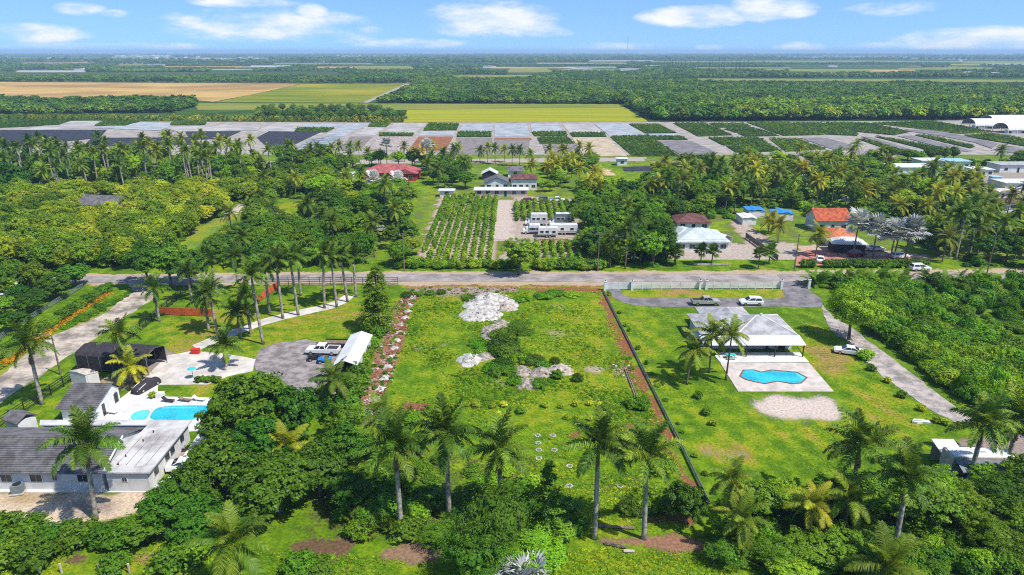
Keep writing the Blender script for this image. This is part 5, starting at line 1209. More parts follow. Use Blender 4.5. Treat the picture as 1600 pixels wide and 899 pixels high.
for i, (x, y, s) in enumerate([(641, 477, 1.0), (637.5, 487, 1.1), (633, 497, 1.1), (627, 508, 1.15), (625, 520.5, 1.25), (621, 532.5, 1.2), (616, 545, 1.1), (611, 559, 1.2), (606, 574, 1.35), (600, 591, 1.5), (593, 608, 1.7), (585, 625, 1.6), (572, 646, 1.7), (643, 466, .8)]):
    heap('limestone_pile', 'white limestone pile, %s from the back along the red soil strip' % ['second', 'third', 'fourth', 'fifth', 'sixth', 'seventh', 'eighth', 'ninth', 'tenth', 'eleventh', 'twelfth', 'thirteenth', 'last and nearest', 'first and smallest'][i], x, y, s * (.58 + .22 * ((i * 7) % 5) / 4), s * (.48 + .2 * ((i * 3) % 4) / 3), .45, 'rockwhite', 30 + i, 'rock pile', 'white piles along the red soil strip', 5)
CLOD = []
for _i, _m in enumerate(('rockgrey', 'timber', 'timber', 'rockpink', 'timber')):
    _q = random.Random(_i); _v = [(.5 * (sx + _q.uniform(-.4, .4)), .5 * (sy + _q.uniform(-.4, .4)), .3 * (sz + _q.uniform(-.3, .3))) for sz in (-1, 1) for sx, sy in ((-1, -1), (1, -1), (1, 1), (-1, 1))]
    CLOD.append(MB().add(_v, [(3, 2, 1, 0), (4, 5, 6, 7), (0, 1, 5, 4), (1, 2, 6, 5), (2, 3, 7, 6), (3, 0, 4, 7)]).mesh('clod', MT[_m]))
_a = np.concatenate([fill([(630, 458), (652, 458), (642, 490), (630, 530), (618, 570), (610, 600), (602, 630), (598, 665), (558, 665), (562, 625), (580, 575), (598, 530), (614, 490)], .55, 71), fill([(634, 450), (812, 450), (806, 458), (650, 460)], .7, 72), fill([(955, 568), (985, 570), (1000, 625), (985, 600)], .6, 73)])
scatter('rubble', 'stones and red clods littering the soil strip on the left of the plot', 'rubble', np.concatenate([_a, np.full((len(_a), 1), .03)], 1), np.random.default_rng(6).uniform(.12, .55, len(_a)) ** 1.3, CLOD, 71)
_b = np.array([p for p in _a if random.random() < .10]); scatter('strip_weeds', 'weeds sprouting between the stones of the soil strip', 'weeds', np.concatenate([_b, np.zeros((len(_b), 1))], 1), np.random.default_rng(7).uniform(.2, .5, len(_b)), [KIND['weedmound'][0][0], KIND['weedmound'][1][0]], 72)
r3 = random.Random(12)
for i, (x, y) in enumerate([(840, 681), (864, 681), (841, 693), (842, 704), (866, 704), (842, 717), (890, 729), (890, 760), (969, 760), (965, 700), (1000, 676)]):
    p = G(x, y); o = thing('stone_ring', 'ring of white stones round a planting hole, %s' % ['back left of the six', 'back right of the six', 'second at left', 'third at left', 'right middle of the six', 'front left of the six', 'left of the palm crown', 'lowest beside the palm trunk', 'between the two front palms', 'near the red soil patch', 'near the right soil strip'][i], 'stones', (p.x, p.y, 0), r3.uniform(0, 6), 'stone ringed planting holes')
    for k in range(9):
        a = k * .698; MB().box(math.cos(a) * .34, math.sin(a) * .34, .04, .2, .15, .12, a + .4).build('stone', MT['rockwhite'], o)
def logs(nm, label, A, B, n, m, r=.1, cat='timber'):
    a, b = G(*A), G(*B); o = thing(nm, label, cat, (a.x, a.y, 0)); d = b - a; pr = Vector((-d.y, d.x, 0)).normalized()
    for i in range(n): 
        q = pr * (i - n / 2) * r * 2.1; MB().tube([tuple(q + Vector((0, 0, r))), tuple(q + d * (.85 + .15 * ((i * 7) % 3) / 2) + Vector((0, 0, r)))], r, 6).build('plank', MT[m], o)
logs('timber_stack', 'stack of red brown timber lying at the left of the plot', (632, 634), (668, 637), 6, 'timber', .13); logs('timber_beam', 'long timber beam lying beside the right boundary strip', (979, 578), (998, 628), 2, 'wood', .14)
logs('fallen_trunk', 'fallen dead trunk beside the front palms', (945, 849), (985, 857), 1, 'bark', .2, 'log'); logs('fallen_trunk', 'pale cut log on the grass in front of the fallen trunk', (974, 861), (994, 862), 1, 'polish', .16, 'log'); logs('fallen_trunk', 'dark log lying behind the two front palms', (935, 822), (1000, 826), 1, 'wood', .18, 'log')
p = G(306, 553); o = thing('ice_chest', 'red box standing at the back of the white concrete pad', 'box', (p.x, p.y, .06)); MB().box(0, 0, .42, 1.4, .7, .8).build('box', MT['redplastic'], o); MB().box(0, 0, .87, 1.46, .76, .1).build('lid', MT['redplastic'], o)
p = G(302, 592); o = thing('patio_umbrella', 'small cyan parasol beside the planted bed on the pad', 'umbrella', (p.x, p.y, .06)); MB().tube([(0, 0, 0), (0, 0, 1.9)], .04, 6).build('pole', MT['acgrey'], o)
MB().add([(0, 0, 2.1)] + [(.7 * math.cos(k * .785), .7 * math.sin(k * .785), 1.7) for k in range(8)], [(0, k + 1, (k + 1) % 8 + 1) for k in range(8)]).build('canopy', MT['cyan'], o)
def lounge(label, px, py, rz, m, z=.07):
    p = G(px, py); o = thing('sun_lounger', label, 'lounger', (p.x, p.y, z), rz); MB().box(0, 0, .32, 1.3, .6, .08).build('seat', MT[m], o); MB().add([(.6, -.3, .34), (.6, .3, .34), (1.15, .3, .8), (1.15, -.3, .8), (.6, -.3, .26), (.6, .3, .26), (1.2, .3, .74), (1.2, -.3, .74)], [(0, 1, 2, 3), (7, 6, 5, 4), (0, 4, 5, 1), (3, 2, 6, 7)]).build('backrest', MT[m], o)
    for sx in (-.55, .55):
        for sy in (-.25, .25): MB().box(sx, sy, .15, .05, .05, .3).build('leg', MT[m], o)
for i, (x, y, m, lb) in enumerate([(266, 629, 'dark', 'dark lounger behind the curved pool'), (292, 628, 'wood', 'brown daybed behind the curved pool'), (314, 627, 'white', 'white lounger at the right rear corner of the pool deck'), (177, 647, 'white', 'white chair set beside the pool house wall')]): lounge(lb, x, y, R(170), m)
p = G(251, 621); o = thing('planter', 'white planter cube with yellow flowers on the pool deck', 'planter', (p.x, p.y, .07)); MB().box(0, 0, .35, 1.0, 1.0, .7).build('box', MT['white'], o); q = link('foliage', KIND['yshrub'][0][0], o); q.location = (-1.1, -.3, .1); q.scale = (1.3,) * 3
for i, (px, py, z, lb) in enumerate([(183, 597, 0, 'white satellite dish on the grass by the small shed'), (8, 690, 0, 'white satellite dish at the left gable of the bungalow')]):
    p = G(px, py); o = thing('satellite_dish', lb, 'satellite dish', (p.x, p.y, 0), R(200)); MB().tube([(0, 0, 0), (0, 0, 1.0)], .04, 6).build('mast', MT['acgrey'], o)
    V = [(0, .0, 1.25)] + [(.6 * math.cos(k * .5236), -.22, 1.25 + .6 * math.sin(k * .5236)) for k in range(12)]; MB().add(V, [(0, k + 1, (k + 1) % 12 + 1) for k in range(12)]).build('reflector', MT['white'], o, True); MB().tube([(0, 0, .8), (0, -.7, 1.2)], .025, 5).build('feed_arm', MT['acgrey'], o)
p = G(36, 672); o = thing('garden_shed', 'grey roofed shed between the bungalow and the black railing', 'shed', (p.x, p.y, 0), R(-25)); MB().box(0, 0, 1.0, 3.0, 2.4, 2.2).build('wall', MT['wall'], o)
for s in (-1, 1): MB().add([(-1.7, s * 1.45, 1.95), (1.7, s * 1.45, 1.95), (1.7, 0, 2.75), (-1.7, 0, 2.75), (-1.7, s * 1.45, 2.05), (1.7, s * 1.45, 2.05), (1.7, 0, 2.85), (-1.7, 0, 2.85)], [(0, 1, 2, 3), (7, 6, 5, 4), (0, 4, 5, 1)]).build('roof_slope', MT['shingle_dark'], o)
p = G(1436, 660); o = thing('white_tarp_bundle', 'white wrapped bundle on the lawn by the track end', 'bundle', (p.x, p.y, 0)); MB().prism([(-1.2, -.3), (-.6, -.6), (.3, -.4), (1.2, -.7), (1.3, 0), (.4, .3), (-.6, .4)], 0, .35).build('wrap', MT['white'], o); MB().box(.1, -.1, .38, 1.9, .08, .05, .1).build('strap', MT['acgrey'], o)
p = G(15, 870); o = thing('garden_chair', 'red wooden garden chair at the bottom left corner', 'chair', (p.x, p.y, 0), R(30)); MB().box(0, 0, .4, .8, .8, .06).build('seat', MT['redplastic'], o); MB().box(0, .42, .85, .8, .08, .9).build('backrest', MT['redplastic'], o)
for sx in (-.38, .38):
    MB().box(sx, 0, .65, .1, .9, .05).build('armrest', MT['redplastic'], o); MB().box(sx, -.36, .32, .07, .07, .64).build('leg', MT['redplastic'], o); MB().box(sx, .38, .32, .07, .07, .64).build('leg', MT['redplastic'], o)
p = G(1425, 862); o = thing('concrete_tank', 'open dark concrete tank below the lower right palms', 'tank', (p.x, p.y, 0), R(-4))
for (cx, cy, sx, sy) in ((0, -1.2, 3.2, .15), (0, 1.2, 3.2, .15), (-1.52, 0, .15, 2.25), (1.52, 0, .15, 2.25)): MB().box(cx, cy, .4, sx, sy, .9).build('wall', MT['acgrey'], o)
MB().box(0, 0, .1, 2.9, 2.2, .1).build('floor', MT['dark'], o); sheet('concrete_slab', [(1455, 854), (1505, 852), (1522, 872), (1470, 878)], MT['gravel'], .08, .1)
for i, (x, y) in enumerate([(62, 896), (97, 896), (157, 896), (203, 896)]):
    p = G(x, y); o = thing('fence_post', ('first', 'second', 'third', 'fourth')[i] + ' short wooden post from the left along the bottom edge', 'post', (p.x, p.y, 0), 0, 'wooden posts along the bottom edge'); MB().box(0, 0, .55, .14, .14, 1.2).build('shaft', MT['polish'], o); MB().box(0, 0, 1.17, .17, .17, .05).build('cap', MT['polish'], o)
# ------------------------------------------------------------------ the far land
def fieldmat(name, c1, c2, c3=None, st=(.01, .06, 1), rows=None, rough=1.0, thr=(.35, .65)):
    m = bpy.data.materials.new(name); m.use_nodes = True; t = m.node_tree; b = t.nodes['Principled BSDF']
    b.inputs['Roughness'].default_value = rough; b.inputs['Specular IOR Level'].default_value = .05
    geo = N(t, 'ShaderNodeNewGeometry').outputs['Position']
    n = N(t, 'ShaderNodeTexNoise'); n.inputs['Scale'].default_value = 1; n.inputs['Detail'].default_value = 6; n.inputs['Roughness'].default_value = .6
    L(t, VM(t, 'MULTIPLY', geo, st), n.inputs['Vector'])
    col = MIX(t, SMOOTH(t, n.outputs[0], *thr), c1, c2)
    if c3:
        n2 = N(t, 'ShaderNodeTexNoise'); n2.inputs['Scale'].default_value = .006; n2.inputs['Detail'].default_value = 3; L(t, geo, n2.inputs['Vector'])
        col = MIX(t, SMOOTH(t, n2.outputs[0], .45, .62), col, c3)
    if rows:
        w = N(t, 'ShaderNodeTexWave'); w.wave_type = 'BANDS'; w.bands_direction = 'Y'; w.inputs['Scale'].default_value = rows; w.inputs['Distortion'].default_value = 1.2; w.inputs['Detail'].default_value = 3
        L(t, geo, w.inputs['Vector']); col = MIX(t, 1.0, col, MIX(t, w.outputs[1], (.62, .62, .62), (1.2, 1.2, 1.2)), 'MULTIPLY')
    L(t, col, b.inputs['Base Color']); return m
FM = dict(gold=fieldmat('golden_field', (.36, .22, .075), (.48, .325, .105), (.27, .17, .065)), green=fieldmat('green_field', (.10, .145, .008), (.20, .21, .010), (.27, .235, .012)),
          yellow=fieldmat('yellow_field', (.20, .235, .010), (.29, .275, .014), st=(.006, .09, 1)), pale=fieldmat('pale_green_field', (.13, .165, .025), (.22, .215, .04)),
          bedg=fieldmat('container_bed_green', (.018, .052, .010), (.036, .085, .016), st=(.3, .3, 1), rows=.28), bedo=fieldmat('container_bed_olive', (.035, .065, .016), (.07, .095, .02), st=(.3, .3, 1), rows=.22),
          bedt=fieldmat('container_bed_teal', (.018, .05, .022), (.036, .08, .034), st=(.3, .3, 1), rows=.25), bedl=fieldmat('container_bed_lime', (.06, .11, .012), (.12, .17, .016), st=(.3, .3, 1), rows=.25),
          mats=fieldmat('weed_mats', (.25, .275, .30), (.37, .395, .42), st=(.12, .12, 1), rows=.12), gmat=fieldmat('grey_mats', (.15, .14, .15), (.22, .205, .215), st=(.2, .2, 1), rows=.2),
          pmat=fieldmat('pale_mats', (.26, .25, .245), (.38, .36, .345), st=(.08, .08, 1)), rub=fieldmat('mixed_pots', (.16, .10, .09), (.45, .40, .38), st=(.8, .8, 1)))
def field(name, poly, m, z=-.1): return sheet(name, poly, m, z, jag=0)
field('field', [(-400, 126.5), (470, 131), (392, 148), (332, 159), (290, 155), (-400, 158)], FM['gold'])
field('field', [(472, 131.3), (634, 131.3), (566, 160.5), (335, 159.5), (395, 148)], FM['green'])
field('field', [(300, 161.5), (965, 162.6), (985, 172), (310, 172)], FM['pale'], -.08)
field('field', [(636, 172), (975, 168), (1014, 190.5), (630, 191.5)], FM['yellow'], -.05)
field('field', [(560, 103.3), (640, 103.3), (650, 108), (555, 107.5)], FM['pale'])
field('field', [(800, 105.5), (850, 105.2), (866, 112.5), (790, 112.5)], FM['pale'])
field('field', [(1085, 122.7), (1700, 125), (1700, 129), (1090, 126)], FM['pale'])
field('field', [(1240, 108.2), (1430, 108), (1430, 111.5), (1230, 111.5)], FM['pale'])
field('field', [(1020, 96.2), (1700, 96.0), (1700, 97.4), (1020, 97.6)], FM['pale'])
field('farm_track', [(634, 131), (641, 131.2), (575, 160.5), (566, 160.5)], MT['lane'], -.05)
field('farm_track', [(-400, 187), (640, 191.6), (1030, 190), (1040, 192.5), (640, 193.6), (-400, 189)], mat('brown_margin', (.20, .135, .08), .95, .2, .1), -.03)
field('nursery_yard', [(-400, 187.5), (640, 192.2), (1020, 191), (1300, 190), (1800, 186), (1800, 247), (1000, 247), (380, 257), (-400, 252)], MT['lane'], -.02)
BEDS = [('pmat', [(404, 204), (434, 192.6), (484, 193.2), (460, 206)]), ('shade', [(404, 216), (422, 207), (496, 208), (438, 235), (426, 235)]), ('bedo', [(468, 201), (520, 201), (508, 207), (462, 206)]),
        ('mats', [(482, 194), (538, 194), (524, 200), (474, 199)]), ('mats', [(542, 194), (578, 193.4), (536, 212), (508, 212)]), ('bluegrey', [(484, 219), (510, 215), (532, 215), (492, 240), (456, 238)]),
        ('bedo', [(582, 193), (609, 193), (602, 199), (576, 199)]), ('pmat', [(572, 200), (600, 200), (586, 211), (556, 210)]), ('soilbed', [(548, 215), (580, 215), (560, 235), (532, 234)]),
        ('pmat', [(618, 193.6), (664, 193.6), (646, 208), (602, 208)]), ('bedg', [(596, 209), (644, 209), (642, 213), (594, 213)]), ('rub', [(592, 215), (640, 215), (622, 235), (578, 232)]),
        ('bedg', [(672, 194), (715, 195), (711, 203.5), (664, 204)]), ('mats', [(664, 206), (709, 206), (706, 212), (656, 212)]), ('rustbed', [(656, 215), (705, 215), (695, 234), (640, 236)]),
        ('mats', [(726, 195), (767, 195), (765.5, 206), (719, 206)]), ('bedg', [(718, 207), (765, 207), (765, 214), (716, 214)]), ('soilbed', [(716, 217), (767, 217), (764, 240), (709, 240)]),
        ('mats', [(775, 195), (821, 195), (825, 213), (775, 213)]), ('rustbed', [(775, 216), (827, 216), (828, 219), (775, 219)]), ('soilbed', [(775, 220), (825, 220), (823, 240), (775, 240)]),
        ('mats', [(831, 195), (870, 195), (878, 206), (833, 206)]), ('bedg', [(833, 207), (881, 207), (884, 213), (837, 213)]), ('bedo', [(842, 216), (887, 216), (895, 225), (846, 225)]), ('soilbed', [(850, 226), (897, 226), (904, 240), (855, 240)]),
        ('pmat', [(881, 195), (925, 195), (939, 207), (891, 207)]), ('bedg', [(892.6, 208.5), (942, 208.5), (945, 214), (897, 214)]), ('tanbed', [(897, 217), (948, 217), (976, 243), (915, 243)]),
        ('mats', [(932, 195), (979, 195), (1004, 211), (953, 211)]), ('bedo', [(958, 216), (1012, 214), (1056, 243), (990, 243)]), ('bedg', [(983, 195), (1030, 195), (1058, 208.5), (1009, 209)]),
        ('mats', [(1011, 210), (1059, 209.5), (1064, 211.5), (1014, 212.5)]), ('gmat', [(1024, 221), (1081, 221), (1122, 240), (1062, 242)]), ('bedt', [(1016, 214), (1062, 213.5), (1076, 219.5), (1022, 219.5)]),
        ('bedo', [(1051, 193), (1102, 193), (1145, 212), (1091, 214)]), ('bedo', [(1107.5, 193.5), (1162, 193.5), (1175, 200), (1122, 200)]), ('bedo', [(1130, 202), (1177, 201), (1203, 207), (1149, 208)]),
        ('bedt', [(1152, 209), (1205, 208.5), (1218, 213), (1164, 214)]), ('bedo', [(1167, 192), (1233, 192), (1289, 211.5), (1224, 213)]), ('bedt', [(1236, 192.6), (1284, 192.6), (1340, 208), (1340, 213), (1293, 211)]),
        ('bedt', [(1106, 216), (1186, 215.6), (1201, 225), (1130, 228)]), ('bedg', [(1134, 229), (1201, 226), (1222, 237), (1150, 239)]), ('bedl', [(1201, 217), (1246, 218), (1291, 234), (1228, 238)]),
        ('gmat', [(1250, 216), (1291, 216), (1340, 230), (1312, 238)]), ('bedg', [(1338, 217), (1354, 219), (1424, 240), (1409, 242)]), ('gmat', [(1345, 213.8), (1362, 215), (1426, 235), (1418, 237.5)]),
        ('bedg', [(1366, 214), (1397, 218), (1472, 232), (1456, 237)]), ('gmat', [(1402, 213), (1424, 212.4), (1520, 237), (1497, 238)]), ('bedg', [(1429, 212), (1454, 213), (1524, 230), (1516, 232.5)]),
        ('gmat', [(1402, 203), (1460, 203), (1560, 225), (1550, 233), (1521, 223), (1470, 213)]), ('bedl', [(1360, 193), (1457, 190), (1551, 207), (1502, 210)]), ('bedt', [(1287, 192.5), (1357, 193), (1421, 207), (1397, 212), (1343, 207)]),
        ('bedg', [(1504, 213), (1551, 209), (1640, 226), (1640, 236)]), ('gmat', [(1560, 226), (1640, 240), (1640, 248), (1555, 236)]),
        ('bedg', [(-100, 189), (105, 189), (83, 196), (-100, 204)]), ('pmat', [(35, 204), (110, 190.5), (160, 190.5), (140, 200)]), ('shade', [(-200, 206), (150, 205), (140, 216), (30, 227), (-200, 228)]),
        ('bedg', [(163, 191), (215, 190.5), (195, 197), (150, 197)]), ('mats', [(145, 200), (225, 192.5), (268, 194), (250, 204)]), ('bedo', [(273, 191.5), (320, 191.5), (318, 196), (268, 196)]),
        ('pmat', [(260, 200), (325, 197), (400, 197), (398, 204), (283, 206)]), ('shade', [(293, 207), (372, 206.5), (350, 216), (300, 219)]), ('shade', [(150, 217), (290, 216), (300, 226), (140, 228)])]
bedpts = []; HOLES = []
for i, (m, poly) in enumerate(BEDS):
    _cx = sum(p[0] for p in poly) / len(poly); _cy = sum(p[1] for p in poly) / len(poly); _ex = (1.10, 1.12) if _cx < 1020 else (.99, .98); poly = [(_cx + (p[0] - _cx) * _ex[0], _cy + (p[1] - _cy) * _ex[1]) for p in poly]
    mm = FM.get(m) or MT[m]
    field('nursery_bed', poly, mm, .10 + .004 * i if not m.startswith('bed') else .22 + .003 * i)
    if m.startswith('bed'): bedpts.append((m, fill(poly, 2.0, i, jit=.3)))
def shp(a, z=0.0): return np.concatenate([a, np.full((len(a), 1), z)], 1)
POTS = [vmesh('plant', blob(700 + i, 9, .8, .8, .55, .35, 12, .34, .22, cz=.5, core=0), LF[m]) for i, m in enumerate(('mango', 'mid', 'conifer'))]
a = np.concatenate([p for m, p in bedpts]); rs = np.random.default_rng(3)
scatter('container_plants', 'rows of potted plants packed on the nursery beds', 'plants', shp(a, .2), rs.uniform(.7, 1.1, len(a)), POTS, 4)
# white panel lines that frame the mats
for q in ([(-200, 113.6), (520, 112.4), (560, 116.2), (-200, 117.6)], [(560, 103.3), (640, 103.3), (650, 108), (555, 107.5)], [(800, 105.5), (850, 105.2), (866, 112.5), (790, 112.5)], [(1085, 122.7), (1700, 125), (1700, 129), (1090, 126)], [(1240, 108.2), (1430, 108), (1430, 111.5), (1230, 111.5)], [(1020, 96.2), (1700, 96.0), (1700, 97.4), (1020, 97.6)], [(700, 118), (830, 117), (850, 120), (710, 121)]):
    HOLES.append([(p[0], p[1] - .1 if k < 2 else p[1] + (p[1] - 80) * .16) for k, p in enumerate(q)])
field('field', [(-200, 113.6), (520, 112.4), (560, 116.6), (-200, 118)], FM['bedo'])
field('field', [(700, 118), (830, 117), (850, 120), (710, 121)], FM['pale'])
# ---- patchwork of far fields
_r = random.Random(31)
for i in range(46):
    y = 84.5 + 26 * _r.random() ** 1.6; x = _r.uniform(-250, 1850); w = _r.uniform(40, 150); h = (y - 80) * _r.uniform(.05, .12)
    field('field', [(x, y), (x + w, y), (x + w * 1.04 - (x - 800) * .002, y + h), (x - 3, y + h)], FM[_r.choice(['pale', 'pale', 'green', 'gold', 'pmat'])], -.12 + .002 * i); HOLES.append([(x - 4, y - .12), (x + w + 4, y - .12), (x + w * 1.04 + 4, y + h + (y - 80) * .17), (x - 6, y + h + (y - 80) * .17)])
# ---- far woods
FARC = [vmesh('crown', blob(720 + i, 34, 3.4, 3.4, 2.7, 1.1, 16, 1.15, .75, cz=3.4, low=-.6, core=.3), LF[m]) for i, m in enumerate(('mango', 'mid', 'mango', 'conifer', 'mango', 'mid'))]
FARY = [vmesh('crown', blob(730 + i, 34, 3.2, 3.2, 2.5, 1.0, 16, 1.1, .7, cz=3.2, low=-.6, core=.3), LF[m]) for i, m in enumerate(('lime', 'yellow', 'mid', 'lime'))]
PALMF = [C_COC[0]]
def wood(name, label, polys, sp, smin, smax, src, seed):
    a = np.concatenate([fill(p, sp, seed + i, HOLES) for i, p in enumerate(polys)]); r = np.random.default_rng(seed)
    k = fbm(a[:, 0], a[:, 1], .02, 3)
    return scatter(name, label, 'trees', shp(a, -.3), (smin + (smax - smin) * np.clip((k - .25) * 2, 0, 1)) * r.uniform(.8, 1.2, len(a)), src, seed)
wood('woodland', 'dark woodland strip between the golden field and the nursery', [[(-200, 160), (300, 161), (308, 166), (270, 176), (-200, 180)]], 6.0, .9, 1.3, FARC, 21)
wood('woodland', 'broad dark green woodland beyond the yellow field', [[(590, 160.8), (662, 131.5), (1060, 130), (1700, 131), (1700, 163), (990, 163)]], 6.5, .9, 1.35, FARC, 22)
wood('woodland', 'bright and dark trees along the back of the right-hand nursery', [[(978, 164), (1700, 164), (1700, 184), (1520, 186), (1040, 188.5), (1012, 185)]], 6.0, 1.0, 1.7, FARC[:3] + FARY, 23)
wood('woodland', 'low brown green scrub in front of the far right woods', [[(1200, 148), (1700, 138), (1700, 146), (1220, 160)]], 7.0, .6, .9, FARY + FARC, 24)
wood('woodland', 'belt of woodland behind the golden and green fields', [[(-300, 116), (640, 118), (980, 113.5), (1060, 118), (1700, 117), (1700, 121.5), (1080, 121.5), (1060, 129), (660, 130), (470, 130), (-300, 125.8)]], 9.0, .9, 1.4, FARC, 25)
wood('woodland', 'far belts of trees fading toward the horizon on the flat plain', [[(-300, 101), (556, 101.5), (556, 108.5), (640, 109), (780, 113), (560, 117.5), (-300, 115.5)], [(640, 101), (790, 101), (780, 105), (650, 107.5)], [(870, 103), (1225, 103), (1220, 112), (1080, 117), (870, 113)], [(1440, 101), (1700, 101), (1700, 116), (1080, 116.5), (1225, 112.2), (1440, 112)], [(870, 98.5), (1700, 98.5), (1700, 101), (870, 102)]], 15.0, .8, 1.5, FARC, 26)
wood('woodland', 'farthest tree belts just below the horizon', [[(-600, 96), (80, 96), (400, 98), (560, 95), (1010, 96), (1010, 98.2), (640, 100), (-600, 100.5)], [(-1200, 86.2), (2800, 86.2), (2600, 87.6), (-1000, 87.6)], [(-1000, 89), (2600, 89), (2400, 90.4), (600, 91.2), (400, 90), (-900, 90.2)], [(420, 92.5), (2400, 92.8), (2400, 94.5), (420, 94.3)]], 30.0, 1.6, 3.2, FARC, 27)
# orchard rows beside the nursery: trees one can tell apart
rr = random.Random(5)
for k, (x0, x1, yy, sp) in enumerate(((395, 638, 187.5, 7.0), (400, 618, 181, 7.5), (405, 600, 176.5, 8.0))):
    A, B = G(x0, yy), G(x1, yy); n = int((B - A).length / sp)
    for i in range(n):
        p = A.lerp(B, (i + .5 + rr.uniform(-.2, .2)) / n)
        o = thing('orchard_tree', 'round dark orchard tree in the %s row left of the yellow field' % ('front', 'middle', 'back')[k], 'tree', (p.x, p.y, -.2), rr.uniform(0, 6), 'orchard rows beside the yellow field', 6.5 / 6 * rr.uniform(.85, 1.15))
        c, t, _, _ = KIND['broad'][i % 3]; q = link('crown', c, o); q.scale = (.85, .85, .9); q = link('trunk', t, o); q.scale = (.85, .85, .9)
a = np.concatenate([fill([(190, 182), (640, 183), (625, 190.5), (170, 188)], 6, 41), fill([(-200, 181), (190, 182), (180, 186.5), (-200, 186)], 6, 42)])
wood('woodland', 'lighter green groves scattered through the far woodland belts', [[(640, 140), (900, 138), (980, 146), (700, 150)], [(1160, 131), (1330, 131), (1290, 136), (1180, 136)], [(100, 110), (420, 109), (400, 113), (120, 114)], [(1300, 150), (1500, 147), (1560, 153), (1330, 157)]], 7.0, .8, 1.2, FARY, 33)
scatter('palm_rows', 'yellow green young palms in rows along the nursery edge', 'palms', shp(a, -.2), np.random.default_rng(1).uniform(.5, .85, len(a)), [C_COC[0], C_COC[1], C_COCY[0]], 8)
for i, x in enumerate([1037, 1041, 1046, 1050, 1055, 1059, 1064, 1070, 1078, 1090, 1108, 1112, 1117, 1122, 1127, 1131, 1150, 1155, 1161, 1168]):
    p = G(x, 111.5 + rr.uniform(-.8, .8)); o = thing('casuarina', 'tall slim dark pine in the far windbreak', 'tree', (p.x, p.y, -.3), rr.uniform(0, 6), 'far windbreak of slim pines', rr.uniform(1.1, 1.7))
    link('crown', CON[2][0], o); link('trunk', CON[2][1], o)
# ---- far buildings
def shed(nm, label, cat, loc, w, d, h, roof, wall, group=None, rz=0, rise=.18):
    o = thing(nm, label, cat, loc, rz, group); b = MB().box(0, 0, h / 2 - .2, w, d, h + .4).build('wall', wall, o)
    MB().side([(-w / 2 - .3, h), (w / 2 + .3, h), (w / 2 + .3, h + .15), (0, h + rise * w * .5 + .15), (-w / 2 - .3, h + .15)], -d / 2 - .3, d / 2 + .3).build('roof', roof, o)
    return o
W0, WR = MT['wall'], MT['porchroof']
for i, (x, y, w, d) in enumerate([(100, 95.2, 160, 60), (165, 94.2, 200, 60), (215, 93.6, 190, 70), (268, 93.4, 190, 60), (318, 93.4, 170, 60), (362, 94, 130, 60), (200, 99.4, 130, 24), (243, 102.6, 70, 20), (400, 96.8, 100, 30), (440, 97.4, 150, 30), (497, 97.6, 100, 30)]):
    p = G(x, y); shed('greenhouse', ('long white greenhouse roof low on the left horizon', 'small pale shed below the far greenhouses')[i in (6, 7)], 'greenhouse', (p.x, p.y, -.3), w, d, 5, WR, W0, ('far greenhouses', 'sheds below the far greenhouses')[i in (6, 7)], rise=.02)
for i, (x, y, w, d, lb) in enumerate([(130, 111.5, 36, 18, 'white farm building among dark trees beyond the golden field'), (672, 110.6, 20, 14, 'small white shed at the edge of the central woods'), (910, 112, 90, 12, 'long pale low roof left of the far warehouse'), (985, 111, 60, 12, 'pale low roof just left of the far white warehouse'), (1018, 106, 60, 22, 'white warehouse beside the far slim pines'),
                              (1515, 117.5, 42, 14, 'white farm shed in the right distance'), (1556, 118, 34, 14, 'grey farm shed at the right edge in the distance'), (765, 106.5, 40, 14, 'pale roofed shed right of the far pale field'), (1300, 105, 30, 14, 'tiny white roof behind the far right field')]):
    p = G(x, y); shed('farm_shed', lb, 'shed', (p.x, p.y, -.3), w, d, 6, WR, W0, rise=.06)
r2 = np.random.default_rng(9); b = MB()
for i in range(3200):
    y = 80 + 1.6 + abs(r2.normal(0, 4.2)); x = r2.uniform(-300, 1900)
    if x > 700 and r2.random() < .45: continue
    if y > 97 : continue
    p = G(x, y); s = p.y / 1067; b.box(p.x, p.y, 2, r2.uniform(1, 4.5) * s, r2.uniform(8, 30), r2.uniform(5, 11) + s * .45)
tag(b.build('distant_town', mat('town_white', (.7, .7, .7), .8, .3, .002)), 'speckle of far pale buildings along the horizon', 'town', kind='stuff')
def mast(nm, label, px, py, ptop, w, far=None):
    p = G(px, py); h = HG(px, py, ptop) ; o = thing(nm, label, 'mast', (p.x, p.y, -.3))
    b = MB()
    for (sx, sy) in ((-1, -1), (1, -1), (0, 1)): b.tube([(sx * w, sy * w, 0), (sx * w * .5, sy * w * .5, h)], [w * .22, w * .16], 5)
    b.build('tower', MT['acgrey'], o); c = MB()
    for k in range(12):
        z = h * k / 12; f = 1 - .5 * k / 12
        c.tube([(-w * f, -w * f, z), (w * f, -w * f, z + h / 12)], w * .1, 4); c.tube([(w * f, -w * f, z), (0, w * f, z + h / 12)], w * .1, 4)
    c.build('lattice_brace', MT['acgrey'], o)
mast('radio_mast', 'tall grey radio mast breaking the horizon right of centre', 980, 86, 57, 3.2)
mast('radio_mast', 'slim radio mast near the far greenhouses on the left', 124, 93, 73, 1.6)
for x, y, t in ((129, 111, 101), (151, 109, 98), (197, 110, 98), (373, 109, 97), (1363, 106, 94), (1377, 107, 95)):
    p = G(x, y); h = max(8, HG(x, y, t)); o = thing('utility_pole', 'tiny distant utility pole standing in the far trees', 'pole', (p.x, p.y, -.3), 0, 'distant utility poles')
    MB().tube([(0, 0, 0), (0, 0, h)], .35, 5).build('post', MT['woodpole'], o); MB().box(0, 0, h - 1, 4, .3, .3).build('crossarm', MT['woodpole'], o)
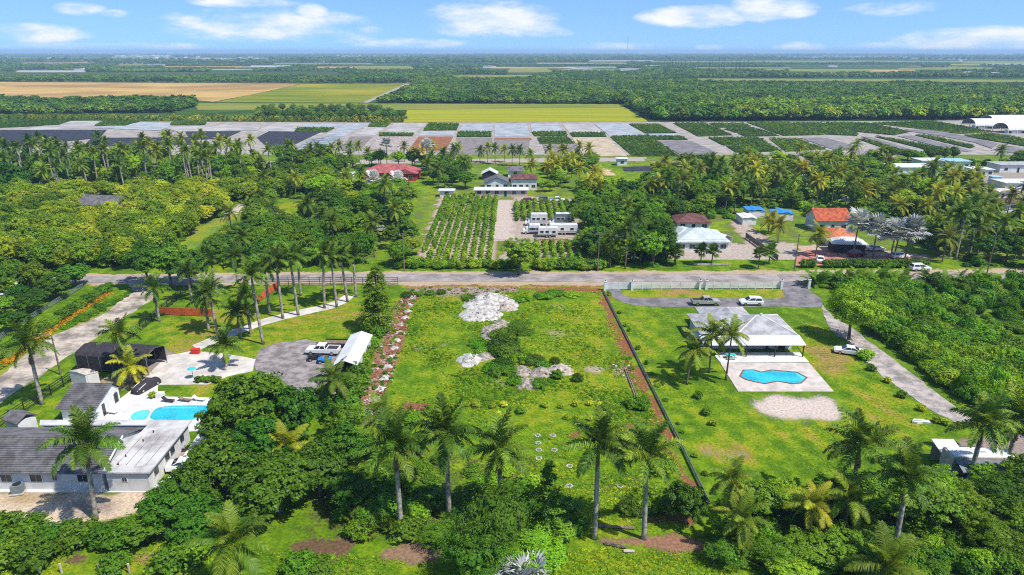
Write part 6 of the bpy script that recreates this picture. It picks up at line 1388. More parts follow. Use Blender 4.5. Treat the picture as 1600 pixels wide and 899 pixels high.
# tunnel greenhouses, right
def tunnel(label, px, py, Ln, wid, hh, rz):
    p = G(px, py); o = thing('tunnel_greenhouse', label, 'greenhouse', (p.x, p.y, -.1), rz, 'tunnel greenhouses')
    pr = [(-wid / 2, 2.2)] + [(-wid / 2 * math.cos(math.pi * k / 12), 2.2 + (hh - 2.2) * math.sin(math.pi * k / 12)) for k in range(1, 12)] + [(wid / 2, 2.2)]
    b = MB(); n = len(pr)
    b.add([(0, y, z) for y, z in pr] + [(Ln, y, z) for y, z in pr], [(k, k + 1, n + k + 1, n + k) for k in range(n - 1)]); b.build('roof', MT['porchroof'], o, True)
    e = MB(); e.add([(Ln, y, z) for y, z in pr], [tuple(range(n))]); e.build('end_wall', MT['porchroof'], o)
    for s in (-1, 1):
        for k in range(int(Ln / 6) + 1): MB().box(k * 6 + .3, s * (wid / 2 - .1), 1.1, .25, .2, 2.2).build('post', MT['white'], o)
    for k in range(0, int(Ln / 12)):
        MB().box(k * 12 + 6, -wid / 2 + .25, 1.0, 7, .1, 1.9).build('side_curtain', MT['dark'] if k % 2 else MT['bluegrey'], o)
    MB().box(.15, -wid * .36, 1.2, .12, wid * .2, 2.4).build('end_panel', MT['white'], o)
tunnel('near white tunnel greenhouse with open arched end at the right edge', 1562, 207, 80, 14, 6.2, R(4))
tunnel('back white tunnel greenhouse behind the open arched one', 1512, 200, 90, 14, 6.4, R(4))
tunnel('farthest white tunnel greenhouse with a low roof against the woods', 1540, 193, 90, 14, 6.0, R(4))
# ---- the air
b = MB().box(0, 42000, 33, 190000, 100000, 80)
hz = b.build('haze', None); hz['kind'] = 'stuff'; tag(hz, 'thin blue haze lying over the distant plain', 'haze')
hm = bpy.data.materials.new('haze'); hm.use_nodes = True; t = hm.node_tree; t.nodes.clear()
pv = N(t, 'ShaderNodeVolumePrincipled'); pv.inputs['Color'].default_value = (.50, .74, 1.0, 1); pv.inputs['Density'].default_value = HAZE; pv.inputs['Anisotropy'].default_value = .0
L(t, pv.outputs[0], N(t, 'ShaderNodeOutputMaterial').inputs['Volume']); hz.data.materials.append(hm)
# ------------------------------------------------------------------ planting
RN = random.Random(77)
TN = {'mango': 'mango_tree', 'broad': 'leafy_tree', 'lime': 'bright_tree', 'feather': 'feathery_tree', 'umbrella': 'shade_tree'}
def combo(c, t):
    """crown and stem as one small plant mesh"""
    import bmesh as _b
    bm = _b.new(); bm.from_mesh(c); n = len(bm.faces); bm.from_mesh(t); bm.faces.ensure_lookup_table()
    for f in bm.faces[n:]: f.material_index = 1
    me = bpy.data.meshes.new('plant'); bm.to_mesh(me); bm.free(); me.materials.append(c.materials[0]); me.materials.append(t.materials[0]); return me
SMALL = {k: [(combo(c, t), h, r) for c, t, h, r in KIND[k]] for k in ('shrub', 'bush', 'darkbush', 'yshrub', 'weedmound', 'darkmound', 'nursery', 'red', 'orchard')}
def small(nm, kd, loc, h, label, cat, group=None, rx=None):
    me, hh, rr = RN.choice(SMALL[kd]); o = link(nm, me); o.location = (loc[0], loc[1], 0); o.rotation_euler = (0, 0, RN.uniform(0, 6.28)); s = h / hh; w = s if rx is None else rx / rr
    o.scale = (w, w, s); return tag(o, label, cat, group)
# ---- royal palms, each told apart
ROYALS = [(627, 826, 700, 'royal palm at the left front of the plot, fronds hanging over the yellow fan palms'), (702, 816, 675, 'royal palm second from left in the front row with pale trunk'), (783, 816, 700, 'royal palm third from left in the front row above the feathery tree'),
          (929, 842, 697, 'tall royal palm with upright spear leaf, fourth in the front row'), (1006, 842, 712, 'royal palm with grey trunk at the right end of the front row'), (1327, 790, 690, 'royal palm standing before the right-hand lawn, left of the biggest one'), (1398, 856, 748, 'biggest royal palm at lower right with spreading fronds'),
          (1512, 760, 662, 'royal palm in front of the caravan at lower right'), (1572, 728, 656, 'royal palm at the right edge beside the caravan'), (150, 812, 695, 'royal palm in front of the left bungalow roof'), (66, 632, 540, 'royal palm by the black railing at the far left'), (203, 598, 522, 'royal palm beside the black canopy shelter'),
          (249, 502, 450, 'royal palm at the left end of the orange barrier'), (376, 527, 488, 'dark royal palm in the clump left of the garden path'), (340, 522, 455, 'royal palm in the middle of the left lawn clump'), (353, 574, 540, 'low royal palm at the edge of the concrete pad'), (326, 515, 470, 'shorter royal palm left of the lawn clump'), (392, 522, 462, 'royal palm right of the lawn clump by the path'),
          (411, 538, 432, 'slender pale trunked palm standing alone by the gravel yard'), (421, 489, 418, 'royal palm first from left along the garden path'), (442, 498, 406, 'royal palm second from left along the garden path'), (466, 493, 402, 'royal palm third along the garden path'), (507, 482, 398, 'royal palm fourth along the garden path'),
          (526.5, 480, 402, 'royal palm fifth along the garden path'), (543, 472, 398, 'royal palm sixth along the garden path'), (556, 464, 402, 'royal palm last along the garden path next to the dark conifer'), (300, 470, 425, 'royal palm by the street corner behind the orange barrier'), (340, 460, 408, 'royal palm behind the lawn clump near the street'), (375, 458, 400, 'royal palm left of the railing by the street'), (470, 462, 404, 'royal palm close to the street railing')]
for i, (x, y, c, lb) in enumerate(ROYALS):
    h = HG(x, y, c) - 1.35; palm('royal_palm', 'roy', G(x, y), max(h, 2.5), lb, 'palm', 'royal palms', True, sc=1.14 if y > 600 else .95, rng=RN, n=21 if y > 600 else 17, dead=RN.randrange(2, 7) if y > 500 else 0)
def crown_at(px, py, z): g_ = G(px, py, z); return (g_.x, g_.y)
palm('coconut_palm', 'coc', crown_at(362, 850, 7.2), 7.0, 'pale feathery palm crown at the bottom edge below the dark tree', 'palm', 'royal palms', True, sc=1.1, rng=RN, n=20, dead=2)
for (x, y, c, lb, kd) in [(1073, 601, 545, 'leaning coconut palm on the lawn left of the right-hand patio', 'coc'), (1134, 594, 523, 'coconut palm on the patio corner with thin trunk', 'coc'), (1108, 583, 520, 'coconut palm rear of the patio pair', 'coc'), (455, 748, 700, 'yellowing coconut palm poking out of the dark tree', 'cocy'), (606, 705, 648, 'coconut palm at the left side of the plot behind the royal palm', 'coc'),
                        (1149, 868, 812, 'young palm with yellow lower fronds right of the plot', 'coc'), (1135, 815, 745, 'palm with long dark fronds at the right plot corner', 'coc'), (1256, 842, 785, 'banana yellow young palm at lower right', 'cocy'), (1317, 842, 775, 'slim trunked palm right of the banana yellow one', 'coc'), (530, 640, 590, 'dark drooping palm beside the utility buggy', 'coc'), (212, 600, 570, 'small palm at the foot of the canopy palm', 'cocy')]:
    palm('coconut_palm', kd, G(x, y), max(1.5, HG(x, y, c) - .2), lb, 'palm', 'coconut palms', True, sc=.92 if y < 760 else .8, lean=1.2 if y == 601 else .3, rng=RN, n=17)
palm('coconut_palm', 'coc', crown_at(1390, 885, 3.5), 3.3, 'large bright palm crown at the bottom edge of the lower right', 'palm', 'coconut palms', True, sc=1.1, rng=RN, n=22)
for i, (x, y, s, lb) in enumerate([(1530, 893, 2.6, 'fan palm clump at the bottom right'), (1585, 897, 2.8, 'fan palm clump in the bottom right corner'), (1180, 884, 2.2, 'fan leaved palm clump at the bottom beside the palm shadow'), (575, 832, 2.6, 'yellow green fan palm at the front left of the plot'), (603, 828, 2.3, 'second yellow fan palm under the first royal palm'), (655, 828, 2.2, 'fan palm between the first two royal palms'), (560, 815, 2.4, 'fan palm beside the grey shrub at the plot front')]):
    areca('fan_palm', G(x, y), s, lb, 'low fan palms', C_FANB, rng=RN)
o = thing('silver_palm', 'silver blue fan palm at the very bottom edge', 'palm', (*crown_at(820, 912, 1.0), 0)); q = link('crown', C_SIL[0], o); q.location = (0, 0, 1.0); q = link('trunk', MB().tube([(0, 0, -.2), (0, 0, 1.0)], .25, 8).mesh('trunk', MT['palmdark']), o)
# ---- near broadleaf trees
NEAR = [(395, 702, 9.6, 5.0, 'mango', 'great dark mango tree right of the left pool'), (462, 692, 8.4, 4.4, 'mango', 'dark mango tree between the pool and the plot'), (352, 768, 7.6, 4.0, 'mango', 'dark leafy tree beside the bungalow side walk'), (438, 802, 7.8, 4.4, 'mango', 'dark leafy tree at the front left corner of the plot'), (500, 776, 6.6, 3.4, 'mango', 'glossy dark tree just inside the left plot corner'),
        (410, 752, 8.0, 4.0, 'mango', 'dark tree in the middle of the left clump'), (545, 735, 6.2, 3.1, 'mango', 'dark tree on the left boundary of the plot'), (538, 690, 5.6, 2.8, 'broad', 'mid green tree on the left boundary behind the dark ones'), (548, 800, 4.6, 2.6, 'mango', 'low glossy tree behind the yellow fan palms'), (580, 765, 3.6, 2.0, 'broad', 'leafy tree left of the first royal palm trunk'),
        (588, 715, 3.4, 1.8, 'broad', 'small green tree at the foot of the coconut palm in the plot'), (778, 872, 8.8, 4.6, 'feather', 'large feathery light green tree at the bottom centre'), (850, 896, 3.6, 3.3, 'lime', 'bright leafy tree at the bottom edge right of the feathery tree'), (740, 905, 6.4, 3.5, 'feather', 'feathery tree at the bottom edge left of centre'),
        (728, 825, 3.0, 1.8, 'feather', 'feathery shrub tree between the second and third royal palms'), (825, 815, 4.2, 2.0, 'feather', 'feathery tree behind the norfolk pine'), (690, 852, 2.8, 1.9, 'feather', 'low feathery bush left of the large feathery tree'), (1326, 531, 9.4, 5.2, 'umbrella', 'spreading shade tree over the white saloon car'),
        (268, 818, 4.6, 3.5, 'broad', 'broad glossy bush tree in front of the bungalow corner'), (306, 796, 5.2, 3.3, 'mango', 'glossy tree right of the bungalow apron'), (312, 842, 4.2, 2.8, 'mango', 'dark bush left of the pale feathery palm'), (232, 848, 2.8, 2.4, 'broad', 'green bush below the bungalow palm'), (1072, 818, 5.0, 2.5, 'mango', 'dense dark tree inside the front right corner of the plot'),
        (810, 430, 8.6, 4.6, 'broad', 'tree leaning over the street behind the empty plot'), (590, 505, 6.6, 2.2, 'broad', 'leafy small tree at the foot of the dark conifer')]
for (x, y, h, r, k, lb) in NEAR: plant(TN[k], k, G(x, y), h, lb, 'tree', 'trees near the camera', r, RN)
for (x, y, t, i, lb) in [(592, 517, 412, 0, 'tall dark conifer at the back left corner of the plot'), (856, 830, 712, 1, 'slim norfolk pine left of the tall front palm')]:
    o = thing('conifer', lb, 'tree', G(x, y)); s = HG(x, y, t) / (12, 10)[i]; o.scale = (s, s, s); link('crown', CON[i][0], o); link('trunk', CON[i][1], o)
for i, (x, y, h, r, k) in enumerate([(40, 846, 2.5, 2.6, 'darkbush'), (0, 842, 2.4, 2.4, 'shrub'), (92, 848, 2.1, 2.2, 'shrub'), (128, 846, 2.2, 2.2, 'darkbush'), (162, 848, 2.1, 2.0, 'shrub'), (196, 844, 2.4, 2.2, 'bush'), (58, 884, 2.9, 2.2, 'darkbush'), (20, 880, 2.4, 2.0, 'shrub'), (180, 893, 2.0, 1.5, 'darkbush'), (272, 888, 2.4, 1.9, 'shrub'), (300, 872, 2.4, 1.9, 'bush'), (470, 890, 1.8, 1.9, 'darkbush'), (500, 895, 1.4, 1.6, 'shrub')]):
    small('shrub', k, G(x, y), h, 'leafy green bush in the hedge row below the left bungalow', 'bush', 'bushes below the left bungalow', r)
# trees and bushes across the lower right
LR = [(1180, 812, 4.6, 2.8, 'broad'), (1222, 800, 4.2, 2.6, 'lime'), (1290, 806, 4.6, 2.8, 'broad'), (1355, 800, 4.8, 3.0, 'broad'), (1440, 815, 5.4, 3.5, 'broad'), (1500, 822, 5.2, 3.4, 'feather'), (1555, 815, 6.0, 3.8, 'feather'), (1598, 790, 6.0, 3.6, 'broad'), (1468, 795, 4.6, 2.8, 'lime'), (1540, 768, 3.6, 2.4, 'lime'), (1590, 760, 4.2, 2.6, 'feather'),
      (1130, 880, 3.0, 2.2, 'feather'), (1215, 893, 3.4, 2.8, 'feather'), (1262, 886, 3.6, 2.9, 'broad'), (1310, 882, 3.8, 3.0, 'broad'), (1345, 900, 3.4, 2.8, 'feather'), (1600, 852, 4.6, 3.2, 'broad'), (1550, 862, 4.0, 2.6, 'feather'), (1240, 915, 2.8, 2.6, 'lime'), (1135, 848, 3.0, 2.0, 'broad'), (1640, 830, 6, 4, 'mango'), (1385, 812, 4.2, 2.6, 'lime'), (1255, 812, 3.6, 2.4, 'mango'), (1330, 815, 3.6, 2.4, 'mango')]
for (x, y, h, r, k) in LR: plant(TN[k], k, G(x, y), h, 'green leafy tree in the tangled belt across the lower right', 'tree', 'tangled trees across the lower right', r, RN)
# boundary planting between gravel yard and plot
for (x, y, h, r, k) in [(566, 572, 2.4, 1.5, 'bush'), (560, 590, 2.6, 1.6, 'shrub'), (566, 608, 2.4, 1.5, 'bush'), (552, 622, 3.0, 1.9, 'shrub'), (540, 608, 2.6, 1.6, 'bush'), (548, 645, 3.0, 1.8, 'shrub'), (528, 655, 3.2, 2.0, 'darkbush'), (512, 640, 2.8, 1.7, 'shrub'), (505, 622, 2.2, 1.5, 'bush'), (580, 545, 2.4, 1.4, 'bush'), (590, 528, 2.2, 1.4, 'darkbush'), (600, 520, 1.8, 1.2, 'shrub'), (575, 560, 2.2, 1.3, 'shrub'), (556, 660, 3.0, 1.7, 'bush')]:
    small('shrub', k, G(x, y), h, 'bush in the planting between the gravel yard and the plot', 'bush', 'bushes between gravel yard and plot', r)
for i in range(16):
    f = (i + RN.uniform(-.5, .5)) / 15;  f = min(1, max(0, f)); a_, b_ = (946, 455), (1128, 800); x = a_[0] + (b_[0] - a_[0]) * f ** 1.25 + 3.5; y = a_[1] + (b_[1] - a_[1]) * f ** 1.25
    small('hedge_plant', RN.choice(['weedmound', 'shrub']), G(x, y), RN.uniform(.3, .8), 'young hedge plant along the fence right of the plot', 'bush', 'young hedge right of the plot', RN.uniform(.25, .6))
# weedy mounds and plants within the plot
for (x, y, h, r, k) in [(782, 528, 1.3, 2.2, 'darkmound'), (798, 522, 1.2, 2.0, 'darkmound'), (788, 543, 2.0, 2.7, 'darkmound'), (775, 552, 1.2, 2.0, 'darkmound'), (797, 556, 1.8, 2.5, 'darkmound'), (812, 562, 1.1, 2.1, 'weedmound'), (832, 566, 1.0, 2.0, 'darkmound'), (768, 578, 1.0, 1.8, 'weedmound'), (782, 575, 1.2, 2.0, 'darkmound'), (795, 582, 1.0, 1.8, 'weedmound'), (776, 585, 1.3, 1.6, 'darkmound'), (842, 604, 1.0, 1.4, 'darkmound'),
                       (805, 598, .8, 1.6, 'weedmound'), (870, 590, 1.3, 1.1, 'darkbush'), (748, 540, .8, 1.8, 'weedmound'), (754, 552, .7, 1.6, 'weedmound'), (902, 596, 1.2, .9, 'darkmound'), (866, 568, 1.0, .9, 'darkmound'), (740, 470, .9, 2.0, 'darkmound'), (730, 466, .7, 1.4, 'weedmound'), (672, 460, .9, 1.2, 'darkmound'), (690, 459, .9, 1.1, 'darkmound'), (655, 462, .8, 1.0, 'weedmound'), (815, 470, .7, 2.0, 'weedmound'), (850, 464, .8, 2.4, 'weedmound'),
                       (870, 460, .8, 2.2, 'darkmound'), (895, 462, .7, 1.8, 'weedmound'), (810, 510, .7, 2.0, 'darkmound'), (822, 520, .6, 1.7, 'darkmound'), (800, 540, .9, 1.8, 'weedmound'), (848, 572, .7, 1.4, 'weedmound'), (635, 464, 1.0, 1.3, 'darkmound')]:
    small('weed_clump', k, G(x, y), h, 'rank green weed clump growing over the spoil mounds of the plot', 'weeds', 'weed clumps on the plot mounds', r)
YP = [(684, 637), (704, 636), (728, 635), (743, 636), (769, 637), (787, 636), (851, 636), (876, 637), (900, 635), (921, 633), (936, 634), (885, 655), (902, 656), (922, 657), (948, 655), (690, 655), (985, 640), (778, 650), (818, 640)]
for i, (x, y) in enumerate(YP): small('young_shrub', 'yshrub', G(x, y), RN.uniform(.7, 1.1), 'small yellow leaved shrub in the planted line across the plot', 'shrub', 'yellow shrubs planted across the plot')
for i, (x, y, h, r, k) in enumerate([(990, 635, 1.4, 1.4, 'weedmound'), (1005, 640, 1.6, 1.2, 'bush'), (945, 645, 1.2, 1.0, 'darkbush'), (815, 645, 1.0, .8, 'darkbush'), (1020, 700, 1.4, 1.6, 'bush'), (1035, 735, 1.6, 1.8, 'weedmound'), (1010, 790, 1.6, 2.0, 'weedmound'), (985, 800, 1.3, 1.6, 'darkmound'), (1040, 790, 1.8, 2.0, 'bush'), (900, 830, 1.2, 1.4, 'darkmound'), (640, 660, 1.6, 1.6, 'bush'), (660, 690, 1.0, 1.2, 'shrub'), (690, 720, 1.0, 1.2, 'bush'), (740, 740, 1.0, 1.3, 'shrub'), (790, 740, .9, 1.2, 'bush'), (620, 690, 1.3, 1.4, 'shrub'), (660, 770, 2.0, 2.0, 'shrub'), (650, 810, 1.8, 2.0, 'bush'), (745, 830, 2.2, 2.2, 'shrub'), (835, 838, 1.8, 1.8, 'bush'), (880, 838, 1.6, 1.5, 'shrub'), (560, 838, 1.6, 1.4, 'shrub'), (640, 836, 1.8, 1.8, 'shrub'), (720, 838, 2.0, 2.0, 'bush'), (610, 800, 2.2, 2.2, 'darkbush'), (665, 792, 2.2, 2.2, 'darkbush'), (740, 795, 2.4, 2.4, 'shrub'), (760, 770, 2.0, 2.0, 'bush'), (810, 780, 2.2, 2.2, 'shrub'), (830, 765, 2.0, 1.8, 'bush'), (880, 800, 1.8, 1.8, 'shrub'), (690, 838, 1.6, 1.6, 'bush')]):
    small('shrub', k, G(x, y), h, 'low green bush in the rough growth at the front of the plot', 'bush', 'low bushes at the front of the plot', r)
for i, (x, y, k, lb) in enumerate([(1090, 622, 'darkbush', 'young dark shrub on the lawn left of the right terrace'), (1104, 648, 'darkbush', 'dark shrub on the lawn below the first one'), (1352, 562, 'bush', 'green bush beside the white saloon car'), (1385, 598, 'yshrub', 'round yellow green shrub on the right lawn'), (1361, 579, 'darkbush', 'small dark shrub on the right lawn edge'), (1409, 621, 'darkbush', 'dark round shrub farther along the right lawn'), (1438, 642, 'yshrub', 'yellow leaved shrub near the track end'), (1463, 660, 'yshrub', 'yellow flowering shrub row by the caravan'), (1478, 664, 'yshrub', 'yellow flowering shrub nearest the caravan'), (1115, 664, 'yshrub', 'tiny yellow shrub on the lawn')]):
    small('shrub', k, G(x, y), 1.1 if k != 'bush' else 2.0, lb, 'shrub')
for (x, y) in [(318, 597), (326, 598), (334, 597), (341, 598), (310, 598)]: small('potted_plant', RN.choice(['darkbush', 'shrub']), G(x, y), 1.1, 'leafy plant in the small bed on the concrete pad', 'plant', 'plants in the bed on the pad', .55)
# ---- thicket right of the track
thp = [(1306, 446), (1425, 452), (1492, 490), (1560, 530), (1605, 560), (1660, 700), (1562, 662), (1455, 584), (1398, 543), (1366, 520), (1318, 488)]
a = fill(thp, 2.5, 5)
for i, p in enumerate(a[:300] if len(a) <= 300 else a[np.sort(np.random.default_rng(2).choice(len(a), 300, False))]):
    small('thicket_bush', RN.choice(['bush', 'bush', 'shrub', 'weedmound', 'bush']), p, RN.uniform(1.6, 3.6), 'bright green bush in the dense thicket right of the gravel track', 'bush', 'thicket right of the gravel track', RN.uniform(1.3, 2.4))
b2 = fill(thp, 1.3, 6); scatter('undergrowth', 'tangled low undergrowth filling the thicket right of the track', 'undergrowth', shp(b2), np.random.default_rng(4).uniform(.6, 1.5, len(b2)), [SMALL['weedmound'][0][0], SMALL['bush'][1][0], SMALL['weedmound'][1][0]], 31)
a = fill([(1440, 448), (1640, 440), (1640, 550), (1570, 520), (1500, 480)], 2.6, 8)
for p in a[:120]: small('meadow_bush', RN.choice(['weedmound', 'bush', 'shrub']), p, RN.uniform(.6, 2.0) + (1.2 if P(p[0], p[1])[1] < 490 else 0), 'low bright bush beyond the footpath at the right edge', 'bush', 'bushes beyond the footpath', RN.uniform(.9, 1.8))
for i, x in enumerate([1275, 1300, 1322, 1345, 1365, 1385, 1410, 1450, 1475, 1500, 1530]):
    areca('areca_palm', G(x, 444 + RN.uniform(-1, 5)), RN.uniform(3.4, 4.6), 'bushy clumping palm along the street edge of the thicket', 'clumping palms along the street', rng=RN)
# ---- left: hedge, orange strip, verge
for i in range(46):
    f = i / 45; x = -10 + 180 * f; y = 566 - 113 * f; small('hedge_shrub', RN.choice(['shrub', 'bush']), G(x + RN.uniform(-2, 2), y), RN.uniform(1.4, 2.2), 'shrub in the long yellowish hedge beside the orange flower strip', 'bush', 'hedge beside the orange strip', RN.uniform(.9, 1.4))
of = fill([(-30, 590), (95, 500), (160, 459), (178, 458), (110, 502), (-30, 603)], .55, 9); scatter('orange_flowers', 'long strip of orange flowers beside the dirt road', 'flowers', shp(of), np.random.default_rng(3).uniform(.35, .65, len(of)), [vmesh('flower', blob(800, 14, .7, .7, .5, .3, 14, .22, .14, cz=.4, core=0), LF['orangeflower'])], 12)
vg = fill([(-20, 582), (170, 470), (206, 456), (196, 466), (150, 494), (60, 532), (-20, 590)], 1.0, 10); scatter('verge_weeds', 'rank green weeds on the verge of the dirt road', 'weeds', shp(vg), np.random.default_rng(3).uniform(.3, .8, len(vg)), [SMALL['weedmound'][0][0], SMALL['weedmound'][1][0]], 13)
for (x, y, h, r, k) in [(20, 520, 4.2, 2.8, 'broad'), (55, 490, 4.6, 3.0, 'broad'), (90, 468, 5.4, 3.2, 'mango'), (120, 450, 5.6, 3.2, 'mango'), (10, 495, 4.2, 2.6, 'lime'), (38, 478, 4.6, 2.8, 'mango'), (-20, 540, 4.5, 3, 'lime'), (235, 449, 10.5, 5.0, 'broad'), (268, 449, 10.0, 5.0, 'broad'), (298, 449, 8.5, 4.2, 'mango')]:
    plant(TN[k], k, G(x, y), h, 'leafy tree at the junction of the dirt road and the street', 'tree', 'trees round the dirt road junction', r, RN)
# ---- orchard block on the left
EXC += [[(-400, 422), (1900, 422), (1900, 446), (-400, 446)], [(640, 300), (912, 300), (912, 424), (640, 424)], [(556, 262), (668, 262), (668, 306), (548, 306)], [(735, 262), (850, 262), (850, 318), (735, 318)], [(1040, 350), (1160, 340), (1252, 392), (1252, 426), (1036, 426)], [(1235, 338), (1350, 338), (1462, 398), (1462, 424), (1235, 424)],
        [(962, 250), (1040, 250), (1040, 284), (900, 292), (900, 276)], [(1010, 250), (1150, 250), (1160, 276), (1010, 276)], [(925, 255), (965, 255), (1010, 318), (955, 318)], [(428, 312), (508, 312), (498, 352), (430, 360)], [(248, 405), (330, 347), (380, 315), (410, 318), (352, 362), (305, 405)],
        [(1150, 326), (1250, 326), (1250, 364), (1150, 364)], [(1392, 258), (1522, 258), (1522, 290), (1392, 290)], [(1520, 262), (1640, 262), (1640, 345), (1545, 345)], [(150, 310), (178, 310), (215, 342), (105, 345)], [(395, 262), (440, 262), (440, 284), (395, 284)], [(545, 350), (620, 350), (620, 372), (545, 372)], [(530, 270), (556, 270), (556, 292), (525, 292)]]
a = fill([(-120, 312), (400, 300), (388, 322), (300, 374), (216, 421), (135, 421), (50, 466), (-120, 520)], 4.3, 15)
lim = 300
for p in a[:lim]: small('orchard_tree', 'orchard', p, RN.uniform(5.0, 7.2), 'dense round orchard tree in the large block left of the lane', 'tree', 'orchard block on the left', RN.uniform(2.3, 3.1))
b2 = a[lim:]; scatter('orchard', 'dense canopy of orchard trees in the far part of the left block', 'trees', shp(b2), np.random.default_rng(5).uniform(.8, 1.2, len(b2)), [SMALL['orchard'][i][0] for i in range(4)], 17)
def mixed(poly, sp, seed, kinds, label, group, lim=400, hs=(5, 9)):
    out = fill(poly, sp, seed)[:lim]
    for p in out:
        k = RN.choice(kinds)
        if k in ('roy', 'coc', 'cocy'): palm({'roy': 'royal_palm', 'coc': 'coconut_palm', 'cocy': 'coconut_palm'}[k], k, p, RN.uniform(hs[0] + 1, hs[1] + 2), {'roy': 'tall dark palm ', 'coc': 'coconut palm ', 'cocy': 'yellow fronded coconut palm '}[k] + label, 'palm', 'palms ' + group, sc=RN.uniform(.8, 1.0), rng=RN)
        elif k == 'areca': areca('areca_palm', p, RN.uniform(2.5, 4), 'clumping palm ' + label, 'palms ' + group, rng=RN)
        elif k == 'orchard': small('orchard_tree', k, p, RN.uniform(5, 7), 'dense round tree ' + label, 'tree', 'trees ' + group, RN.uniform(2.6, 3.6))
        elif k in SMALL: small('shrub', k, p, RN.uniform(1.5, 3), 'green bush ' + label, 'bush', 'bushes ' + group, RN.uniform(1.2, 2.2))
        else: plant(TN[k], k, p, RN.uniform(*hs), {'mango': 'dark rounded tree ', 'broad': 'green leafy tree ', 'lime': 'bright lime green tree ', 'feather': 'feathery green tree '}.get(k, 'green tree ') + label, 'tree', 'trees ' + group, RN.uniform(2.6, 4.4), RN)
    return out
mixed([(-120, 262), (440, 256), (520, 262), (405, 298), (-120, 308)], 7.2, 51, ['roy', 'roy', 'coc', 'broad', 'mango', 'mango', 'lime'], 'at the back of the orchard block below the nursery', 'behind the orchard block', hs=(7, 12))
mixed([(405, 262), (556, 258), (640, 306), (640, 421), (290, 421), (420, 330)], 6.2, 52, ['broad', 'lime', 'mango', 'lime', 'broad', 'feather', 'broad', 'mango', 'orchard', 'coc'], 'in the grove between the orchard and the row plantation', 'in the grove below the red house', hs=(5, 8.5))
mixed([(556, 258), (745, 258), (745, 300), (640, 300)], 6.5, 53, ['broad', 'lime', 'mango', 'coc'], 'around the red house', 'around the red house', hs=(5, 8))
mixed([(912, 312), (1045, 296), (1050, 340), (1036, 421), (915, 421)], 5.2, 54, ['broad', 'mango', 'mango', 'lime', 'coc', 'broad', 'feather', 'lime'], 'in the dark grove right of the truck yard', 'right of the truck yard', hs=(6, 9.5))
mixed([(848, 258), (930, 256), (960, 320), (915, 340), (912, 300), (850, 300)], 6.0, 55, ['broad', 'lime', 'mango', 'bush', 'cocy'], 'behind the truck yard', 'behind the truck yard', hs=(4, 7))
mixed([(1010, 278), (1160, 276), (1240, 300), (1250, 330), (1150, 330), (1060, 350), (1010, 330)], 6.0, 56, ['coc', 'lime', 'broad', 'cocy', 'mango', 'coc', 'lime'], 'in the palm garden behind the forecourt house', 'behind the forecourt house', hs=(5, 8))
mixed([(1150, 254), (1400, 250), (1600, 258), (1640, 262), (1545, 290), (1400, 300), (1250, 318), (1160, 290)], 7.0, 57, ['lime', 'broad', 'bush', 'lime', 'mango', 'bush', 'coc'], 'in the green belt below the right-hand nursery', 'below the right-hand nursery', hs=(4, 8))
mixed([(1240, 318), (1545, 292), (1545, 345), (1640, 350), (1640, 421), (1465, 421), (1350, 340)], 6.2, 58, ['coc', 'coc', 'cocy', 'broad', 'lime', 'roy', 'coc', 'mango'], 'in the palm grove behind the silver palms', 'behind the silver palms', hs=(5, 9))
# palms named in the view
for (x, y, c, k, lb) in [(990, 408, 340, 'roy', 'tall lone royal palm on the street beside the dark grove'), (1483, 402, 335, 'roy', 'left of the three tall royal palms at right'), (1493, 406, 330, 'roy', 'middle of the three tall royal palms at right'), (1512, 400, 333, 'roy', 'right one of the three tall royal palms at right'), (1274, 400, 365, 'cocy', 'yellow green coconut palm beside the terracotta house'), (1200, 365, 345, 'cocy', 'golden coconut palm below the blue tarpaulin'), (1215, 380, 352, 'cocy', 'golden coconut palm right of the lane'), (1252, 292, 262, 'cocy', 'golden topped palm left of the long white building'), (1450, 290, 262, 'cocy', 'yellow topped palm in front of the long white building'),
                       (1585, 405, 372, 'cocy', 'golden palm at the right edge near the street'), (1345, 330, 300, 'cocy', 'golden palm in the middle of the right palm grove'), (520, 262, 232, 'coc', 'tall coconut palm left of the red house'), (532, 258, 228, 'coc', 'second tall coconut palm left of the red house'), (832, 290, 258, 'cocy', 'golden palm behind the maroon roof'), (855, 290, 260, 'cocy', 'second golden palm behind the maroon roof')]:
    palm('royal_palm' if k == 'roy' else 'coconut_palm', k, G(x, y), max(3, HG(x, y, c) - (1.35 if k == 'roy' else 0)), lb, 'palm', 'palms across the street', sc=.95, rng=RN)
for i, (x, y, c) in enumerate([(1332, 402, 348), (1363, 404, 355), (1390, 408, 365), (1413, 408, 358), (1397, 400, 362)]):
    palm('silver_palm', 'sil', G(x, y), HG(x, y, c) - .3, ['first silver fan palm from the left by the white porch', 'second silver fan palm from the left', 'third silver fan palm over the white car', 'silver fan palm at the right end of the group', 'silver fan palm at the back of the group'][i], 'palm', 'silver fan palms', sc=1.3, rng=RN)
for i, (x, y, c) in enumerate([(605, 262, 226), (585, 300, 280), (622, 300, 281), (668, 262, 228)]):
    palm('silver_palm', 'sil', G(x, y), max(1.5, HG(x, y, c)), ['tall silver palm behind the red house', 'silver palm in front of the red house at left', 'silver palm in front of the red house at right', 'silver palm right of the red house'][i], 'palm', 'silver fan palms', sc=1.15, rng=RN)
for i, x in enumerate([493, 505, 548, 562, 578, 592, 632, 648, 660, 676, 692, 706, 716, 750, 762, 774, 788, 800, 812, 826, 884, 900]):
    palm('coconut_palm', 'coc' if i % 4 else 'cocy', G(x, 256 + RN.uniform(-4, 6)), RN.uniform(4.5, 8), 'coconut palm in the line between the village and the nursery', 'palm', 'palms between village and nursery', sc=.85, rng=RN)
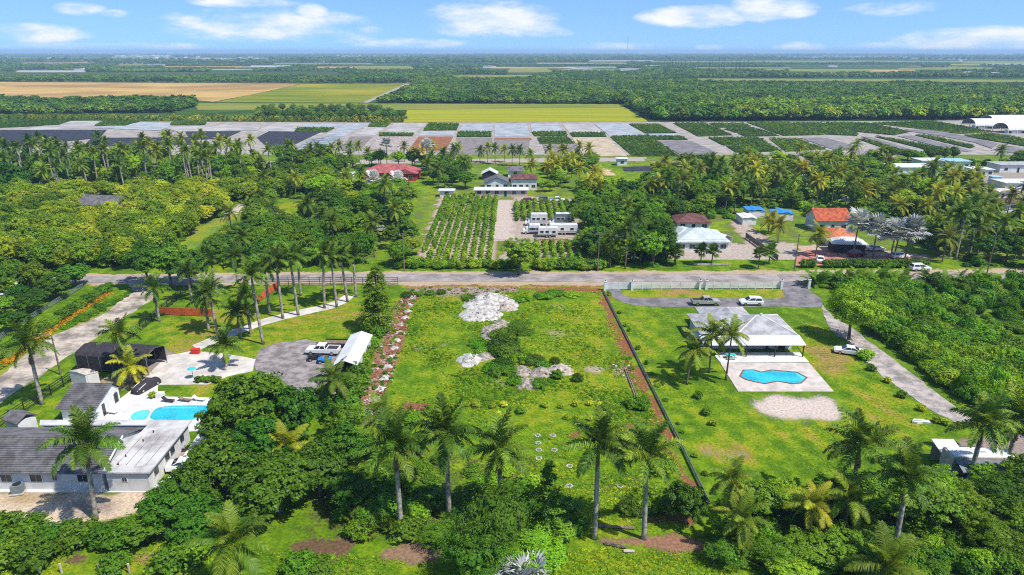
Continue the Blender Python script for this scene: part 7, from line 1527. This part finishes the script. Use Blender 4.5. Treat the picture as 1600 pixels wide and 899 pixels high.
for i, x in enumerate([950, 1022, 1055, 1095, 1112, 1185, 1201, 1053]):
    palm('fan_palm', 'fan', G(x, 414 + RN.uniform(-2, 6)), RN.uniform(2.6, 3.8), ['fan palm under the dark grove by the street', 'fan palm left of the forecourt wall', 'fan palm at the forecourt gate', 'fan palm in the forecourt, left of the pair', 'fan palm in the forecourt, right of the pair', 'fan palm right of the forecourt', 'fan palm by the grey wall', 'low fan palm on the forecourt kerb'][i], 'palm', 'fan palms along the street', sc=.95, rng=RN)
for i in range(18): small('hedge_shrub', 'darkbush', G(1020 + i * 5, 262 - .1 * i if i < 9 else 248), 2.0, 'shrub in the clipped row above the dug field', 'bush', 'clipped row above the dug field', 1.5)
for i, x in enumerate(range(1255, 1450, 7)):
    if 1275 < x < 1290: continue
    small('hedge_shrub', 'shrub', G(x, 418), 2.1, 'shrub in the clipped hedge in front of the brick drive', 'bush', 'hedge in front of the brick drive', 1.05)
for i, x in enumerate(range(622, 812, 9)):
    small('roadside_shrub', RN.choice(['shrub', 'bush']), G(x, 420 + RN.uniform(-3, 1)), RN.uniform(1.6, 2.8), 'roadside shrub between the street and the row plantation', 'bush', 'roadside shrubs across the street', RN.uniform(.9, 1.5))
for i, x in enumerate(range(840, 945, 8)):
    small('roadside_shrub', RN.choice(['shrub', 'bush', 'darkbush']), G(x, 421 + RN.uniform(-3, 1)), RN.uniform(2.0, 3.0), 'dense roadside shrub in front of the truck yard', 'bush', 'roadside shrubs before the truck yard', RN.uniform(1.2, 1.8))
_r5 = random.Random(8); _p = G(1340, 262); o = thing('dead_tree', 'bare grey dead tree standing among the green crowns below the right-hand nursery', 'tree', (_p.x, _p.y, 0))
MB().tube([(0, 0, -.2), (.1, 0, 3), (0, .1, 6)], [.3, .22, .15], 7).build('trunk', MT['palmtrunk'], o)
for _i in range(16):
    _a = _r5.uniform(0, 6.28); _z = _r5.uniform(3, 6); _l = _r5.uniform(2, 4.2); _e = Vector((math.cos(_a) * _l * .8, math.sin(_a) * _l * .8, _z + _l * .8)); _m = Vector((math.cos(_a) * _l * .35, math.sin(_a) * _l * .35, _z + _l * .3))
    _b = MB().tube([(0, 0, _z), _m, _e], [.12, .09, .04], 5)
    for _k in range(3): _b.tube([_m.lerp(_e, .3 + .3 * _k), _m.lerp(_e, .3 + .3 * _k) + Vector((_r5.uniform(-.8, .8), _r5.uniform(-.8, .8), _r5.uniform(.3, 1)))], [.05, .02], 4)
    _b.build('branch', MT['palmtrunk'], o)
# ---- plantation rows
def rows(poly, sx, sy, lim, label, group):
    q = [G(*p) for p in poly]; x0 = min(p.x for p in q); x1 = max(p.x for p in q); y0 = min(p.y for p in q); y1 = max(p.y for p in q); pts = []
    y = y0
    while y < y1:
        x = x0
        while x < x1:
            if bool(inpoly(np.array([x]), np.array([y]), [(p.x, p.y) for p in q])[0]) and RN.random() > .06: pts.append((x + RN.uniform(-.18, .18), y + RN.uniform(-.25, .25)))
            x += sx
        y += sy
    for p in pts[:lim]: small('row_tree', 'nursery', p, RN.uniform(1.9, 2.4), label, 'young tree', group, RN.uniform(.52, .74))
    return pts[lim:]
ex = rows([(655, 419), (770, 419), (775, 311), (690, 311)], 2.15, 1.75, 230, 'young tree in the straight rows left of the dirt yard', 'plantation rows left of the dirt yard')
e2 = rows([(797, 348), (838, 346), (905, 346), (895, 318), (806, 320)], 2.15, 1.9, 25, 'young tree in the short rows above the caravans', 'plantation rows above the caravans')
e3 = rows([(800, 412), (912, 412), (905, 382), (820, 382)], 2.15, 1.8, 45, 'young tree in the rows between the caravans and the street', 'plantation rows below the caravans')
ex = np.array(ex + e2 + e3)
if len(ex): scatter('row_trees', 'far ends of the plantation rows across the street', 'young trees', shp(ex), np.random.default_rng(8).uniform(.85, 1.1, len(ex)), [m[0] for m in SMALL['nursery']], 19)
# ---- grass and weeds that nobody could count
def tuft(seed, n, h, w, m):
    r = np.random.default_rng(seed); V = []
    for i in range(n):
        a = r.uniform(0, 6.28); q = r.uniform(0, .12, 2) * np.array([math.cos(a), math.sin(a)]); l = h * r.uniform(.5, 1.1); d = np.array([math.cos(a), math.sin(a)]) * l * r.uniform(.3, .9); s = np.array([-math.sin(a), math.cos(a)]) * w
        d = d * 1.5; V += [(*(q - s), 0), (*(q + s), 0), (*(q + d * .5 + s * .9), l * .34), (*(q + d), l * .38)]
    return vmesh('tuft', np.array(V), m)
TG = [tuft(900 + i, 16, .34, .03, LF['grass']) for i in range(2)] + [tuft(903, 14, .3, .04, LF['weed'])]
def ggrass(name, label, poly, sp, s0, s1, src, seed, keep=.0, excl=()):
    a = fill(poly, sp, seed, excl); k = fbm(a[:, 0], a[:, 1], .16, 3) + np.random.default_rng(seed).uniform(-.12, .12, len(a)); a = a[k > keep]; k = k[k > keep]
    return scatter(name, label, 'grass', shp(a), (s0 + (s1 - s0) * np.clip((k - keep) / .35, 0, 1)) * np.random.default_rng(seed + 1).uniform(.7, 1.3, len(a)), src, seed)
plot_ex = [[(628, 450), (655, 455), (630, 530), (596, 665), (556, 665), (596, 530)], [(735, 462), (800, 465), (800, 490), (765, 502), (725, 502)]]
ggrass('grass', 'rough lime green grass and weeds covering the empty plot', [(632, 458), (938, 456), (1075, 760), (1090, 832), (560, 832), (600, 650), (640, 500)], .42, .35, 1.0, TG, 61, .34, plot_ex)
ggrass('weeds', 'darker broad leaved weeds in patches over the empty plot', [(632, 458), (938, 456), (1075, 760), (600, 760), (600, 650), (640, 500)], .8, .12, .36, [SMALL['weedmound'][0][0], SMALL['weedmound'][2][0]], 62, .52, plot_ex)
ggrass('grass', 'mown lawn grass round the right-hand house', [(960, 484), (1270, 484), (1345, 560), (1470, 650), (1490, 690), (1400, 760), (1120, 740)], .6, .28, .6, TG, 63, .3, [[(1130, 555), (1255, 555), (1345, 660), (1165, 665)], [(1060, 490), (1215, 490), (1260, 555), (1110, 555)]])
ggrass('grass', 'mown lawn grass round the left-hand palms', [(262, 494), (420, 484), (560, 462), (605, 500), (575, 530), (480, 529), (410, 543), (395, 556), (340, 550), (300, 546), (255, 556)], .65, .28, .6, TG, 64, .3)
ggrass('grass', 'rough grass in the strip along the bottom edge', [(-20, 852), (560, 868), (740, 880), (930, 856), (1140, 868), (1140, 912), (-20, 912)], .4, .4, 1.0, TG, 65, .36)
ggrass('dry_grass', 'sparse dry grass along the street verges', [(-200, 446), (130, 444.5), (620, 441.5), (942, 443), (942, 447), (620, 446), (130, 449)], .6, .4, .9, TG, 66, .35)

UG = [SMALL['weedmound'][0][0], SMALL['bush'][0][0], SMALL['weedmound'][1][0], SMALL['shrub'][0][0], SMALL['darkmound'][0][0]]
for i, (lb, poly, sp, s0, s1) in enumerate([('ferny undergrowth beneath the tangled belt at the lower right', [(1130, 800), (1480, 775), (1640, 745), (1640, 905), (1200, 905), (1130, 870)], 1.5, .45, 1.1), ('undergrowth beneath the trees at the front of the plot', [(470, 745), (600, 690), (860, 735), (900, 832), (470, 832)], 1.4, .4, 1.0),
    ('weeds and bushes between the village trees on the left', [(-120, 268), (640, 262), (640, 418), (290, 418), (420, 330), (300, 372), (216, 418), (-120, 420)], 3.2, .6, 1.5), ('weeds and bushes between the village trees on the right', [(850, 262), (1640, 256), (1640, 418), (915, 418), (912, 300)], 3.2, .6, 1.5)]):
    a = fill(poly, sp, 90 + i); k = fbm(a[:, 0], a[:, 1], .05, 3); a = a[k > .42]
    scatter('undergrowth', lb, 'undergrowth', shp(a), np.random.default_rng(i).uniform(s0, s1, len(a)), UG, 90 + i)

# labels shared inside a group: say which part of the group each one stands in
from collections import defaultdict
_by = defaultdict(list)
for o in COL.objects:
    if o.parent is None and 'label' in o and 'group' in o: _by[(o['group'], o['label'])].append(o)
for (gname, lab), ob in _by.items():
    if len(ob) < 3: continue
    q = [P(o.location.x, o.location.y) for o in ob]; xs = np.array([float(a[0]) for a in q]); ys = np.array([float(a[1]) for a in q])
    nx = 5 if len(ob) > 24 else 3; ny = 4 if len(ob) > 60 else 3 if len(ob) > 8 else 1
    if ys.max() - ys.min() < 8: ny = 1; nx = 5 if len(ob) > 4 else 3
    xr = np.argsort(np.argsort(xs)) * nx // len(ob); yr_ = np.argsort(np.argsort(-ys)) * ny // len(ob)
    XN = {3: ['left', 'centre', 'right'], 5: ['far left', 'left', 'centre', 'right', 'far right']}[nx]; YN = {1: [''], 3: ['front ', 'middle ', 'back '], 4: ['front ', 'near middle ', 'far middle ', 'back ']}[ny]
    for o, a, b in zip(ob, xr, yr_):
        t = lab + ', ' + YN[b] + XN[a]
        if len(t.replace(',', '').split()) <= 16: o['label'] = t
